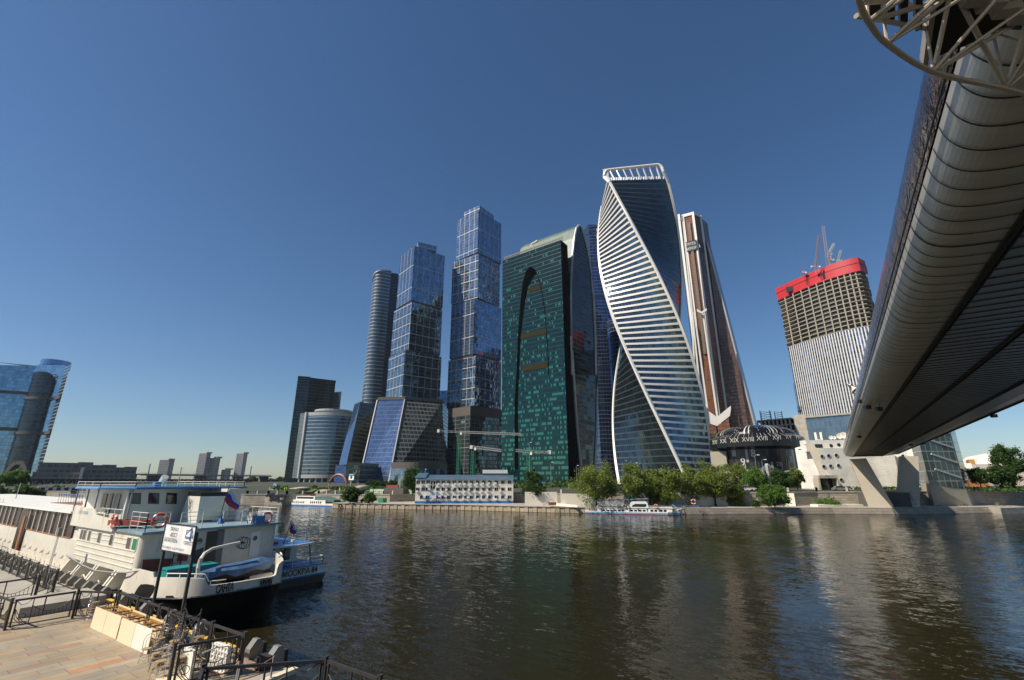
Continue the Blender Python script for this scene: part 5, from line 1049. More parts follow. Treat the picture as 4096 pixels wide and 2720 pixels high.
def sweep(b,prof,y0,y1,step,smooth=False,uvs=.0):
    n=max(1,round((y1-y0)/step))
    for i in range(n):
        ya,yb=y0+(y1-y0)*i/n,y0+(y1-y0)*(i+1)/n; L=0
        for (xa,za),(xb,zb_) in zip(prof,prof[1:]):
            d=math.hypot(xb-xa,zb_-za); b.face([(xa+bx(ya),ya,za),(xa+bx(yb),yb,za),(xb+bx(yb),yb,zb_),(xb+bx(ya),ya,zb_)],uv=[(ya,L),(yb,L),(yb,L+d),(ya,L+d)],smooth=smooth); L+=d
N=4
def refine(pr,n=4):
    out=[]
    for i in range(len(pr)-1):
        p0=pr[max(0,i-1)];p1=pr[i];p2=pr[i+1];p3=pr[min(len(pr)-1,i+2)]
        for k in range(n):
            t=k/n; out.append(tuple(.5*(2*p1[j]+(p2[j]-p0[j])*t+(2*p0[j]-5*p1[j]+4*p2[j]-p3[j])*t*t+(3*p1[j]-p0[j]-3*p2[j]+p3[j])*t**3) for j in(0,1)))
    return out+[pr[-1]]
prf=refine(prof)
b=MB(); sweep(b,prf,D0,D1,12,True); b.build('metal_belly',M['brmetal'],r)
b=MB(); 
seams=[D0+.85*i for i in range(int((D1-D0)/.85)+1)]
inn=[(x,z) for x,z in prf]
def off(pr,o):
    out=[]
    for i,(x,z) in enumerate(pr):
        a=pr[max(0,i-1)];c=pr[min(len(pr)-1,i+1)]; dx_,dz_=c[0]-a[0],c[1]-a[1]; L=math.hypot(dx_,dz_); out.append((x-dz_/L*-o*-1,z-(-dx_/L)*-o*-1)) 
    return out
of=[(x-.02,z-.02) for x,z in prf]
for i,y in enumerate(seams):
    w_=.05 if i%10 else .09
    for (xa,za),(xb,zb_) in zip(of,of[1:]): b.face([(xa+bx(y),y,za),(xa+bx(y),y+w_,za),(xb+bx(y),y+w_,zb_),(xb+bx(y),y,zb_)])
b.build('panel_seams',M['joint'],r)
b=MB(); soff=[(5.12,15.1),(8.0,15.1),(11.7,15.1),(13.6,15.25),(15.3,15.6)]
M['soffit']=flat('underside_panels',(.46,.43,.37),.35,.75,var=.15,scale=.5)
sweep(b,soff,D0,D1,20); b.build('underside',M['soffit'],r)
b=MB()
for i,y in enumerate(seams):
    b.bar((5.2+bx(y),y,15.09),(11.7+bx(y),y,15.09),.04,.03); b.bar((11.7+bx(y),y,15.09),(15.2+bx(y),y,15.56),.04,.03)
b.build('underside_seams',M['joint'],r)
for x,z in ((5.1,15.08),(8.0,15.07),(11.7,15.07),(15.3,15.55)):
    b=MB(); b.bar((x+bx(D0),D0,z),(x+bx(D1),D1,z),.14,.1); b.bar((x+.2+bx(D0),D0,z),(x+.2+bx(D1),D1,z),.05,.1); b.build('edge_channel',M['joint'],r)
gp=refine([(3.1,16.25),(3.0,17.0),(3.3,18.0),(4.3,19.2),(6,20.0),(9.2,20.4),(12.4,20.0),(14.6,18.6),(15.5,17),(15.4,15.7)],3)
b=MB(); sweep(b,gp,D0,D1,12,True); b.build('tinted_glass',M['copper'],r)
b=MB()
for i,y in enumerate(seams):
    if i%2: continue
    for (xa,za),(xb,zb_) in zip(gp[:12],gp[1:13]): b.face([(xa+bx(y)-.03,y,za),(xa+bx(y)-.03,y+.05,za),(xb+bx(y)-.03,y+.05,zb_+.01),(xb+bx(y)-.03,y,zb_+.01)])
b.bar((3.1+bx(D0),D0,16.22),(3.1+bx(D1),D1,16.22),.03,.05); b.build('glazing_bars',M['joint'],r)
b=MB(); b.face([(x+bx(D1),D1,z) for x,z in prf]+[(x+bx(D1),D1,z) for x,z in soff]+[(x+bx(D1),D1,z) for x,z in gp[::-1]]); b.build('end_wall',M['soffit'],r)
def flood(p,label):
    r=thing('floodlight',p,label,'floodlight','black floodlights under the bridge'); b=MB(); b.obox(p,.5,.35,.35,.6); b.build('housing',M['black'],r); b=MB(); b.bar(p,(p[0]+.15,p[1],p[2]+.5),.06); b.build('bracket',M['iron'],r)
for i,(p,l) in enumerate((((2.95,56,15.9),'black floodlight nearest the glass edge of the bridge belly'),((3.2,54.5,15.1),'middle black floodlight of three across the bridge belly'),((3.9,53,14.7),'lowest black floodlight of three across the bridge belly'),((3.4,88,14.8),'single black floodlight farther along the bridge belly'),((11.5,110,14.6),'left one of two black floodlights on the bridge underside'),((13.5,112,14.9),'right one of two black floodlights on the bridge underside'),((14.9,71,15.25),'black floodlight hanging below the right bridge edge against the sky'),((15.0,165,14.9),'black floodlight beside the glass stair tower top'))): flood(p,l)
# piers
r=thing('bridge_pier',(8,170,1.5),'slanted cream concrete bridge pier, half sunlit','bridge pier')
def quadpier(pts,Yf,dep,name,mat):
    b=MB(); F3=[at(q1(*p),Y=Yf) for p in pts]; B3=[p+Vector((0,dep,0)) for p in F3]; b.face(F3); b.loft(F3,B3); b.face(B3[::-1]); return b.build(name,mat,r)
quadpier([(885,1290),(1283,1290),(840,520),(585,535)],167,6,'leg',M['pierconc'])
r=thing('bridge_pier',(20,178,1.5),'broad upright concrete bridge pier in the shade','bridge pier')
quadpier([(1335,1290),(1692,1290),(1660,488),(1370,488)],172,5,'leg',M['pierconc'])
p=at(q1(1340,1150),Y=171.95); 
b=MB(); b.face([at(q1(*p),Y=171.9) for p in ((1360,1285),(1680,1285),(1678,1180),(1360,1195))]); b.build('painted_patch',flat('white_painted_patch',(.45,.45,.42),.8,var=.5,scale=1.2),r)
b=MB(); b.prism([(3.5,169),(15,171),(15,180),(3.5,178)],1.5,5.3); tag(b.build('pier_block',M['darkconc']),'dark concrete block between the two bridge piers','block')
# ------------------------------------------------------------------ overhead ring truss
r=thing('ring_gallery_truss',(7,11,19),'round overhead gallery of steel tubes and dark panels beside the bridge','gallery')
node=[c8(*p) for p in ((128,-120),(155,20),(215,150),(345,305),(668,500),(1175,620))]; Z1=14.0
bn=[at(p,z=Z1) for p in node]+[Vector((3.9,9.5,Z1)),Vector((5.2,10,Z1))]
M['tube']=flat('beige_steel_tube',(.40,.35,.28),.4,.2,var=.08)
cen2=Vector((4.3,5.8,Z1))
sm=[]
for i in range(len(bn)-1):
    p0=bn[max(0,i-1)];p1=bn[i];p2=bn[i+1];p3=bn[min(len(bn)-1,i+2)]
    for k in range(6):
        t=k/6; sm.append(.5*(2*p1+(p2-p0)*t+(2*p0-5*p1+4*p2-p3)*t*t+(3*p1-p0-3*p2+p3)*t**3))
sm.append(bn[-1])
b=MB(); b.tube(sm,.036,8); b.build('lower_ring',M['tube'],r)
ub=[p+(cen2-p).normalized()*.1+Vector((0,0,.95)) for p in bn]; ins=[p.lerp(cen2,.42)+Vector((0,0,.6)) for p in bn]
b=MB(); b.tube(ub,.02,8); b.build('upper_ring',M['tube'],r); b=MB(); b.tube(ins,.03,8); b.build('inner_ring',M['tube'],r)
for i in range(len(bn)):
    for q_,rad in ((ub[i],.02),(ins[i],.026)):
        b=MB(); b.tube([bn[i],q_],rad,6); b.build('strut',M['tube'],r)
    if i+1<len(bn):
        for p_,q_ in ((bn[i],ins[i+1]),): b=MB(); b.tube([p_,q_],.022,6); b.build('diagonal_brace',M['tube'],r)
M['soffdark']=flat('dark_soffit_panel',(.035,.032,.03),.5,.2,var=.3)
P4=[at(c8(*p),z=14.75) for p in ((600,430),(880,325),(1020,-300),(700,-300))]
b=MB(); up=Vector((0,0,.2)); 
b.face(P4); b.face([p+up for p in P4[::-1]]); b.loft(P4,[p+up for p in P4]); b.build('platform_panel',M['soffdark'],r)
b=MB(); b.bar(P4[0],P4[3],.06,.2); b.build('platform_edge',M['tube'],r)
P5=[at(c8(*p),z=14.85) for p in ((880,325),(1400,80),(1500,-300),(1020,-300))]; b=MB(); b.face(P5); b.face([p+up for p in P5[::-1]]); b.loft(P5,[p+up for p in P5]); b.build('platform_panel',M['soffdark'],r)
for xs in ((225,300,60),(350,400,60),(440,490,110),(545,590,130)):
    pp4=[at(c8(*p),z=14.6) for p in ((xs[0],xs[2]+90),(xs[1],xs[2]+75),(xs[1]+10,-200),(xs[0],-200))]; b=MB(); b.face(pp4); b.loft(pp4,[p+Vector((0,0,.15)) for p in pp4]); b.face([p+Vector((0,0,.15)) for p in pp4[::-1]]); b.build('tread_panel',M['soffdark'],r)
for a_,c_ in (((130,110),(620,200)),((190,15),(480,0)),((215,150),(620,30)),((345,305),(800,-50)),((668,500),(1300,130)),((668,500),(790,-60)),((1175,620),(820,-60)),((1175,620),(1320,150))):
    b=MB(); b.tube([at(c8(*a_),z=14.05),at(c8(*c_),z=14.7)],.032,6); b.build('strut',M['tube'],r)
for k in range(4):
    a=at(c8(960+k*110,-10+k*40),z=14.6); b=MB(); b.obox(a,.28,.16,.13,.5); b.build('bracket',M['concrete'],r)
b=MB(); b.box(2.6,6,5,7,14.9,14.98); b.build('walkway_deck',M['soffdark'],r)
# white nozzle shaped lamp fixed on the bridge side
p=at(Z4(125,1045) if False else crop(3300,800,.7013)(125,1050),d=70); r=thing('side_canopy',(p.x,p.y,p.z),'small pale wedge canopy sticking out of the bridge side','canopy'); e=Vector((3,p.y,p.z)); b=MB(); b.face([p,e,e+Vector((0,0,-.9)),p+Vector((.9,0,-.5))]); b.loft([p,e,e+Vector((0,0,-.9)),p+Vector((.9,0,-.5))],[p+Vector((.2,3,.1)),e+Vector((0,3,0)),e+Vector((0,3,-.9)),p+Vector((1,3,-.4))]); b.build('canopy_shell',M['white'],r)
# ------------------------------------------------------------------ moored white ship
r=thing('passenger_ship',(-60,18.5,0),'big white passenger ship with black stern moored at the near quay','ship')
SPT=[(-39,13.9),(-36.6,13.93),(-34.6,14.05),(-33.2,14.5),(-32.35,15.4),(-31.92,16.6),(-31.8,18),(-32.0,19.1),(-32.9,20.2),(-34.6,21.3),(-36.8,22.3),(-39,23.1)]
def so(th,k=1.0,zz=0): # stern outline, smooth through the measured points
    u=(th+math.pi/2)/math.pi*(len(SPT)-1); i=min(len(SPT)-2,max(0,int(u))); t=u-i
    g=lambda n:SPT[min(len(SPT)-1,max(0,n))]; p0,p1,p2,p3=g(i-1),g(i),g(i+1),g(i+2)
    x,y=[.5*(2*p1[j]+(p2[j]-p0[j])*t+(2*p0[j]-5*p1[j]+4*p2[j]-p3[j])*t*t+(3*p1[j]-p0[j]-3*p2[j]+p3[j])*t**3) for j in (0,1)]
    return (-39+(x+39)*k,18.55+(y-18.55)*k,zz)
def tab(xs,ys,x):
    for a,b_,c,d in zip(xs,xs[1:],ys,ys[1:]):
        if a<=x<=b_: return c+(d-c)*(x-a)/(b_-a)
    return ys[0] if x<xs[0] else ys[-1]
THT=max((pjx(*so(-math.pi/2+math.pi*i/400),) if False else pjx(*so(-math.pi/2+math.pi*i/400,1,2.0)),-math.pi/2+math.pi*i/400) for i in range(401))[1]
def edgez(th,xs,ys,first,last):
    p=so(th,1,2.0); X=(pjx(*p)-600)/.3507
    if X<xs[0]: return first
    if th>THT: return last
    return zat(r3(X,tab(xs,ys,X)),p)
THS=[-math.pi/2+math.pi*i/40 for i in range(41)]
KN=([0,300,600,900,1200,1400,1560],[1270,1275,1250,1210,1155,1115,1075]); kz=lambda th:edgez(th,KN[0],KN[1],zat(r3(0,1270),so(-1.3,1)),zat(r3(1500,1085),so(THT-.05,1)))
def hullring(k,zf): return [(-130,18.55-4.65*k*1.0,zf(-1.57)),(-60,18.55-4.65*k,zf(-1.57))]+[so(t,k,zf(t)) for t in THS]+[(-60,18.55+4.65*k,zf(1.57)),(-130,18.55+4.65*k,zf(1.57))]
b=MB(); b.loft(hullring(.80,lambda t:-1),hullring(.86,lambda t:0.0),closed=False,smooth=True); b.loft(hullring(.86,lambda t:0),hullring(.95,lambda t:kz(t)*.55),closed=False,smooth=True); b.loft(hullring(.95,lambda t:kz(t)*.55),hullring(1.0,kz),closed=False,smooth=True); b.build('hull',M['black'],r)
b=MB(); rg=[Vector(so(t,1.004,kz(t)+.02)) for t in THS]; b.tube(rg,.07,6); b.build('rubbing_strake',M['black'],r)
TP=([0,560,590,640,750,1000,1380,1420,1435,1480,1560],[1030,1040,1045,1120,1112,1078,1015,1000,880,840,830]); topz=lambda th:edgez(th,TP[0],TP[1],kz(th)+1.5,zat(r3(1490,838),so(THT-.05,1)))
fine=[-math.pi/2+math.pi*i/120 for i in range(121)]
b=MB(); lo=[so(t,1.0,kz(t)+.03) for t in fine]; hi=[so(t,1.0,topz(t)) for t in fine]; hi2=[so(t,.975,topz(t)) for t in fine]; lo2=[so(t,.975,kz(t)) for t in fine]
b.loft(lo,hi,closed=False,smooth=True); b.loft(hi,hi2,closed=False); b.loft(hi2,lo2,closed=False); 
b.face([(-41.2,13.92,kz(-1.5)),(-39,13.9,kz(-1.5)),(-39,13.9,topz(-1.5)),(-40.3,13.92,topz(-1.5))]); b.build('bulwark',M['shipwhite'],r)
def ont(x_): # stern angle seen at a photo column
    return min((abs(pjx(*so(-math.pi/2+math.pi*i/1600,1,2.2))-x_),-math.pi/2+math.pi*i/1600) for i in range(1,1400))[1]
def pjx3(p): return pjx(p[0],p[1],p[2])
def deco(pts,mat,name,k=1.006,r3=r3):
    b=MB(); P3=[]
    for x,y in pts:
        t=ont(r3(x,y)[0]); s_=so(t,k); z=zat(r3(x,y),s_); P3.append((s_[0],s_[1],z))
    b.face(P3); return b.build(name,mat,r)
deco([(985,955),(1090,968),(1108,930),(1112,885),(1060,876),(1020,878),(1005,900)],M['black'],'bulwark_opening',1.012,A)
deco([(188,1245),(200,1232),(270,1232),(284,1243),(275,1258),(200,1258)],M['black'],'fairlead_slot')
deco([(962,1185),(985,1165),(1050,1150),(1060,1160),(1035,1182),(975,1196)],M['midgrey'],'fairlead_slot'); deco([(1155,1140),(1180,1130),(1230,1128),(1238,1140),(1215,1155),(1160,1158)],M['midgrey'],'fairlead_slot')
for ch,x,y in list(zip('САНТА',(772,814,855,893,928),(1200,1194,1188,1180,1172)))+list(zip('МАРИЯ',(1268,1298,1322,1348,1376),(1122,1117,1112,1107,1100))):
    t=ont(r3(x,y)[0]); s0=Vector(so(t,1.008)); s1=Vector(so(t+.02,1.008)); z=zat(r3(x,y),s0); d=(s1-s0); d.z=0
    text(ch,.62 if x<1000 else .60,face_frame(Vector((s0.x,s0.y,z-.02)),d),M['black'],r,name='name_letter',align='CENTER',ext=.01,sx=.52 if x<1000 else .5,bold=.012)
text('РП-022-0016',.16,face_frame(Vector((*so(ont(r3(1100,1100)[0])-.05,1.01)[:2],2.45)),Vector(so(ont(r3(1100,1100)[0])+.05))-Vector(so(ont(r3(1100,1100)[0])-.05))),M['midgrey'],r)
b=MB(); b.tube([so(t,.985,topz(t)+.22) for t in fine[20:52]],.03,6)
for t in fine[20:52:8]: b.bar(so(t,.985,topz(t)),so(t,.985,topz(t)+.22),.04)
b.build('stern_rail',M['white'],r)
b=MB(); b.tube([so(t,.97,topz(t)+.3+.05*math.sin(t*3)) for t in fine[84:104]],.05,6); b.build('stern_rail',M['white'],r)
b=MB(); b.face([so(t,.97,1.75) for t in THS]+[(-39.4,18.55+4.5,1.75),(-39.4,18.55-4.5,1.75)]); b.build('aft_deck',M['darkconc'],r)
# deckhouse
yn,yf,xa=13.9,23.2,-39.35
b=MB(); rc=.5; arcp=[(xa-rc+rc*math.sin(k*math.pi/12),yn+rc-rc*math.cos(k*math.pi/12)) for k in range(7)]
pl=[(-52.2,yn)]+arcp+[(xa,yf),(-52.2,yf)]
b.loft([(p[0],p[1],2.6) for p in pl],[(p[0],p[1],5.08) for p in pl]); b.face([(p[0],p[1],2.6) for p in pl[::-1]])
b.box(-52,xa-.01,yn+.75,yf-.1,1.3,2.6); b.build('deckhouse_wall',M['shipwhite'],r)
b=MB()
for z in (2.95,3.3,3.65,4.0): b.bar((-51.9,yn-.02,z),(xa-.6,yn-.02,z),.05,.045)
for z in (4.35,4.68): 
    for x0,x1 in ((-48.9,-47.5),(-46.6,-45),(-44.1,-41.8)): b.bar((x0,yn-.02,z),(x1,yn-.02,z),.04,.04)
b.build('side_ribs',M['shipwhite'],r)
for (x,w_) in ((-51.1,.3),(-50.4,.35),(-49.3,.3),(-47.05,.32),(-44.55,.34),(-41.3,.38),(-40.25,.4)):
    b=MB(); b.box(x-w_,x+w_,yn-.03,yn+.05,4.02,4.86); f_=b.build('window',M['shipwhite'],r); b=MB(); b.box(x-w_+.07,x+w_-.07,yn-.045,yn,4.1,4.78); b.build('pane',M['green'] if x>-40.5 else M['glassdark'],f_)
# sponson with slanted buttresses
b=MB(); b.box(-52.5,-40.5,13.15,yn+.8,1.1,1.32); b.build('sponson_shelf',M['shipwhite'],r)
for x in (-52.2,-49.6,-49.1,-46.4,-45.9,-42.6,-42.1):
    b=MB(); pr=[(yn+.75,2.62),(yn-.02,2.62),(13.15,1.3),(yn+.75,1.3)]; b.loft([(x-.12,y,z) for y,z in pr],[(x+.12,y,z) for y,z in pr]); b.face([(x+.12,y,z) for y,z in pr]); b.face([(x-.12,y,z) for y,z in pr[::-1]]); b.build('buttress',M['shipwhite'],r)
b=MB(); b.tube([(-47.9,13.6,1.3),(-47.9,13.6,1.75),(-47.5,13.6,1.9),(-47.1,13.6,1.75),(-47.1,13.6,1.3)],.05,6); b.cyl((-50.6,13.6,1.32),.14,.5,8); b.tube([(-44.2,13.5,1.3),(-44.2,13.5,1.8),(-44,13.5,1.9),(-43.8,13.5,1.8),(-43.8,13.5,1.3)],.04,6); b.build('mooring_bitts',M['shipwhite'],r)
b=MB(); b.tube([(-53,13.75,2.75),(-51,13.6,2.72),(-48,13.55,2.5),(-45,13.5,2.42),(-42,13.5,2.6),(-40,13.7,2.75),(-38.6,13.95,2.98)],.045,6); b.build('hose',M['midgrey'],r)
# upper deck slab
b=MB(); b.box(-53.9,-38.95,13.75,23.4,5.08,5.25); b.build('upper_deck',M['deckblue'],r)
# aft wall fittings
def onA(p,o=.03): q=at(p,X=xa+o); return q
def quadA(pts,mat,name,o=.03,cr=A):
    b=MB(); b.face([at(cr(*p),X=xa+o) for p in pts]); return b.build(name,mat,r)
for x,y,rad in ((1180,583,.19),(1438,566,.19),(1838,545,.17)):
    c=onA(A(x,y),.04); b=MB(); b.loft([c+Vector((0,rad*1.3*math.cos(k*.3927),rad*1.3*math.sin(k*.3927))) for k in range(16)],[c+Vector((.05,rad*math.cos(k*.3927),rad*math.sin(k*.3927))) for k in range(16)]); f_=b.build('porthole',M['shipwhite'],r); b=MB(); b.face([c+Vector((.03,rad*math.cos(k*.3927),rad*math.sin(k*.3927))) for k in range(16)]); b.build('pane',M['glassdark'],f_)
quadA([(1495,500),(1580,490),(1545,740),(1460,740)],M['black'],'recess_opening'); quadA([(1395,640),(1470,610),(1450,760),(1390,770)],M['darkconc'],'side_doorway')
quadA([(1575,480),(1625,470),(1590,735),(1545,740)],M['grey'],'recess_jamb',.05)
quadA([(1815,505),(1882,490),(1862,680),(1790,690)],M['white'],'door',.06)
quadA([(1030,700),(1250,690),(1210,780),(1020,790)],M['rust'],'brown_panel',.05); quadA([(1285,660),(1360,650),(1350,710),(1275,712)],M['rust'],'brown_panel',.05)
b=MB()
for k in range(7):
    z=2.3+k*.38; b.bar((xa+.02,19.5,z),(xa+.02,21.0,z),.03,.05)
b.build('wall_ribs',M['shipwhite'],r)
b=MB(); 
for z in (2.6,3.1,3.6,4.1): b.bar((xa+.3,15.9,z),(xa+.3,16.4,z),.04)
b.bar((xa+.3,15.9,2),(xa+.3,15.9,4.4),.05); b.bar((xa+.3,16.4,2),(xa+.3,16.4,4.4),.05); b.build('ladder',M['black'],r)
c=at(A(1745,578),X=xa+.5); b=MB()
for o in (0,.35):
    b.tube([c+Vector((o,.42*math.cos(k*.3927),.42*math.sin(k*.3927))) for k in range(16)],.025,5,closed=True)
for k in range(8): b.bar(c,c+Vector((0,.42*math.cos(k*.785),.42*math.sin(k*.785))),.025)
b.bar(c+Vector((-.5,0,0)),c+Vector((.4,0,0)),.08); b.build('hose_reel',M['black'],r)
# rails
def rail(pts,z0,h,bars,mat,step=1.5,rad=.025,name='deck_rail',par=None):
    b=MB(); pts=[Vector(p) for p in pts]
    for i in range(len(pts)-1):
        p,q=pts[i],pts[i+1]; L=(q-p).length; n=max(1,round(L/step))
        for k in range(bars): b.tube([p+Vector((0,0,z0+h*(k+1)/bars)),q+Vector((0,0,z0+h*(k+1)/bars))],rad if k==bars-1 else rad*.7,5)
        for k in range(n+1): s_=p.lerp(q,k/n); b.bar(s_+Vector((0,0,z0)),s_+Vector((0,0,z0+h)),rad*1.8)
    return b.build(name,mat,par or r)
rail([(-41.9,13.95,0),(-39.2,13.95,0)],5.25,1.2,4,M['shipwhite']); rail([(-39.2,13.95,0),(-39.2,15.3,0)],5.25,1.2,4,M['shipwhite']); rail([(-39.2,16.0,0),(-39.2,23.1,0)],5.25,1.12,4,M['shipwhite'],1.4); rail([(-39.2,23.2,0),(-46,23.2,0)],5.25,1.12,4,M['shipwhite'],1.4)
rail([(-48.2,13.95,0),(-43.9,13.95,0)],5.25,1.25,3,M['shipwhite'],1.6)
b=MB(); pr=[(-53.9,5.0),(-53.9,6.5),(-48.9,6.42),(-48.3,6.0),(-44.6,5.85),(-44.3,5.0)]; b.loft([(x,13.72,z) for x,z in pr],[(x,13.8,z) for x,z in pr]); b.face([(x,13.72,z) for x,z in pr[::-1]]); b.face([(x,13.8,z) for x,z in pr]); b.build('wing_bulwark',M['shipwhite'],r)
text('САНТА МАРИЯ',.36,face_frame((-52.6,13.7,5.95),(1,0,0)),M['lightblue'],r,sx=.9)
def buoy(c,ax,label,rad=.36,col='orange'):
    t_=thing('life_ring',c,label,'life ring','orange life rings'); b=MB(); c=Vector(c)
    u=Vector((1,0,0)) if ax=='y' else Vector((0,1,0)); P3=[c+u*rad*math.cos(k*.314)+Vector((0,0,rad*math.sin(k*.314))) for k in range(20)]; b.tube(P3,rad*.22,8,closed=True); b.build('ring',M[col],t_)
    b=MB()
    for k in range(4): a=k*math.pi/2+.78; p=c+u*rad*math.cos(a)+Vector((0,0,rad*math.sin(a))); d=(u*-math.sin(a)+Vector((0,0,math.cos(a))))*rad*.2; b.tube([p-d,p+d],rad*.25,8)
    b.build('white_band',M['white'],t_)
p=at(A(822,420),Y=13.6); buoy(p,'y','leftmost orange life ring on the ship, hung by the white wing panel',.42); p=at(A(1150,420),X=-39.05); buoy(p,'x','orange life ring on the ship rail left of the flag',.42); p=at(A(1926,398),X=-39.05); buoy(p,'x','orange life ring at the far right end of the ship upper rail',.38)
# wheelhouse and roof
b=MB(); b.box(-58,-47.8,15.3,22.6,5.25,7.86); b.build('wheelhouse_wall',M['shipwhite'],r)
for x0,x1 in ((928,1018),(1066,1150),(1194,1277)):
    P3=[at(A(*p),X=-47.77) for p in ((x0,297),(x1-4,300),(x1,221),(x0+8,219))]; b=MB(); b.face([p+Vector((.0,0,0)) for p in P3]); b.loft(P3,[p+Vector((-.1,0,0)) for p in P3]); f_=b.build('window',M['black'],r); b=MB(); cc_=sum(P3,Vector())/4; b.face([cc_+(p-cc_)*.86+Vector((.02,0,0)) for p in P3]); b.build('pane',M['glassdark'],f_)
for x0,x1 in ((-50.2,-49.2),(-51.6,-50.9),(-53.2,-52.2)):
    b=MB(); b.box(x0,x1,15.24,15.3,5.4 if x0==-51.6 else 6.3,7.5); b.build('window',M['glassdark'],r)
b=MB(); b.box(-47.8,-44.5,21.5,22.6,5.25,7.86); b.build('aft_cabin',M['shipwhite'],r)
rp=[(-55,13.7),(-49.4,13.7),(-47.3,15.6),(-45.5,23.6),(-60,23.6),(-60,15.0)]
b=MB(); b.prism(rp,7.88,7.95,m=0); b.prism(scalep(rp,.985),7.954,8.03,m=1)
for i in range(28): 
    x=-59+i*.46; b.bar((x,15.8,8.05),(x,23.2,8.05),.1,.04,m=1)
b.build('roof',[M['blue'],M['lightblue']],r)
rail([(-55,13.85,0),(-49.4,13.85,0),(-47.5,15.6,0),(-45.8,23.4,0),(-59.8,23.4,0)],8.03,.42,2,M['shipwhite'],1.8)
for x,y in ((-54.7,13.9),(-49.7,13.9),(-52.2,13.95),(-47.6,15.5)): b=MB(); b.bar((x,y,5.25),(x,y,7.88),.1); b.build('roof_post',M['midgrey'],r)
b=MB(); q=at(A(1180,130),Y=19.5); b.box(q.x-.8,q.x+.2,19.4,19.5,8.05,8.5); b.tube([(q.x-.2,19.45,8.4),(q.x+.3,19.45,8.9)],.3,8); b.build('loudspeaker',M['shipwhite'],r)
b=MB(); q=at(A(1290,130),Y=19); b.bar((q.x,19,8.03),(q.x,19,9.7),.06); b.bar((q.x-.5,19,9.6),(q.x+.5,19,9.6),.04); b.bar((q.x-.35,19,9.3),(q.x+.35,19,9.3),.04); b.build('mast',M['midgrey'],r)
b=MB(); q=at(A(1110,145),Y=18); b.box(q.x-.3,q.x+.3,18,18.5,8.03,8.45); b.build('roof_box',M['blue'],r)
# funnel
b=MB(); fb4=[(-47.2,19.1),(-44.0,19.1),(-44.0,21.6),(-47.2,21.6)]; ft=[(-46.4,19.1),(-44.1,19.1),(-43.2,20.9),(-45.9,21.6)]
b.prism(fb4,5.25,7.3,top=ft); b.prism([(p[0],p[1]) for p in ft],7.3,7.62,m=1); b.build('funnel',[M['shipwhite'],M['black']],r)
b=MB(); e=Vector((-45.4,19.0,6.6)); 
for s_ in (-1,1):
    b.tube([e+Vector((s_*.05*k_,-.02,dz)) for k_,dz in ((0,.45),(3,.3),(1,.1),(4,-.1),(1,-.3),(3,-.4))],.025,5)
b.build('funnel_emblem',M['black'],r)
b=MB(); b.face([at(A(*p),X=-43.93) for p in ((1435,430),(1530,440),(1530,330),(1490,315),(1455,335))]); b.build('funnel_door',M['grey'],r)
# upper deck clutter
def small(name,label,cat,f_,mat): b=MB(); f_(b); return tag(b.build(name,mat),label,cat)
def redfloat(b):
    c=at(A(940,445),Y=15.0); 
    b.M=Matrix.Translation((-43.6,14.7,5.45))@Matrix.Rotation(.5,4,'Z'); pr=[(-1.6,-.5),(-.9,-.8),(1.2,-.8),(1.7,0),(1.2,.8),(-.9,.8),(-1.6,.5)]; b.loft([(x,y,0) for x,y in pr],[(x,y,.35) for x,y in pr]); pi=[(x*.5,y*.45) for x,y in pr]; b.loft([(x,y,.35) for x,y in pr],[(x,y,.35) for x,y in pi]); b.loft([(x,y,.35) for x,y in pi],[(x,y,.05) for x,y in pi]); b.face([(x,y,.05) for x,y in pi])
small('rescue_float','red rescue float lying on the ship upper deck beside the life ring','float',redfloat,M['rust'])
t_=thing('air_conditioner',(-41,20.6,5.25),'white air conditioner unit on the ship upper deck right of the flag','air conditioner'); b=MB(); c=at(A(1745,415),z=5.3); b.obox((c.x,c.y,5.72),.4,1.0,.9); b.build('housing',M['lamp'],t_); b=MB(); c2_=Vector((c.x+.23,c.y,5.72)); b.tube([c2_+Vector((0,.3*math.cos(k*.52),.3*math.sin(k*.52))) for k in range(12)],.03,5,closed=True); b.build('fan_grille',M['midgrey'],t_)
def tank(b): c=at(A(1880,400),z=5.6); b.tube([c+Vector((0,-.9,.1)),c+Vector((0,.8,.1))],.42,12)
small('raft_canister','white round life raft canister on the ship upper deck by the right life ring','canister',tank,M['lamp'])
def bb_(b): c=at(A(1862,440),z=5.27); b.obox((c.x,c.y,5.55),.5,.7,.6)
small('blue_box','small blue box under the raft canister','box',bb_,M['blue'])
def rope(b):
    c=at(A(1822,380),X=-39.0)
    for k in range(7): b.tube([c+Vector((0,-.35+k*.11,.55)),c+Vector((.08,-.38+k*.11,-.2)),c+Vector((0,-.3+k*.1,-.6+.08*(k%3)))],.035,5)
small('rope_bundle','dark bundle of hanging ropes on the ship rail','rope',rope,M['iron'])
def jets(b):
    c=at(A(1250,390),z=5.3); b.obox((c.x,c.y,5.75),1.5,1.5,.9); b.obox((c.x,c.y+.2,6.4),.8,1.2,.5)
small('covered_machine','blue covered deck machine left of the funnel','machine',jets,M['tarp'])
def bell(b):
    c=at(A(1590,430),X=-39.0); b.cyl((c.x,c.y,c.z-.1),.28,.35,12,r2=.1); b.cyl((c.x,c.y,c.z+.25),.08,.3,8)
small('deck_horn','blue bell shaped horn on the ship rail under the flag','horn',bell,M['blue'])
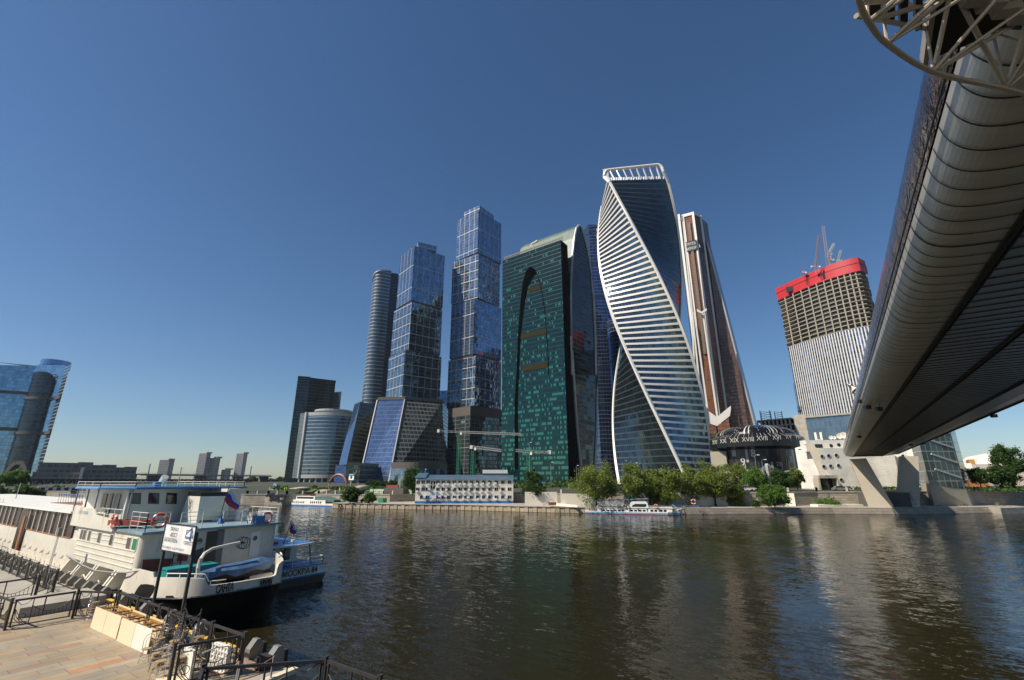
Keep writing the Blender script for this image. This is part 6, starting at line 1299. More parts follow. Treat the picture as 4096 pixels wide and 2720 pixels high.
# flags
M['fw']=flat('flag_white',(.5,.5,.5),.8); M['fb']=flat('flag_blue',(.02,.05,.35),.8); M['fr']=flat('flag_red',(.45,.02,.02),.8)
def flag(pts,pole,label):
    t_=thing('flag',pole[0],label,'flag'); b=MB(); b.tube(pole,.035,6); b.build('pole',M['iron'],t_)
    (a,b_,c,d)=[Vector(p) for p in pts]; b=MB(); n=10
    g_=lambda u,v:(a.lerp(b_,u)).lerp(d.lerp(c,u),v)+Vector((.05*math.sin(u*7+v*2),.07*math.sin(u*6+v*3),.03*math.sin(u*9)))*min(1,u*3)
    for i in range(n):
        for j in range(9): b.face([g_(i/n,j/9),g_((i+1)/n,j/9),g_((i+1)/n,(j+1)/9),g_(i/n,(j+1)/9)],m=j//3,smooth=True)
    o=b.build('cloth',[M['fw'],M['fb'],M['fr']],t_); return t_
X_=-40.2; flag([at(A(1655,190),X=X_),at(A(1735,295),X=X_+.3),at(A(1695,352),X=X_+.2),at(A(1615,270),X=X_)],[at(A(1590,330),X=X_-.6)-Vector((0,0,1.0)),at(A(1655,165),X=X_)],'larger white blue and red flag on the big ship stern')
X_=-40.2; flag([at(A(2106,425),X=X_),at(A(2145,490),X=X_),at(A(2110,528),X=X_),at(A(2085,482),X=X_)],[at(A(2042,590),X=X_),at(A(2107,405),X=X_)],'smaller white blue and red flag on the small blue and white boat')
# stern deck objects
def teal(b):
    b.M=Matrix.Translation((-37.1,16.2,1.75)); b.box(-.6,.6,-1.5,1.5,0,1.3); b.box(-.65,.65,-1.55,1.55,1.3,1.36); b.box(.6,.63,-1.4,1.4,.2,1.0)
small('deck_chest','teal metal chest on the ship stern deck behind the sign','chest',teal,M['teal'])
t_=thing('covered_boat',(-34.6,18,2.3),'small boat under a blue tarpaulin on the ship stern deck','small boat')
def bs(k,zz,o=0): # boat outline at height
    out=[]
    for i in range(24):
        a=2*math.pi*i/24; y=math.sin(a); x=math.cos(a)*(1-.55*max(0,y)**3); out.append((-34.4+x*.85*k,18.15+y*2.45*(k if k<1 else 1),zz+.22*max(0,y)+o))
    return out
b=MB(); b.loft(bs(.45,2.15),bs(.85,2.45),smooth=True); b.loft(bs(.85,2.45),bs(.98,2.95),smooth=True); b.face(bs(.45,2.15)); b.build('hull',M['black'],t_)
b=MB(); b.loft([(x,y,z-.25+.12*math.sin(i*2.1)) for i,(x,y,z) in enumerate(bs(1.06,2.95))],bs(1.05,3.02),smooth=True); b.loft(bs(1.05,3.02),bs(.6,3.22),smooth=True); b.face(bs(.6,3.22)); b.build('tarpaulin_cover',M['tarp'],t_)
b=MB(); b.bar((-34.8,16.6,1.75),(-34.4,16.6,2.3),.1); b.bar((-34.8,19.6,1.75),(-34.4,19.6,2.3),.1); b.bar((-34,16.6,1.75),(-34.4,16.6,2.3),.1); b.bar((-34,19.6,1.75),(-34.4,19.6,2.3),.1); b.build('cradle',M['midgrey'],t_)
b=MB(); e0=at(A(1425,800),X=-33.6); dv=[at(A(*p),X=-34.6 if i>2 else -33.8) for i,p in enumerate(((1425,805),(1428,760),(1445,700),(1475,655),(1530,622),(1620,600),(1730,575)))]; b.tube([dv[0]-Vector((0,0,.8))]+dv,.13,8,r2=.08); b.bar(dv[0]-Vector((0,0,.3)),dv[0]-Vector((0,0,1.2)),.4,.4); b.build('davit',M['shipwhite'],r)
def redc(b): b.obox((-34.9,15.6,2.35),.5,1.3,.35,.2); b.obox((-34.9,15.9,2.6),.35,.6,.2,.5)
small('red_bundle','red cloth bundle on the ship stern deck left of the covered boat','bundle',redc,M['orange'])
def roll(b): b.tube([(-33.9,18.6,2.15),(-33.6,20.0,2.2)],.3,12)
small('canvas_roll','beige canvas roll at the ship stern behind the covered boat','roll',roll,M['board'])
# forward passenger cabin
b=MB(); b.box(-130,-52.2,13.9,23.2,1.3,3.95); b.box(-130,-52.2,14.05,23.1,3.95,5.9); b.build('cabin_wall',M['shipwhite'],r)
b=MB(); b.box(-130,-54,13.6,23.5,5.9,6.08); b.build('cabin_roof',M['white'],r)
x=-53.7; k=0
while x>-118:
    w_=1.95
    if k in (7,8):
        if k==7: b=MB(); b.box(x-3.2,x-.2,13.84,13.9,2.0,5.7); b.build('open_door',M['glassbrown'],r); b=MB(); b.box(x-.75,x-.1,13.6,13.7,2.0,5.2); b.build('door_leaf',M['trimbrown'],r)
        x-=w_; k+=1; continue
    b=MB(); b.box(x-w_+.14,x-.02,13.93,14.02,4.0,5.82); f_=b.build('window',M['glassbrown'],r)
    b=MB(); b.box(x-w_+.1,x,13.86,13.93,3.93,4.02); b.build('sill',M['trimbrown'],f_); b=MB(); b.box(x-w_,x-w_+.14,13.83,14.02,3.95,5.9); b.build('mullion',M['shipwhite'],f_)
    if k%1==0 and k<30: b=MB(); b.face([(x-.5,13.9,2.4),(x-.7,13.68,2.38),(x-.5,13.9,2.7)]); b.face([(x-.5,13.9,2.7),(x-.7,13.68,2.38),(x-.52,13.9,2.4)]); b.build('bracket_fin',M['shipwhite'],r)
    x-=w_; k+=1
rail([(-60,13.5,0),(-70,13.5,0)],1.35,.75,2,M['shipwhite'],1.4); rail([(-53,13.5,0),(-58.5,13.5,0)],1.35,.75,2,M['shipwhite'],1.4); rail([(-72,13.4,0),(-100,13.4,0)],1.5,1.0,3,M['shipwhite'],1.4)
b=MB(); b.box(-72,-53,13.2,14,1.0,1.34); b.build('side_walkway',M['shipwhite'],r)
rail([(-58,17.5,0),(-75,17.5,0)],6.1,.95,4,M['shipwhite'],.9); rail([(-58,17.45,0),(-75,17.45,0)],6.8,.3,2,M['blue'],.9); rail([(-74,22.5,0),(-58,22.5,0)],6.1,1.2,3,M['blue'],1.2); rail([(-80,13.9,0),(-110,13.9,0)],6.1,.45,2,M['shipwhite'],1.6)
b=MB(); b.box(-75.5,-58.1,17,23,6.08,6.14); b.build('sun_deck',M['trimbrown'],r)
b=MB(); q=at(A(130,200),Y=18); b.bar((q.x,18,6.1),(q.x+.4,18,8.2),.08); b.build('bow_mast',M['midgrey'],r)
# small blue and white boat
r=thing('small_boat',(-43,26,0),'small blue and white boat moored beyond the big ship stern','boat')
b=MB(); tr=[(24.1,.05),(24.0,.62),(23.95,1.4),(28.6,1.4),(28.5,.62),(28.3,.05)]
sec=lambda x,k,dz=0:[(x,26.25+(y-26.25)*k,z+dz) for y,z in tr]
b.face([(x,y,z) for x,y,z in sec(-39.7,1)][1:5]); 
for xx,k,x2,k2 in ((-39.7,1,-44,1.0),(-44,1,-52,.8),(-52,.8,-57,.1)): b.loft(sec(xx,k)[1:5],sec(x2,k2)[1:5],closed=False)
b.build('white_topsides',M['white'],r)
b=MB(); s0=[(-39.62,23.9,.62),(-39.62,24.3,-.5),(-39.62,28.2,-.5),(-39.62,28.62,.62)]; b.face(s0); b.loft(s0,[(-52,24.8,.62),(-52,25.4,-.5),(-52,27,-.5),(-52,27.8,.62)],closed=False); b.build('black_hull',M['black'],r)
b=MB(); b.box(-39.66,-39.6,23.9,28.62,.6,.72); b.build('blue_stripe',M['blue'],r); b=MB(); b.face([(-39.7,23.95,1.41),(-39.7,28.6,1.41),(-44,28.6,1.41),(-44,23.95,1.41)]); b.bar((-39.65,23.9,1.44),(-39.65,28.6,1.44),.12,.1,m=0); b.build('blue_deck',M['blue'],r)
text('МОСКВА 84',.66,face_frame((-39.57,24.45,.84),(0,1,0)),M['black'],r,sx=.88,ext=.01,bold=.012); text('г.Москва',.16,face_frame((-39.57,27.9,1.1),(0,1,0)),M['midgrey'],r)
b=MB(); b.box(-52,-43.2,24.4,27.9,1.4,3.0); b.build('cabin',M['white'],r); b=MB(); b.box(-43.19,-43.15,26.2,27.2,1.6,2.8); b.build('cabin_door',M['glassdark'],r)
b=MB(); b.prism([(-52.5,24.1),(-41.2,24.1),(-40.6,26.2),(-41.2,28.2),(-52.5,28.2)],3.0,3.12); b.build('roof',M['blue'],r); b=MB(); b.bar((-41.2,24.1,3.05),(-40.6,26.2,3.05),.1,.16); b.bar((-40.6,26.2,3.05),(-41.2,28.2,3.05),.1,.16); b.build('roof_edge',M['white'],r)
for y in (24.6,25.6,27.9): b=MB(); b.bar((-41.4,y,3.0),(-40.9 if y>27 else -42.2,y,1.45),.09); b.build('roof_post',M['grey'],r)
rail([(-43,24.1,0),(-40,24.1,0),(-39.9,28.4,0),(-43,28.4,0)],1.42,.65,2,M['white'],1.3)
rail([(-48,24.4,0),(-42,24.4,0),(-42,27.8,0)],3.12,.7,2,M['lightblue'],1.4)
b=MB(); b.cyl((-42,26.6,3.12),.18,.3,10); b.build('radar_pot',M['lamp'],r); 
small('red_float','orange float lying on the small boat roof','float',lambda b:b.tube([(-43,24.7,3.2),(-42.7,25.6,3.2)],.12,8),M['orange']); small('yellow_barrel','yellow barrel on the small boat aft deck','barrel',lambda b:b.cyl((-42.3,24.9,1.42),.3,.75,12),M['yellow']); small('blue_barrel','blue barrel next to the yellow one on the small boat','barrel',lambda b:b.cyl((-42.3,25.7,1.42),.3,.75,12),M['blue'])
# ------------------------------------------------------------------ quay railings
FN=[0]
def fence(p,q,z,label,h=1.4,posts=(1,1),step=2.6):
    p=Vector((p[0],p[1],z));q=Vector((q[0],q[1],z)); t_=thing('iron_railing',p,label,'railing','iron railings on the near pier'); L=(q-p).length; n=max(1,round(L/step)); d=(q-p)/n; dn=d.normalized(); l=d.length; up=Vector((0,0,1))
    for k in range(n+1):
        if (k==0 and not posts[0]) or (k==n and not posts[1]): continue
        s_=p+d*k; b=MB(); b.bar(s_,s_+up*h,.1); b.bar(s_+up*h,s_+up*(h+.04),.13); b.build('post',M['iron'],t_)
    for k in range(n):
        a=p+d*k; g=lambda u,z_:a+dn*u+up*z_; b=MB()
        b.bar(g(.1,h-.1),g(l-.1,h-.1),.07,.09); b.bar(g(.1,.14),g(l-.1,.14),.05,.05); b.bar(g(.16,.14),g(.16,h-.1),.06); b.bar(g(l-.16,.14),g(l-.16,h-.1),.06); b.bar(g(0,h-.2),g(.16,h-.2),.05); b.bar(g(l-.16,h-.2),g(l,h-.2),.05)
        b.bar(g(.2,.42),g(l*.68,.42),.04); mm=10; arc=[g(.2+(l*.68-.2)*i/mm,.95-.38*math.sin(math.pi*i/mm)) for i in range(mm+1)]; b.tube(arc,.018,5)
        for i in range(1,mm): b.bar(g(.2+(l*.68-.2)*i/mm,.42),arc[i],.022)
        b.bar(g(l*.5,.42),g(l*.5,h-.1),.05); b.bar(g(l*.68,.14),g(l*.68,h-.1),.035)
        for s2 in (.0,.09,.18): b.tube([g(l*.72+s2,.16),g(l*.78+s2,.3),g(l*.86+s2*.6,.62-s2),g(l-.2,.9-s2*.4)],.015,5)
        b.tube([g(l*.7,h-.12),g(l*.76,h-.3),g(l*.85,h-.35),g(l-.2,h-.15)],.015,5); b.tube([g(l*.8+.14*math.cos(i*.63),.5+.14*math.sin(i*.63)) for i in range(10)],.015,5,closed=True)
        b.build('panel',M['iron'],t_)
    return t_
fence((-33.03,11.2),(-20.15,11.25),1.5,'long front railing between the stacked furniture and the ship stern')
fence((-33.03,11.2),(-35.25,10.05),1.5,'short angled railing panel left of the chair stack',posts=(0,1),step=3)
fence((-35.25,10.05),(-35.3,7.52),1.5,'railing panel across the paved pier at the left, before the dark gap',posts=(0,1),step=3)
fence((-35.3,7.52),(-37.4,7.35),1.5,'short railing stub at the bottom left edge',posts=(0,1),step=3)
fence((-20.2,11.2),(-20.95,9.15),1.5,'railing panel ending the furniture corner, in front of the white tables',posts=(0,1),step=3)
fence((-17.9,8.75),(-15.25,11.41),1.5,'lower right railing rising over the dark water',posts=(1,1),step=3.9); fence((-15.25,11.41),(-9.8,11.35),1.5,'railing at the bottom edge over open water',posts=(0,1),step=2.7)
fence((-17.95,8.8),(-16.9,8.2),1.5,'stub of railing at the bottom edge beside the white tables',posts=(0,0),step=3)
fence((-41.9,9.85),(-41.5,7.0),1.56,'railing behind the raised pier block at the left',posts=(1,1),step=3); fence((-41.9,9.85),(-43.6,11.1),1.56,'angled railing at the corner of the raised pier block',posts=(0,1),step=3)
fence((-43.6,11.1),(-96,11.05),1.56,'long railing running away beside the big ship',step=2.25,posts=(0,1))
b=MB()
pp_=[(-20.15+.25,11.0),(-19.2,10.3),(-18.6,11.2),(-18.3,12.2)]
for x,y in ((-19.7,9.6),(-19.0,10.5),(-18.5,11.5),(-18.35,10.2)): b.bar((x,y,1.5),(x+.05,y,2.35),.05)
b.build('rope_stanchions',M['midgrey']); tag(bpy.data.objects['rope_stanchions'],'thin leaning rope stanchions on the small landing at bottom centre','stanchions')
small('slack_rope','slack brown rope strung between the landing stanchions','rope',lambda b:b.tube([(-19.7,9.6,2.3),(-19.3,10.1,2.0),(-19.0,10.5,2.3),(-18.7,11,2.05),(-18.5,11.5,2.3)],.02,5),M['trimbrown'])
small('rubber_block','black rubber block on the landing behind the corner railing post','block',lambda b:b.cyl((-20.0,12.1,1.5),.32,.45,12),M['tyre'])
# pier sign
r=thing('pier_sign',(-27.6,11.4,1.5),'white pier name sign on two tall black posts','sign')
for x in (-29.25,-26.05): b=MB(); b.bar((x,11.42,1.5),(x,11.42,6.2),.12); b.build('post',M['iron'],r)
SP=[Vector((-29.37,11.34,6.43)),Vector((-25.97,11.34,6.46)),Vector((-26.08,11.34,5.2)),Vector((-29.25,11.34,5.18))]
b=MB(); b.box(-29.4,-26.0,11.34,11.4,5.18,6.46); b.bar((-29.4,11.33,6.46),(-26,11.33,6.46),.05,m=1); b.bar((-29.4,11.33,5.18),(-26,11.33,5.18),.05,m=1); b.bar((-29.4,11.33,5.18),(-29.4,11.33,6.46),.05,m=1); b.bar((-26,11.33,5.18),(-26,11.33,6.46),.05,m=1); b.build('board',[M['lamp'],M['iron']],r)
M['ink']=flat('dark_blue_ink',(.03,.035,.10),.6); M['ink2']=flat('blue_ink',(.04,.12,.35),.6)
def st(s_,x,z,size,mat=None,sx=.9): text(s_,size,face_frame((x,11.325,z),(1,0,0)),mat or M['ink'],r,sx=sx)
st('ПРИЧАЛ',-28.75,6.13,.24); st('«МОСТ',-28.7,5.86,.27); st('БАГРАТИОН»',-29.22,5.6,.27,sx=.85); st('ГОРМОСТ',-27.05,5.6,.22); st('ГБУ «ГОРМОСТ» тел. 362-19-97  632-59-07',-29.3,5.29,.15,sx=.85)
b=MB(); y=11.325
for (xa_,za_,xb_,zb_) in ((-26.95,6.02,-26.95,5.88),(-26.95,5.95,-26.2,5.95),(-26.45,6.4,-26.45,5.8),(-26.35,6.35,-26.35,5.8),(-26.9,6.25,-26.45,6.25),(-26.95,6.05,-26.4,6.38),(-26.4,6.38,-26.15,6.0),(-26.9,6.25,-26.9,6.05)): b.bar((xa_,y,za_),(xb_,y,zb_),.012,.02)
b.tube([(-26.28+.12*math.cos(k*.6),y,5.9+.14*math.sin(k*.6)) for k in range(9)],.012,5); b.box(-26.95,-26.45,y-.01,y+.01,5.88,5.91); b.build('emblem',M['ink2'],r)
# pier lamp posts near ship
p=at(A(290,740),Y=12.4); r=thing('tall_lamp',(p.x,12.2,1.5),'slim white double pole with a small lamp head beside the ship','lamp post'); t_=at(A(395,400),Y=12.2); 
b=MB(); b.bar((-50.4,12.2,1.5),(-50.1,12.2,4.6),.06); b.bar((-50.0,12.2,1.5),(-49.85,12.2,4.6),.06); b.build('pole',M['lamp'],r); b=MB(); b.box(-50.15,-49.8,12.1,12.3,4.5,5.1); b.build('lamp_head',M['grey'],r)
# ------------------------------------------------------------------ overturned tables
def ttable(mat,label_dir=1):
    r=thing('overturned_table',(0,0,0),'x','table','overturned cafe tables'); b=MB(); b.box(-.82,.82,-.03,0,.0,.92); b.build('table_top',mat,r)
    s_=label_dir
    for x,z in ((-.72,.1),(.72,.1),(-.72,.82),(.72,.82)): b=MB(); b.bar((x,0,z),(x,s_*.72,z),.06); b.build('leg',M['ochre'],r)
    b=MB(); 
    for z in (.1,.82): b.bar((-.72,s_*.06,z),(.72,s_*.06,z),.03,.09)
    for z in (.1,.82): b.bar((-.72,s_*.62,z),(.72,s_*.62,z),.03,.04)
    b.build('apron',M['ochre'],r); return r
t1=ttable(M['board']); t2=ttable(M['board2'])
tl=['first overturned table from the left, cream top','second overturned table from the left, cream top','third overturned table from the left, cream top','fourth and rightmost front table, paler whitish top']
for i,(x,m_) in enumerate(((-31.65,0),(-30.0,0),(-28.08,0),(-26.45,1))):
    o=t1 if i==0 else t2 if i==3 else dup(t1,(0,0,0)); o.matrix_basis=Matrix.Translation((x,10.1+.03*(i%2),1.5))@Matrix.Rotation(R(1.5*(i%2)),4,'Z')@Matrix.Rotation(R(-3),4,'X'); o['label']=tl[i]
t3=ttable(M['board'],-1); 
for i,(x,l) in enumerate(((-31.3,'left back row table turned towards the cream ones'),(-29.4,'middle back row table with its yellow edge up'),(-27.3,'right back row table nearest the black frame'))):
    o=t3 if i==0 else dup(t3,(0,0,0)); o.matrix_basis=Matrix.Translation((x,10.98,1.5)); o['label']=l
# chairs
def chair():
    r=thing('cafe_chair',(0,0,0),'x','chair','chrome wire cafe chairs'); b=MB(); b.cyl((0,0,.44),.18,.03,16); b.build('seat',M['seat'],r)
    for a in (45,135,225,315):
        b=MB(); x,y=math.cos(R(a)),math.sin(R(a)); b.tube([(x*.12,y*.12,.44),(x*.2,y*.2,.22),(x*.24,y*.24,0)],.011,5); b.build('leg',M['chrome'],r)
    b=MB(); b.tube([(-.18,.1,.44),(-.19,.18,.75),(-.12,.22,.9),(0,.23,.94),(.12,.22,.9),(.19,.18,.75),(.18,.1,.44)],.011,5); b.tube([(-.1,.15,.46),(-.1,.2,.72),(0,.22,.82),(.1,.2,.72),(.1,.15,.46)],.008,5); b.build('back_loop',M['chrome'],r); b=MB(); b.tube([(.22*math.cos(k*.63),.22*math.sin(k*.63),.2) for k in range(10)],.008,5,closed=True); b.build('foot_ring',M['chrome'],r); return r
ch=chair(); first=True
stacks=[(-33.6,10.35,5,2.4,'in the lone stack left of the cream boards'),(-24.9,10.2,3,.4,'in the stack touching the whitish board'),(-24.75,9.75,1,1.0,'single in front of the stack by the whitish board'),(-24.2,10.75,5,3.4,'in the back stack under the black frame'),(-23.6,10.2,4,5.0,'in the stack between boards and white tables'),(-23.4,9.6,2,1.2,'in the low stack on the paving left of the corner railing'),(-22.9,10.8,5,2.0,'in the back stack beside the woven white table'),(-22.5,10.0,3,4.0,'in the stack behind the left railing post'),(-22.3,9.3,2,.5,'in the pair at the bottom by the railing post'),(-21.8,9.8,3,3,'in the stack seen through the corner railing'),(-25.6,10.75,4,1.5,'in the back stack behind the fourth board')]
ORDN=['bottom','second','third','fourth','topmost']
for x,y,n,a,w_ in stacks:
    for k in range(n):
        l=('chrome wire chair ' if n==1 else ('topmost' if k==n-1 else ORDN[k])+' chrome wire chair ')+w_
        o=ch if first else dup(ch,(0,0,0)); first=False
        o.matrix_basis=Matrix.Translation((x+.015*k,y+.01*k,1.5+.12*k))@Matrix.Rotation(a+.05*k,4,'Z'); o['label']=l
# white overturned tables
def wtab(loc,rz,label,woven):
    r=thing('white_table',(0,0,0),label,'table','white plastic tables'); b=MB(); b.box(-.55,.55,-.03,.03,0,1.0)
    if woven:
        for i in range(6): b.bar((-.55,-.05,.08+i*.17),(.55,-.05,.08+i*.17),.04,.05); b.bar((-.5+i*.2,-.05,.02),(-.5+i*.2,-.05,.98),.04,.05)
        for i in range(5): b.bar((-.4+i*.2,-.07,.1+.1*i),(-.2+i*.15,-.07,.8-.1*i),.05,.05)
    b.build('table_top',M['white'],r)
    for x in (-.5,.5): b=MB(); b.tube([(x,0,.98),(x,-.5,1.06),(x,-1.0,1.02)],.022,6); b.build('leg',M['white'],r)
    for x in (-.5,.5): b=MB(); b.tube([(x,0,.08),(x,-.5,.1),(x,-.9,.08)],.022,6); b.build('leg',M['white'],r)
    r.matrix_basis=Matrix.Translation(loc)@Matrix.Rotation(rz,4,'Z'); return r
wtab((-21.55,9.95,1.5),R(-8),'white plastic table on its side facing left, plain top',False)
wtab((-21.0,10.85,1.5),R(5),'white table on its side showing its ribbed woven underside',True)
r=thing('folding_frame',(-25,10.9,2.2),'black folding metal frame standing on stacked chairs before the railing','frame')
c=Vector((-24.6,10.85,2.0))
for x in (-.75,.75):
    for y in (-.3,.35): b=MB(); b.bar(c+Vector((x,y,0)),c+Vector((x*1.02,y,1.25)),.045); b.build('upright',M['iron'],r)
b=MB()
for y in (-.3,.35): b.bar(c+Vector((-.75,y,.1)),c+Vector((.75,y,1.1)),.035); b.bar(c+Vector((.75,y,.1)),c+Vector((-.75,y,1.1)),.035)
for x in (-.75,.75): b.bar(c+Vector((x,-.3,.1)),c+Vector((x,.35,1.1)),.03); b.bar(c+Vector((x,-.3,1.0)),c+Vector((x,.35,1.0)),.03)
b.bar(c+Vector((-.75,-.3,1.02)),c+Vector((.75,-.3,1.02)),.03); b.build('cross_bars',M['iron'],r); b=MB(); b.box(c.x-.8,c.x+.8,c.y-.34,c.y+.4,c.z,c.z+.05); b.build('top_panel',M['black'],r)
small('wooden_pallet','weathered pallet board lying under the white tables','pallet',lambda b:[b.box(-22.2,-20.9,9.2+.2*i,9.34+.2*i,1.5,1.58) for i in range(4)],M['board'])
# ------------------------------------------------------------------ ferries on the far side
def ferry():
    a=at(w5(470,690),z=0); c=at(w5(1800,715),z=0); a=V(a.x,a.y);c=V(c.x,c.y); d=(c-a).normalized(); L=(c-a).length; n=V(-d.y,d.x); wdt=5.0
    r=thing('river_ferry',(a.x,a.y,0),'white and blue river ferry with a canopy, moored before the willows','ferry')
    g=lambda u,v,z:(a.x+d.x*u+n.x*v,a.y+d.y*u+n.y*v,z)
    def ux(p,v=0):
        rr_=ray(p); oo=Vector((0,0,H)); pl=a+n*v; t=(pl-oo).dot(n)/rr_.dot(n); q=oo+rr_*t; return (q-pl).dot(d),q.z
    out=[(0,.4),(L*.85,0),(L*.97,wdt*.3),(L,wdt*.5),(L*.97,wdt*.7),(L*.85,wdt),(0,wdt-.4)]
    ztop=[.7,.75,1.3,1.6,1.3,.75,.7]
    b=MB(); b.loft([g(u,v,-.3) for u,v in out],[g(u,v,z) for (u,v),z in zip(out,ztop)]); b.face([g(u,v,min(z,.72)) for (u,v),z in zip(out,ztop)]); b.build('hull',M['white'],r)
    b=MB(); b.loft([g(u,v-.02 if v<wdt/2 else v+.02,.16) for u,v in out],[g(u,v-.03 if v<wdt/2 else v+.03,.5) for u,v in out]); b.build('blue_stripe',M['lightblue'],r)
    b=MB(); b.loft([g(u,v-.03 if v<wdt/2 else v+.03,-.3) for u,v in out],[g(u,v-.03 if v<wdt/2 else v+.03,.15) for u,v in out]); b.build('waterline_band',M['rust'],r)
    u0,_=ux(w5(640,640)); u1,_=ux(w5(1650,650)); z1_=ux(w5(1000,612))[1]
    b=MB(); b.prism(ccw([g(u0,.35,0)[:2],g(u1,.35,0)[:2],g(u1,wdt-.35,0)[:2],g(u0,wdt-.35,0)[:2]]),.7,z1_); b.build('lower_cabin',M['white'],r)
    b=MB(); b.prism(ccw([g(u0-.3,.2,0)[:2],g(u1+.2,.2,0)[:2],g(u1+.2,wdt-.2,0)[:2],g(u0-.3,wdt-.2,0)[:2]]),z1_,z1_+.12); b.build('upper_deck',M['cream'],r)
    for x in (725,785,832,882,933,987,1100,1155,1217,1270,1375,1428,1500,1553):
        u,z=ux(w5(x,655),.35); b=MB(); h_=.32; b.prism(ccw([g(u-.36,.32,0)[:2],g(u+.36,.32,0)[:2],g(u+.36,.36,0)[:2],g(u-.36,.36,0)[:2]]),z-h_,z+h_); b.build('window',M['glassbrown'],r)
    for x in (690,857,1075,1190,1310,1470):
        u,_=ux(w5(x,655),.3); b=MB(); b.bar(g(u,.25,.6),g(u,.25,z1_+.1),.16); b.build('blue_fender_strip',M['blue'],r)
    um0,um1=ux(w5(1080,600))[0],ux(w5(1325,600))[0]; z2=ux(w5(1200,525))[1]
    b=MB(); n_=10; pr=[(um0-1.6,z1_)]+[(um0-.2+1.0*(1-math.cos(k*.157)),z1_+(z2-z1_)*math.sin(k*.157)) for k in range(3,11)]+[(um1-.5,z2),(um1-.1,z2-.4),(um1,z1_)]
    for v in (.3,wdt-.3):pass
    b.loft([g(u,.3,z) for u,z in pr],[g(u,wdt-.3,z) for u,z in pr]); b.face([g(u,.3,z) for u,z in pr]); b.build('wheelhouse',M['white'],r)
    b=MB(); uu0,zz0=ux(w5(1100,598)); uu1,zz1=ux(w5(1298,560)); b.face([g(u,.26,z) for u,z in ((uu0,zz0),(uu1-.3,zz0),(uu1,zz0+.3),(uu1,zz1),(uu0+1.0,zz1),(uu0+.2,zz0+.35))]); b.build('wide_window',M['glassdark'],r)
    b=MB(); k0,zk=ux(w5(1180,530)); k1,_=ux(w5(1290,530)); z3=ux(w5(1200,495))[1]; b.prism(ccw([g(k0,1,0)[:2],g(k1,1,0)[:2],g(k1,wdt-1,0)[:2],g(k0,wdt-1,0)[:2]]),z2,z3); b.build('pilot_cabin',M['white'],r)
    b=MB(); b.prism(ccw([g(k0,.97,0)[:2],g(k1,.97,0)[:2],g(k1,1,0)[:2],g(k0,1,0)[:2]]),z2+.2,z3-.1); b.build('pilot_window',M['glassdark'],r)
    b=MB(); z4=ux(w5(1200,475))[1]; b.prism(ccw([g(k0-.2,1,0)[:2],g(k1+.3,1,0)[:2],g(k1+.3,wdt-1,0)[:2],g(k0-.2,wdt-1,0)[:2]]),z3,z3+.25); b.build('orange_float',M['orange'],r)
    b=MB(); uc0,zc0=ux(w5(475,523)); uc1,zc1=ux(w5(1330,488)); uc2,zc2=ux(w5(1800,480))
    b.face([g(uc0,.2,zc0),g(uc1,.2,zc1),g(uc1,wdt-.2,zc1),g(uc0,wdt-.2,zc0)]); b.bar(g(uc0,.2,zc0),g(uc1,.2,zc1),.1,.14); b.bar(g(uc0,.2,zc0),g(uc0,wdt-.2,zc0),.1,.14); b.build('canopy',M['lightblue'],r)
    for x in (490,600,700,800,900,1000,1060): u,z=ux(w5(x,560)); b=MB(); b.bar(g(u,.3,1.0 if x<600 else z1_),g(u,.3,zc0+(zc1-zc0)*(u-uc0)/(uc1-uc0)),.08); b.build('canopy_post',M['midgrey'],r)
    for x in (695,825,960): u,z=ux(w5(x,520)); zc=zc0+(zc1-zc0)*(u-uc0)/(uc1-uc0); b=MB(); b.face([g(u-1.0,.22,zc-.05),g(u+1.0,.22,zc-.05),g(u+.1,.26,zc-.95),g(u-.1,.26,zc-.95)]); b.build('curtain',M['white'],r)
    b=MB(); b.bar(g(u0,.3,z1_+.6),g(um0-1.5,.3,z1_+.6),.08,.45); b.bar(g(um1,.3,z1_+.55),g(u1,.3,z1_+.55),.05,.06); b.bar(g(um1,.3,z1_+.3),g(u1,.3,z1_+.3),.05,.06)
    for k in range(10): u=um1+(u1-um1)*k/9; b.bar(g(u,.3,z1_),g(u,.3,z1_+.6),.05)
    for k in range(6): u=.4+k*(u0-.4)/5; b.bar(g(u,.5,.95),g(u,.5,1.9),.05)
    b.bar(g(.4,.5,1.9),g(u0,.5,1.9),.05); b.bar(g(.4,.5,1.4),g(u0,.5,1.4),.04); b.build('rail',M['white'],r)
    b=MB(); s0=ux(w5(1650,570)); s1=ux(w5(1750,640)); b.bar(g(s0[0],1,s0[1]),g(s1[0],1,s1[1]),.5,.25); b.build('gangway',M['lightblue'],r)
    b=MB(); s0=ux(w5(1245,410),2); s1=ux(w5(1290,480),2); b.bar(g(s0[0],2,s0[1]),g(s1[0],2,s1[1]),.25,.2); b.build('mast',M['white'],r)
    for i,(x,y) in enumerate(((682,592),(1003,592),(1430,588))):
        u,z=ux(w5(x,y)); p=g(u,.15,z); buoy(p,'y',['leftmost orange life ring on the ferry rail','orange life ring left of the ferry wheelhouse','orange life ring right of the ferry wheelhouse'][i],.42)
    return r
ferry()
r=thing('mooring_pontoon',(-33,136,0),'grey white landing pontoon with railings behind the ferry bow','pontoon')
a=at(w5(1805,680),z=0); c=at(w5(2060,685),z=0); a=V(a.x-.0,a.y);c=V(c.x,c.y); d=(c-a).normalized(); n=V(-d.y,d.x)*5; zt_=zat(w5(1950,575),a); b=MB(); b.prism(ccw([xy(a-d*4),xy(c),xy(c+n),xy(a-d*4+n)]),-.2,.5,m=1); b.prism(ccw([xy(a-d*3.5),xy(c-d*.6),xy(c-d*.6+n*.9),xy(a-d*3.5+n*.9)]),.5,zt_); b.build('pontoon_hull',[M['white'],M['blue']],r)
b=MB(); 
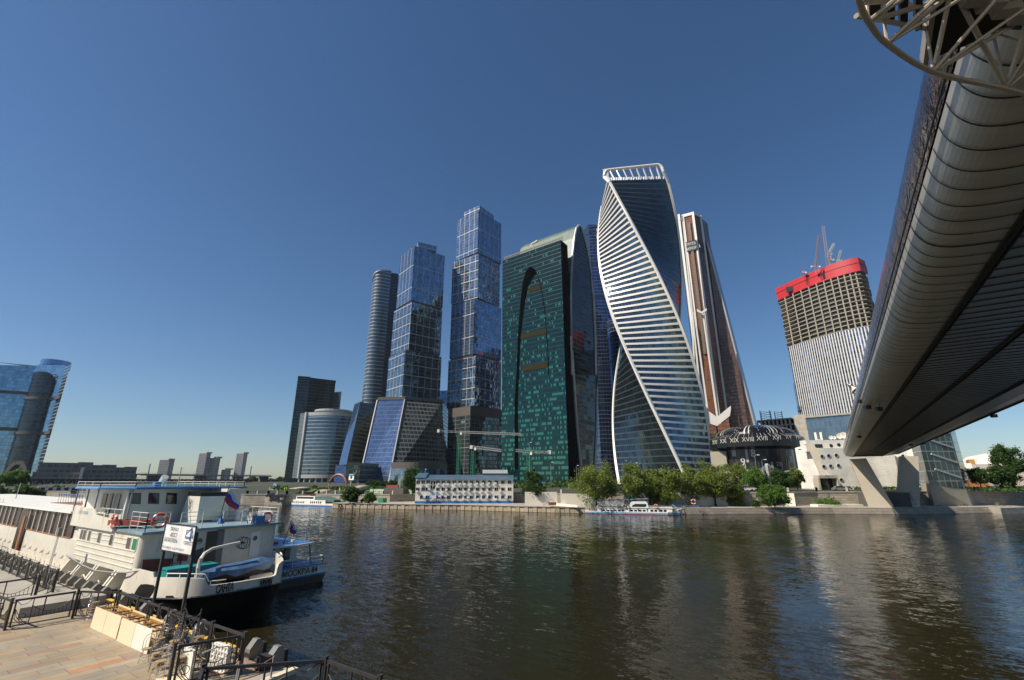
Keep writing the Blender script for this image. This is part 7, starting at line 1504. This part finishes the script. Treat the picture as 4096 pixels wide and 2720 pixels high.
for k in range(9): p=a-d*4+(c-a+d*4)*k/8; b.bar((p.x,p.y,zt_),(p.x,p.y,zt_+(1.2 if k%2 else 2.4)),.08)
for z in (.6,1.2,2.4): b.bar(Vector((*xy(a-d*14),zt_+z)),Vector((c.x,c.y,zt_+z)),.08 if z<2 else .15)
b.build('railing',M['midgrey'],r)
for k in range(3): p=a-d*(12-4.4*k)+n*.1; b=MB(); b.face([(p.x-1,p.y,zt_+2.3),(p.x+1,p.y,zt_+2.3),(p.x,p.y,zt_+1.2)]); b.build('curtain',M['tarp'],r)
p=at(w5(1935,530),d=136); buoy(p,'y','orange life ring on the pontoon railing',.55)
# left ferry
a=at(r6(350,805),z=0);c=at(r6(1015,825),z=0); a=V(a.x,a.y);c=V(c.x,c.y); d=(c-a).normalized(); n=V(-d.y,d.x); L=(c-a).length
r=thing('white_ferry',(a.x,a.y,0),'white ferry with dark windows moored at the far left embankment','ferry'); g=lambda u,v,z:(a.x+d.x*u+n.x*v,a.y+d.y*u+n.y*v,z)
def ux(p,v=0):
    rr_=ray(p); oo=Vector((0,0,H)); pl=a+n*v; t=(pl-oo).dot(n)/rr_.dot(n); q=oo+rr_*t; return (q-pl).dot(d),q.z
b=MB(); o_=[(0,2),(2,0.3),(L,.3),(L,4.7),(2,4.7),(0,3)]; b.loft([g(u,v,-.2) for u,v in o_],[g(u,v,.35) for u,v in o_],m=1); b.loft([g(u,v,.35) for u,v in o_],[g(u,v,.9) for u,v in o_]); b.face([g(u,v,.9) for u,v in o_]); b.build('hull',[M['white'],M['blue']],r)
b=MB(); z1_=ux(r6(600,725))[1]; ue=ux(r6(890,780))[0]; o_=[(.6,2.2),(2.2,.6),(ue,.6),(ue-1,4.4),(2.2,4.4)]; b.loft([g(u,v,.9) for u,v in o_],[g(u+.8 if u<1 else u,v,z1_) for u,v in o_]); b.face([g(u+.8 if u<1 else u,v,z1_) for u,v in o_]); b.build('cabin',M['white'],r)
for x in (380,405,445,470,495,520,547,573,598,700,728,755,785,815,845): 
    u,z=ux(r6(x,765),.6); b=MB(); b.prism(ccw([g(u-.24,.55,0)[:2],g(u+.24,.55,0)[:2],g(u+.24,.62,0)[:2],g(u-.24,.62,0)[:2]]),z-.38,z+.38); b.build('window',M['glassdark'],r)
b=MB(); q0,_=ux(r6(450,700)); q1_,_=ux(r6(720,700)); z2=ux(r6(600,672))[1]; b.prism(ccw([g(q0,1.2,0)[:2],g(q1_,1.2,0)[:2],g(q1_,4,0)[:2],g(q0,4,0)[:2]]),z1_,z2); b.build('upper_cabin',M['white'],r)
b=MB(); b.prism(ccw([g(q0+.4,1.15,0)[:2],g(q1_-.6,1.15,0)[:2],g(q1_-.6,1.2,0)[:2],g(q0+.4,1.2,0)[:2]]),z1_+.35,z2-.25); b.build('upper_window_band',M['glassdark'],r)
b=MB(); b.prism(ccw([g(q0+3,2,0)[:2],g(q0+6,2,0)[:2],g(q0+6,3,0)[:2],g(q0+3,3,0)[:2]]),z2,z2+.25); b.build('red_float',M['orange'],r)
M['netgreen']=flat('green_grey_netting',(.10,.17,.14),.7,var=.5,scale=2); b=MB(); e0=ux(r6(720,735))[0]; e1=ux(r6(1010,735))[0]; pr=[(e0,z1_),(e0+.5,z1_+1.1),(e0+4,z1_+1.3),(e1,z1_+.1),(e1,z1_-.6)]; b.loft([g(u,.9,z) for u,z in pr],[g(u,4,z) for u,z in pr]); b.face([g(u,.9,z) for u,z in pr]); b.build('aft_canopy',M['netgreen'],r)
b=MB(); p=at(r6(1050,810),z=0); b.obox((p.x,p.y+1,.7),4,3,1.6); tag(b.build('green_pontoon',M['green']),'small green pontoon box behind the white ferry stern','pontoon')
# tyres on far quay
for i,(x,y) in enumerate(((1132,812),(1390,820),(1525,825),(1757,838),(1870,835),(1905,830),(1975,838),(2005,838),(2040,838),(2075,838))):
    p=at(r6(x,y),d=at(r6(x,848),z=0).xy.length-.4); b=MB(); u=Vector((.97,.25,0)); b.tube([p+u*.36*math.cos(k*.52)+Vector((0,0,.55*math.sin(k*.52))) for k in range(12)],.16,6,closed=True); tag(b.build('tyre_fender',M['tyre']),'black tyre fender hung on the far quay wall','tyre','tyre fenders on the far quay wall')
# ------------------------------------------------------------------ far bank furniture
b=MB(); 
segs=[w for w in wall if w[0]>-200]
def farrail(pts,label,h=1.05,step=4.5,stone=.28):
    t_=thing('embankment_railing',pts[0],label,'railing'); b=MB(); c=MB()
    for i in range(len(pts)-1):
        p,q=Vector(pts[i]),Vector(pts[i+1]); L=(q-p).length; n=max(1,round(L/step))
        for k in range(n+1): s_=p.lerp(q,k/n); b.box(s_.x-stone,s_.x+stone,s_.y-stone,s_.y+stone,s_.z,s_.z+h*1.15)
        for z in (.15,h*.95): c.bar(p+Vector((0,0,z)),q+Vector((0,0,z)),.07,.08)
        m_=int(L/.9)
        for k in range(m_): s_=p.lerp(q,k/m_); c.bar(s_+Vector((0,0,.15)),s_+Vector((0,0,h*.95)),.05)
    b.build('stone_posts',M['pierconc'],t_); c.build('iron_bars',M['iron'],t_)
bk=lambda w:(w[0]-w[0]*.004,w[1]*1.004+.3,w[2])
farrail([bk(w) for w in wall if -340<w[0]<-125],'railing with stone posts above the left embankment wall')
farrail([bk(w) for w in wall if -75<w[0]<17],'railing with stone posts behind the willows and steps',step=9)
farrail([bk(w) for w in wall if w[0]>30 and w[0]<100],'pale railing on the embankment wall at the right edge',step=6,stone=.18)
def lamp(p,h,label,arm=1.2):
    t_=thing('street_lamp',p,label,'street lamp','street lamps on the far bank'); p=Vector(p); b=MB(); b.tube([p,p+Vector((0,0,h))],.12,6,r2=.06); b.tube([p+Vector((0,0,h)),p+Vector((arm*.5,-.3,h+.5)),p+Vector((arm,-.5,h+.4))],.05,5); b.build('pole',M['midgrey'],t_); b=MB(); b.obox(p+Vector((arm,-.5,h+.38)),.8,.4,.16); b.build('lamp_head',M['lamp'],t_)
def lamppx(cr,x,yt,yb,d,zb,label,arm=1.2):
    p=at(cr(x,yb),d=d); lamp((p.x,p.y,zb),zat(cr(x,yt),p)-zb,label,arm)
lamppx(q5,1125,488,980,185,5.2,'taller white lamp pole before the black pavilion'); lamppx(q5,1228,560,980,190,5.2,'second lamp pole right of the taller one before the pavilion'); lamppx(c6,500,985,1180,220,5,'curved street lamp before the green arched tower'); lamppx(c6,700,1010,1100,230,5,'street lamp at the right foot of the green arched tower'); lamppx(w6,425,130,230,230,4.5,'street lamp above the left end of the white building roof'); lamppx(q2,1385,390,715,215,6,'leaning lamp pole before the big tree at the right edge',.3); lamppx(r6,110,380,560,330,4,'street lamp beside the elevated road at left'); lamppx(c6,1160,990,1080,215,5,'street lamp before the base of the twisted tower'); lamppx(q5,1010,800,990,182,5.2,'short thin pole behind the white car'); lamppx(c6,330,830,1030,215,5,'slim lamp in front of the green tower left part')
def car(p,rz,mat,label,L=4.4,grp='parked cars'):
    t_=thing('parked_car',p,label,'car',grp); b=MB(); b.M=Matrix.Translation(p)@Matrix.Rotation(rz,4,'Z'); h=L/2
    pr=[(-h,.35),(-h,.85),(-h*.8,1.0),(h*.35,.98),(h*.9,.85),(h,.6),(h,.35)]; b.loft([(x,-.85,z) for x,z in pr],[(x,.85,z) for x,z in pr]); b.face([(x,-.85,z) for x,z in pr]); b.face([(x,.85,z) for x,z in pr[::-1]]); b.build('body',mat,t_)
    b=MB(); b.M=Matrix.Translation(p)@Matrix.Rotation(rz,4,'Z'); pr=[(-h*.8,1.0),(-h*.55,1.45),(h*.1,1.45),(h*.42,.98)]; b.loft([(x,-.76,z) for x,z in pr],[(x,.76,z) for x,z in pr]); b.face([(x,-.76,z) for x,z in pr]); b.face([(x,.76,z) for x,z in pr[::-1]]); b.build('windows',M['glassdark'],t_)
    for x in (-h*.62,h*.62):
        for y in (-.86,.78): b=MB(); b.M=Matrix.Translation(p)@Matrix.Rotation(rz,4,'Z'); b.tube([(x,y,.33),(x,y+.1,.33)],.33,12); b.build('wheel',M['tyre'],t_)
M['carblue']=flat('dark_car_paint',(.03,.035,.06),.25,.4); M['carsilver']=flat('silver_car_paint',(.45,.46,.47),.25,.6)
for cr,x,y,d,zb,m_,rz,l in ((q5,930,1045,168,5.3,'white',.5,'white car with a blue roof light behind the round bush'),(q5,990,1048,171,5.3,'white',.5,'second white car partly behind the stone post'),(q1,440,1020,184,5.35,'carsilver',.4,'silver car parked before the porthole building'),(r6,135,690,196,1.0,'carblue',.3,'dark car on the sloping wall road, left one of two'),(r6,260,705,192,.9,'carblue',.3,'dark car on the sloping wall road, right one of two'),(r6,1520,745,164,1.6,'carblue',.2,'dark van parked below the mural wall'),(r6,170,600,235,4,'carsilver',.3,'silver car on the upper road at left')):
    p=at(cr(x,y),d=d); p.z=zb if cr is not r6 or zb>1.5 else zat(cr(x,y),p); car(p,rz,M[m_],l)
b=MB(); p=at(r6(90,712),d=197); q=at(r6(310,722),d=193); n_=V(p.x,p.y).normalized()*9; b.prism(ccw([xy(p),xy(q),xy(V(q.x,q.y)+n_),xy(V(p.x,p.y)+n_)]),-1,zat(r6(200,716),p)-.02); tag(b.build('stone_ramp',M['embank']),'stone ramp road on the far left embankment carrying two dark cars','ramp')
b=MB(); p=at(q5(883,988),d=168.5); b.obox((p.x,p.y-.2,6.95),.9,.3,.18); M['bluelight']=flat('blue_beacon',(.02,.1,.9),.3); tag(b.build('roof_beacon',M['bluelight']),'blue beacon on the roof of the white car behind the bush','beacon')
# bushes/props: green skips, mural wall, kiosk
small('green_container','green waste container on the far quay before the stone wall','container',lambda b:b.obox(at(r6(1740,755),d=166)+Vector((0,0,.4)),2.4,1.6,1.6),M['green'])
small('black_motorboat_heap','dark red and black heap of boat gear on the quay mound','boat gear',lambda b:[b.obox(at(w5(x,570),d=136)+Vector((0,0,.3)),1.2,.8,.7,x) for x in (5,30,55)],M['rust'])
M['mural']=ramp_mat('green_mural',[(.05,.25,.08),(.5,.6,.45),(.1,.4,.15)],.8,.7)
wallbox('mural_wall',at(r6(1560,610),d=185),at(r6(2210,610),d=172),3.9,5.4,.3,M['mural'],'low wall painted with green and white mural left of the white building','wall')
p=at(r6(1760,630),d=178); wallbox('dark_kiosk',p,at(r6(2040,630),d=172),4,zat(r6(1900,550),p),3,M['band'],'dark flat kiosk block with red top before the podium','kiosk'); small('red_roof_box','red box sign on the dark kiosk roof','sign',lambda b:b.obox(at(r6(1890,530),d=176),5,.5,1.0,.2),M['rust'])
wallbox('advert_board',at(r6(1965,500),d=230),at(r6(2005,500),d=230),5,zat(r6(1980,410),at(r6(1980,500),d=230)),.4,M['cream'],'leaning pale panel behind the dark green tree','panel')
# terrace lawns and ramps at left
for i,(pts,mt,nm,l,ct) in enumerate((([(500,612),(720,612),(800,562),(600,572)],'grass','lawn','green lawn slope left of the stairs','lawn'),([(1000,618),(1150,618),(1110,590),(1050,590)],'grass','lawn','small green lawn patch right of the big stair','lawn'),([(1500,600),(1740,600),(1720,575),(1500,562)],'grass','lawn','green lawn strip below the dark hedges','lawn'))):
    b=MB(); zz=[4.0,4.0,5.6,5.6]; P3=[at(r6(x,y),d=dd) for (x,y),dd in zip(pts,(195,195,225,225))]; b.face(P3); tag(b.build(nm,M[mt]),l,ct)
for i,(x0,y0,x1,y1,l) in enumerate(((800,628,940,575,'wide pale stair on the left bank slope'),(500,560,630,540,'pale stair flight at the left of the lawn'),(1330,560,1500,515,'light ramp leading up to the blue glass podium'))):
    b=MB(); p=at(r6(x0,y0),d=200); q=at(r6(x1,y1),d=225); n=10
    for k in range(n): s_=p.lerp(q,k/n); b.obox((s_.x,s_.y,s_.z),5,3,.3)
    tag(b.build('stair_flight',M['pierconc']),l,'stairs')
for i,(x,y0,y1,cr,d,l) in enumerate(((1282,348,530,r6,215,'tall banner sign with blue top and dark emblem below the blue glass podium'),(175,485,560,r6,300,'small blue and white banner on the left embankment'))):
    t_=thing('banner_sign',at(cr(x,y1),d=d),l,'sign'); p=at(cr(x,y1),d=d); zt_=zat(cr(x,y0),p); w_=3.2 if i==0 else 3; zb_=zat(cr(x,y0+(85 if i==0 else 70)),p); b=MB(); b.obox((p.x,p.y,(zt_*.3+zb_*.7)),w_,.3,(zt_-zb_)*.7-.05); b.build('board',M['lamp'],t_); b=MB(); b.obox((p.x,p.y,zt_-(zt_-zb_)*.13),w_,.32,(zt_-zb_)*.28); b.build('blue_header',M['lightblue'],t_); b=MB(); b.bar((p.x,p.y,5),(p.x,p.y,zb_),.4); b.build('post',M['midgrey'],t_); b=MB(); b.obox((p.x,p.y-.2,(zt_*.45+zb_*.55)),w_*.35,.1,w_*.35); b.build('emblem',M['ink'],t_)
t_=thing('ring_sculpture',at(r6(1092,520),d=225),'brown open ring sculpture on the slope by the big stair','sculpture'); c=at(r6(1092,515),d=225); b=MB(); b.tube([c+Vector((4.6*math.cos(k*.314),1.0*math.cos(k*.314),4.6*math.sin(k*.314))) for k in range(20)],.45,6,closed=True); b.build('ring',M['trimbrown'],t_); b=MB(); b.bar(c+Vector((0,0,-4.5)),c+Vector((0,0,-8)),.5); b.build('support',M['iron'],t_)
def person(p,mat,label,k=1.0):
    t_=thing('person',p,label,'person'); p=Vector(p); b=MB(); 
    for s_ in (-1,1): b.tube([p+Vector((s_*.12,0,.0)),p+Vector((s_*.1,0,.45)),p+Vector((s_*.08,0,.9))],.075,6,r2=.1)
    b.tube([p+Vector((0,0,.85)),p+Vector((0,0,1.2)),p+Vector((0,0,1.45)),p+Vector((0,0,1.55))],.19,8,r2=.08)
    for s_ in (-1,1): b.tube([p+Vector((s_*.18,0,1.42)),p+Vector((s_*.27,0,1.1)),p+Vector((s_*.25,-.1,.85))],.06,5,r2=.04)
    b.tube([p+Vector((0,0,1.53)),p+Vector((0,0,1.62)),p+Vector((0,0,1.74)),p+Vector((0,0,1.8))],.1,8,r2=.07); b.build('body',mat,t_)
M['hivis']=flat('hi_vis_yellow',(.45,.7,.05),.7)
for x,l in ((97,'person in a yellow green vest on the far left embankment'),(320,'person in a yellow green vest, left one of the middle pair'),(345,'person in a yellow green vest, right one of the middle pair')): p=at(r6(x,600),d=225); person((p.x,p.y,zat(r6(x,598),p)),M['hivis'],l)
p=at(r6(1120,600),d=190); person((p.x,p.y,zat(r6(1120,615),p)),M['hivis'],'person in a yellow green vest right of the wide stair')
# stone steps beside the pier (right)
t_=None; b=MB(); p=at(q1(20,1225),d=168); q=at(q1(490,1045),d=176); n=16
for k in range(n): s_=p.lerp(q,k/n); b.obox((s_.x,s_.y,s_.z-.15),(q-p).length/n*1.05,2.2,.32,math.atan2(q.y-p.y,q.x-p.x))
tag(b.build('stone_steps',M['concrete']),'stone stair climbing the wall left of the slanted bridge pier','stairs')
b=MB(); b.bar(p+Vector((0,-1,1)),q+Vector((0,-1,1)),.08); [b.bar(p.lerp(q,k/8)+Vector((0,-1,0)),p.lerp(q,k/8)+Vector((0,-1,1)),.06) for k in range(9)]; tag(b.build('stair_handrail',M['grey']),'grey handrail of the stone stair left of the bridge pier','handrail')
b=MB(); p=at(q1(90,1285),z=1.56); q=at(q1(800,1280),z=1.56); n=V(-(q-p).y,(q-p).x).normalized()*3; b.prism(ccw([xy(p),xy(q),xy(q+n),xy(p+n)]),1.56,2.15); tag(b.build('planter_wall',M['cream']),'low pale planter wall at the foot of the stone stair','planter')
# ------------------------------------------------------------------ cranes
def truss(b,p,q,w,n,rad=.1):
    p=Vector(p);q=Vector(q);d=(q-p).normalized(); u=d.cross(Vector((0,0,1))); u=Vector((1,0,0)) if u.length<.05 else u.normalized(); t=u.cross(d)
    c=[u*w/2*a+t*w/2*e for a,e in((-1,-1),(1,-1),(1,1),(-1,1))]
    for k in c: b.bar(p+k,q+k,rad*2)
    for i in range(n):
        for j in range(4):
            a=p.lerp(q,i/n)+c[j]; e=p.lerp(q,(i+1)/n)+c[(j+1)%4]; b.bar(a,e,rad*1.3)
def crane(cr,mast,jib,cj,d,label,mat='crgreen',w=1.9,zb=6,jm='crwhite'):
    base=at(cr(*mast[1]),d=d); z1_=zat(cr(*mast[0]),base); t_=thing('tower_crane',(base.x,base.y,zb),label,'crane'); b=MB(); truss(b,(base.x,base.y,zb),(base.x,base.y,z1_),w,int((z1_-zb)/w/1.3)+2); b.build('mast',M[mat],t_)
    top=Vector((base.x,base.y,z1_)); e=at(cr(*jib),d=d*.98 if jib[0]>mast[0][0] else d); b=MB(); truss(b,top,e,w*.7,int((e-top).length/w)+2); b.build('jib',M[jm],t_)
    e2=at(cr(*cj),d=d); b=MB(); truss(b,top,e2,w*.6,4); b.build('counter_jib',M[jm],t_); b=MB(); b.obox(e2,2.2,1.6,2.2); b.build('counterweight',M['crwhite'],t_); b=MB(); b.obox(top+Vector((w,0,-1.2)),1.3,1.3,1.6); b.build('cab',M['cream'],t_)
crane(c3,[(1645,735),(1640,1130)],(2205,755),(1470,725),340,'green masted crane with a long white jib before the taller stacked tower')
crane(c3,[(1778,870),(1772,1120)],(2025,900),(1765,870),300,'shorter green masted crane with a white jib at the podium foot')
crane(c6,[(325,895),(325,1030)],(220,885),(490,900),290,'green crane with a horizontal white jib before the green arched tower')
crane(zc,[(405,395),(400,420)],(420,165),(365,400),540,'left luffing crane on top of the unfinished round tower','crpink',3,zred-6,'crpink')
crane(zc,[(490,340),(490,400)],(447,100),(520,350),545,'central tall luffing crane on top of the unfinished round tower','ochre',3,zred-6,'crpink')
crane(zc,[(500,300),(497,345)],(528,230),(490,300),548,'short raised boom behind the central crane on the unfinished tower','cream',2.5,zred-4,'cream')
crane(zc,[(565,350),(563,372)],(578,280),(560,350),548,'small crane at the right end of the red screen','cream',2.5,zred-4,'cream')
crane(zc,[(300,440),(302,460)],(290,402),(302,440),550,'short red crane at the left of the red screen','rust',2.5,zred-8,'rust')
crane(c7,[(912,560),(918,640)],(870,375),(915,600),470,'thin reddish crane left of the unfinished round tower','trimbrown',2,6,'trimbrown')
t_=thing('scaffold_tower',at(c7(655,650),d=430),'small dark lattice scaffold on the concrete frame','scaffold'); b=MB(); p=at(c7(640,655),d=430); q=at(c7(640,600),d=430); truss(b,(p.x,p.y,p.z-2),(p.x,p.y,q.z),7,4,.2); truss(b,(p.x+9,p.y,p.z-2),(p.x+9,p.y,q.z-1),5,4,.15); b.build('lattice',M['grey'],t_)
# ------------------------------------------------------------------ far left: building, bridges, towers
M['fargrey']=facade('far_grey_facade',(.10,.11,.12),(.17,.165,.15),w=4,h=4.2,fw=.3,fh=.5,var=.5,metal=.2,rough=.3,fmet=0,wob=.01)
r=thing('long_grey_building',(-500,120,6),'long low grey building with stepped roof blocks right of the far left tower','building')
for x0,x1,yt in ((380,790,1172),(785,948,1163),(948,1050,1190),(1045,1198,1186),(1198,1285,1212),(1280,1418,1206),(1400,1436,1278),(690,750,1188)):
    a=at(d6(x0,1300),d=560);c=at(d6(x1,1300),d=560); dd=V(a.x,a.y).normalized(); zt_=zat(d6((x0+x1)/2,yt),a)-.001*x0; o=1.5 if x0 in(785,1045,1280,690) else 0
    b=MB(); b.prism(ccw([xy(V(a.x,a.y)-dd*o),xy(V(c.x,c.y)-dd*o),xy(V(c.x,c.y)+dd*20),xy(V(a.x,a.y)+dd*20)]),5,zt_); b.build('wing',M['fargrey'],r)
r=thing('old_grey_block',(-480,110,6),'low worn grey block in front of the long grey building','building')
a=at(d6(330,1330),d=500);c=at(d6(1010,1330),d=500); b=MB(); dd=V(a.x,a.y).normalized()
b.prism(ccw([xy(V(a.x,a.y)),xy(V(c.x,c.y)),xy(V(c.x,c.y)+dd*12),xy(V(a.x,a.y)+dd*12)]),5,zat(d6(600,1275),a)); b.build('wall',M['fargrey'],r)
wallbox('pale_tower_block',at(d6(830,1300),d=495),at(d6(865,1300),d=495),5,zat(d6(850,1225),at(d6(850,1300),d=495)),6,M['cream'],'small pale stair block among the far left grey buildings','building')
def farbridge(p0,p1,d0,d1,ztop,hgt,name,label,mat,n,piers,w=10,zp=0):
    t_=thing(name,at(p0,d=d0),label,'bridge'); a=at(p0,d=d0);c=at(p1,d=d1); a.z=c.z=ztop; b=MB(); nn=Vector((-(c-a).y,(c-a).x,0)).normalized()*w
    b.loft([a,a+nn,a+nn-Vector((0,0,1.2)),a-Vector((0,0,1.2))],[c,c+nn,c+nn-Vector((0,0,1.2)),c-Vector((0,0,1.2))]); b.build('deck',M['darkconc'],t_)
    b=MB(); dn=Vector((0,0,hgt)); b.bar(a-dn,c-dn,.9)
    for i in range(n):
        p=a.lerp(c,i/n);m_=a.lerp(c,(i+.5)/n);q=a.lerp(c,(i+1)/n); b.bar(p-dn,m_,.6); b.bar(m_,q-dn,.6); b.bar(p-dn,p,.5)
    b.build('truss',M[mat],t_)
    for k in piers: p=a.lerp(c,k)+nn/2; b=MB(); b.box(p.x-3,p.x+3,p.y-6,p.y+6,zp-1,ztop-hgt); b.build('pier',M['darkconc'],t_)
    b=MB(); b.bar(a+Vector((0,0,1.1)),c+Vector((0,0,1.1)),.15); [b.bar(a.lerp(c,k/60),a.lerp(c,k/60)+Vector((0,0,1.1)),.15) for k in range(61)]; b.build('parapet',M['midgrey'],t_)
farbridge((-60,1915),(1010,1921),420,560,9.3,6.2,'rail_bridge','dark steel truss rail bridge crossing behind the ship',"black",34,(.1,.45,.8))
farbridge((560,1905),(1085,1916),640,800,15,1.5,'elevated_road','pale elevated road on piers beyond the rail bridge','midgrey',20,(.1,.4,.7,.95),zp=5)
M['fartower']=facade('far_tower_facade',(.11,.12,.13),(.26,.255,.25),w=6,h=6,fw=.35,fh=.3,var=.5,metal=.2,rough=.3,fmet=0)
for x0,x1,yt,l in ((1275,1415,286,'squat grey tower block far left on the horizon'),(1592,1706,232,'tall far apartment tower, left one of the joined pair'),(1690,1792,270,'far apartment tower, right and lower one of the joined pair'),(1802,1896,366,'smallest far tower between the pair and the slim one'),(1905,2012,233,'slim far tower, rightmost on the left horizon')):
    a=at(k5(x0+8,430),d=2200);c=at(k5(x1-8,430),d=2200); t_=thing('far_tower',(a.x,a.y,6),l,'tower block'); dd=V(a.x,a.y).normalized(); m_=(V(a.x,a.y)+V(c.x,c.y))/2; z_=zat(k5((x0+x1)/2,yt),a); b=MB(); b.prism(ccw([xy(V(a.x,a.y)+dd*15),xy(V(a.x,a.y)*.35+V(c.x,c.y)*.65-dd*6),xy(V(c.x,c.y)+dd*8),xy(V(c.x,c.y)+dd*50),xy(V(a.x,a.y)+dd*50)]),6,z_); b.build('facade',M['fartower'],t_)
    b=MB(); b.prism(ccw([xy(m_-V(12,0)),xy(m_+V(12,0)),xy(m_+V(12,20)),xy(m_+V(-12,20))]),z_,z_+5); b.build('roof_plant',M['concrete'],t_)
for x,yt,l in ((1210,318,'thin mast left of the squat far tower block'),(2050,340,'thin mast right of the slim far tower')):
    p=at(k5(x,430),d=1500); b=MB(); b.bar((p.x,p.y,6),(p.x,p.y,zat(k5(x,yt),p)),2.2); tag(b.build('radio_mast',M['midgrey']),l,'mast')
# distant tree belts
def belt(x0,x1,yt,d,zb,label,seed,mat='leaf',cr=None,ls=3.0,n=2600,amp=6):
    rnd=random.Random(seed); b=MB(); 
    for k in range(n):
        x=rnd.uniform(x0,x1); p=at((x,1918),d=d+rnd.uniform(-12,12)); hh=(zat((x,yt),p)-zb)*(.75+.25*math.sin(x*.05+seed)+.15*math.sin(x*.17)); z=zb+rnd.random()**.7*max(1,hh)
        q=Vector((p.x,p.y,z)); s_=ls*rnd.uniform(.5,1.2); u=Vector((rnd.gauss(0,1),rnd.gauss(0,1),rnd.gauss(0,1))).normalized(); w_=u.cross(Vector((rnd.gauss(0,1),rnd.gauss(0,1),rnd.gauss(0,1)))).normalized(); b.face([q-u*s_*.5,q+w_*s_*.4,q+u*s_*.5,q-w_*s_*.4])
    tag(b.build('tree_belt',M[mat]),label,'trees',kind='stuff')
belt(980,1160,1908,900,6,'dark distant tree line left of the dark slab tower',1)
belt(1100,1640,1944,240,4.2,'low green planting and bushes on the slope above the left embankment',8,mat='leaf',ls=1.1,n=2200)
belt(1990,2300,1920,230,5,'dark bushes behind the cream walls left of the willows',9,ls=1.2,n=1200)
belt(0,330,1945,330,2,'dark tree mass under the rail bridge at the left',2,ls=2.0)
belt(300,1000,1960,360,2,'dark tree mass on the bank behind the ship',3,ls=2.0)
belt(3860,4096,1906,420,6,'green tree line behind the halls at right',4,ls=2.5)
belt(2700,3300,1925,300,5,'dark green trees between the pavilion and the twisted tower',5,ls=1.8)
belt(3330,4200,1955,200,5.5,'hedge strip behind the right embankment railing',6,ls=.8,n=1500)
belt(2200,2800,1935,240,5,'dark green planting behind the willow row',7,ls=1.5)
# small barges left under the bridge
t_=thing('moored_barge',at(k5(60,540),z=1),'pale low barge moored on the far left bank','barge'); p=at(k5(30,560),d=200); b=MB(); b.prism(ccw([(p.x-12,p.y),(p.x+10,p.y+4),(p.x+10,p.y+8),(p.x-12,p.y+5)]),0,1.5); b.build('hull',M['grey'],t_); b=MB(); b.prism(ccw([(p.x-11,p.y+.5),(p.x+2,p.y+3),(p.x+2,p.y+6),(p.x-11,p.y+4)]),1.5,4); b.build('cabin',M['cream'],t_)
for k in range(9):
    p=at(k5(350+k*32,528),d=300); 
    b=MB(); b.obox((p.x,p.y,zat(k5(350+k*32,525),p)),4.2,2,1.3); tag(b.build('parked_car',M['carsilver'] if k%2 else M['carblue']),(['leftmost','second','third','fourth','middle','sixth','seventh','eighth','rightmost'][k]+(' silver' if k%2 else ' dark'))+' car in the row parked under the rail bridge','car','cars parked under the rail bridge')
# apply no stray defaults
bpy.context.view_layer.update()

# ------------------------------------------------------------------ air
b=MB(); b.box(-2600,2200,-500,2700,-2,420)
hz=bpy.data.materials.new('haze_air'); hz.use_nodes=True; ht=hz.node_tree; ht.nodes.remove(ht.nodes['Principled BSDF']); pv=ht.nodes.new('ShaderNodeVolumePrincipled')
pv.inputs['Color'].default_value=(.75,.85,1,1); pv.inputs['Density'].default_value=.000035; pv.inputs['Anisotropy'].default_value=.2
ht.links.new(pv.outputs[0],ht.nodes['Material Output'].inputs['Volume']); hz_o=b.build('haze',hz); hz_o['kind']='stuff'
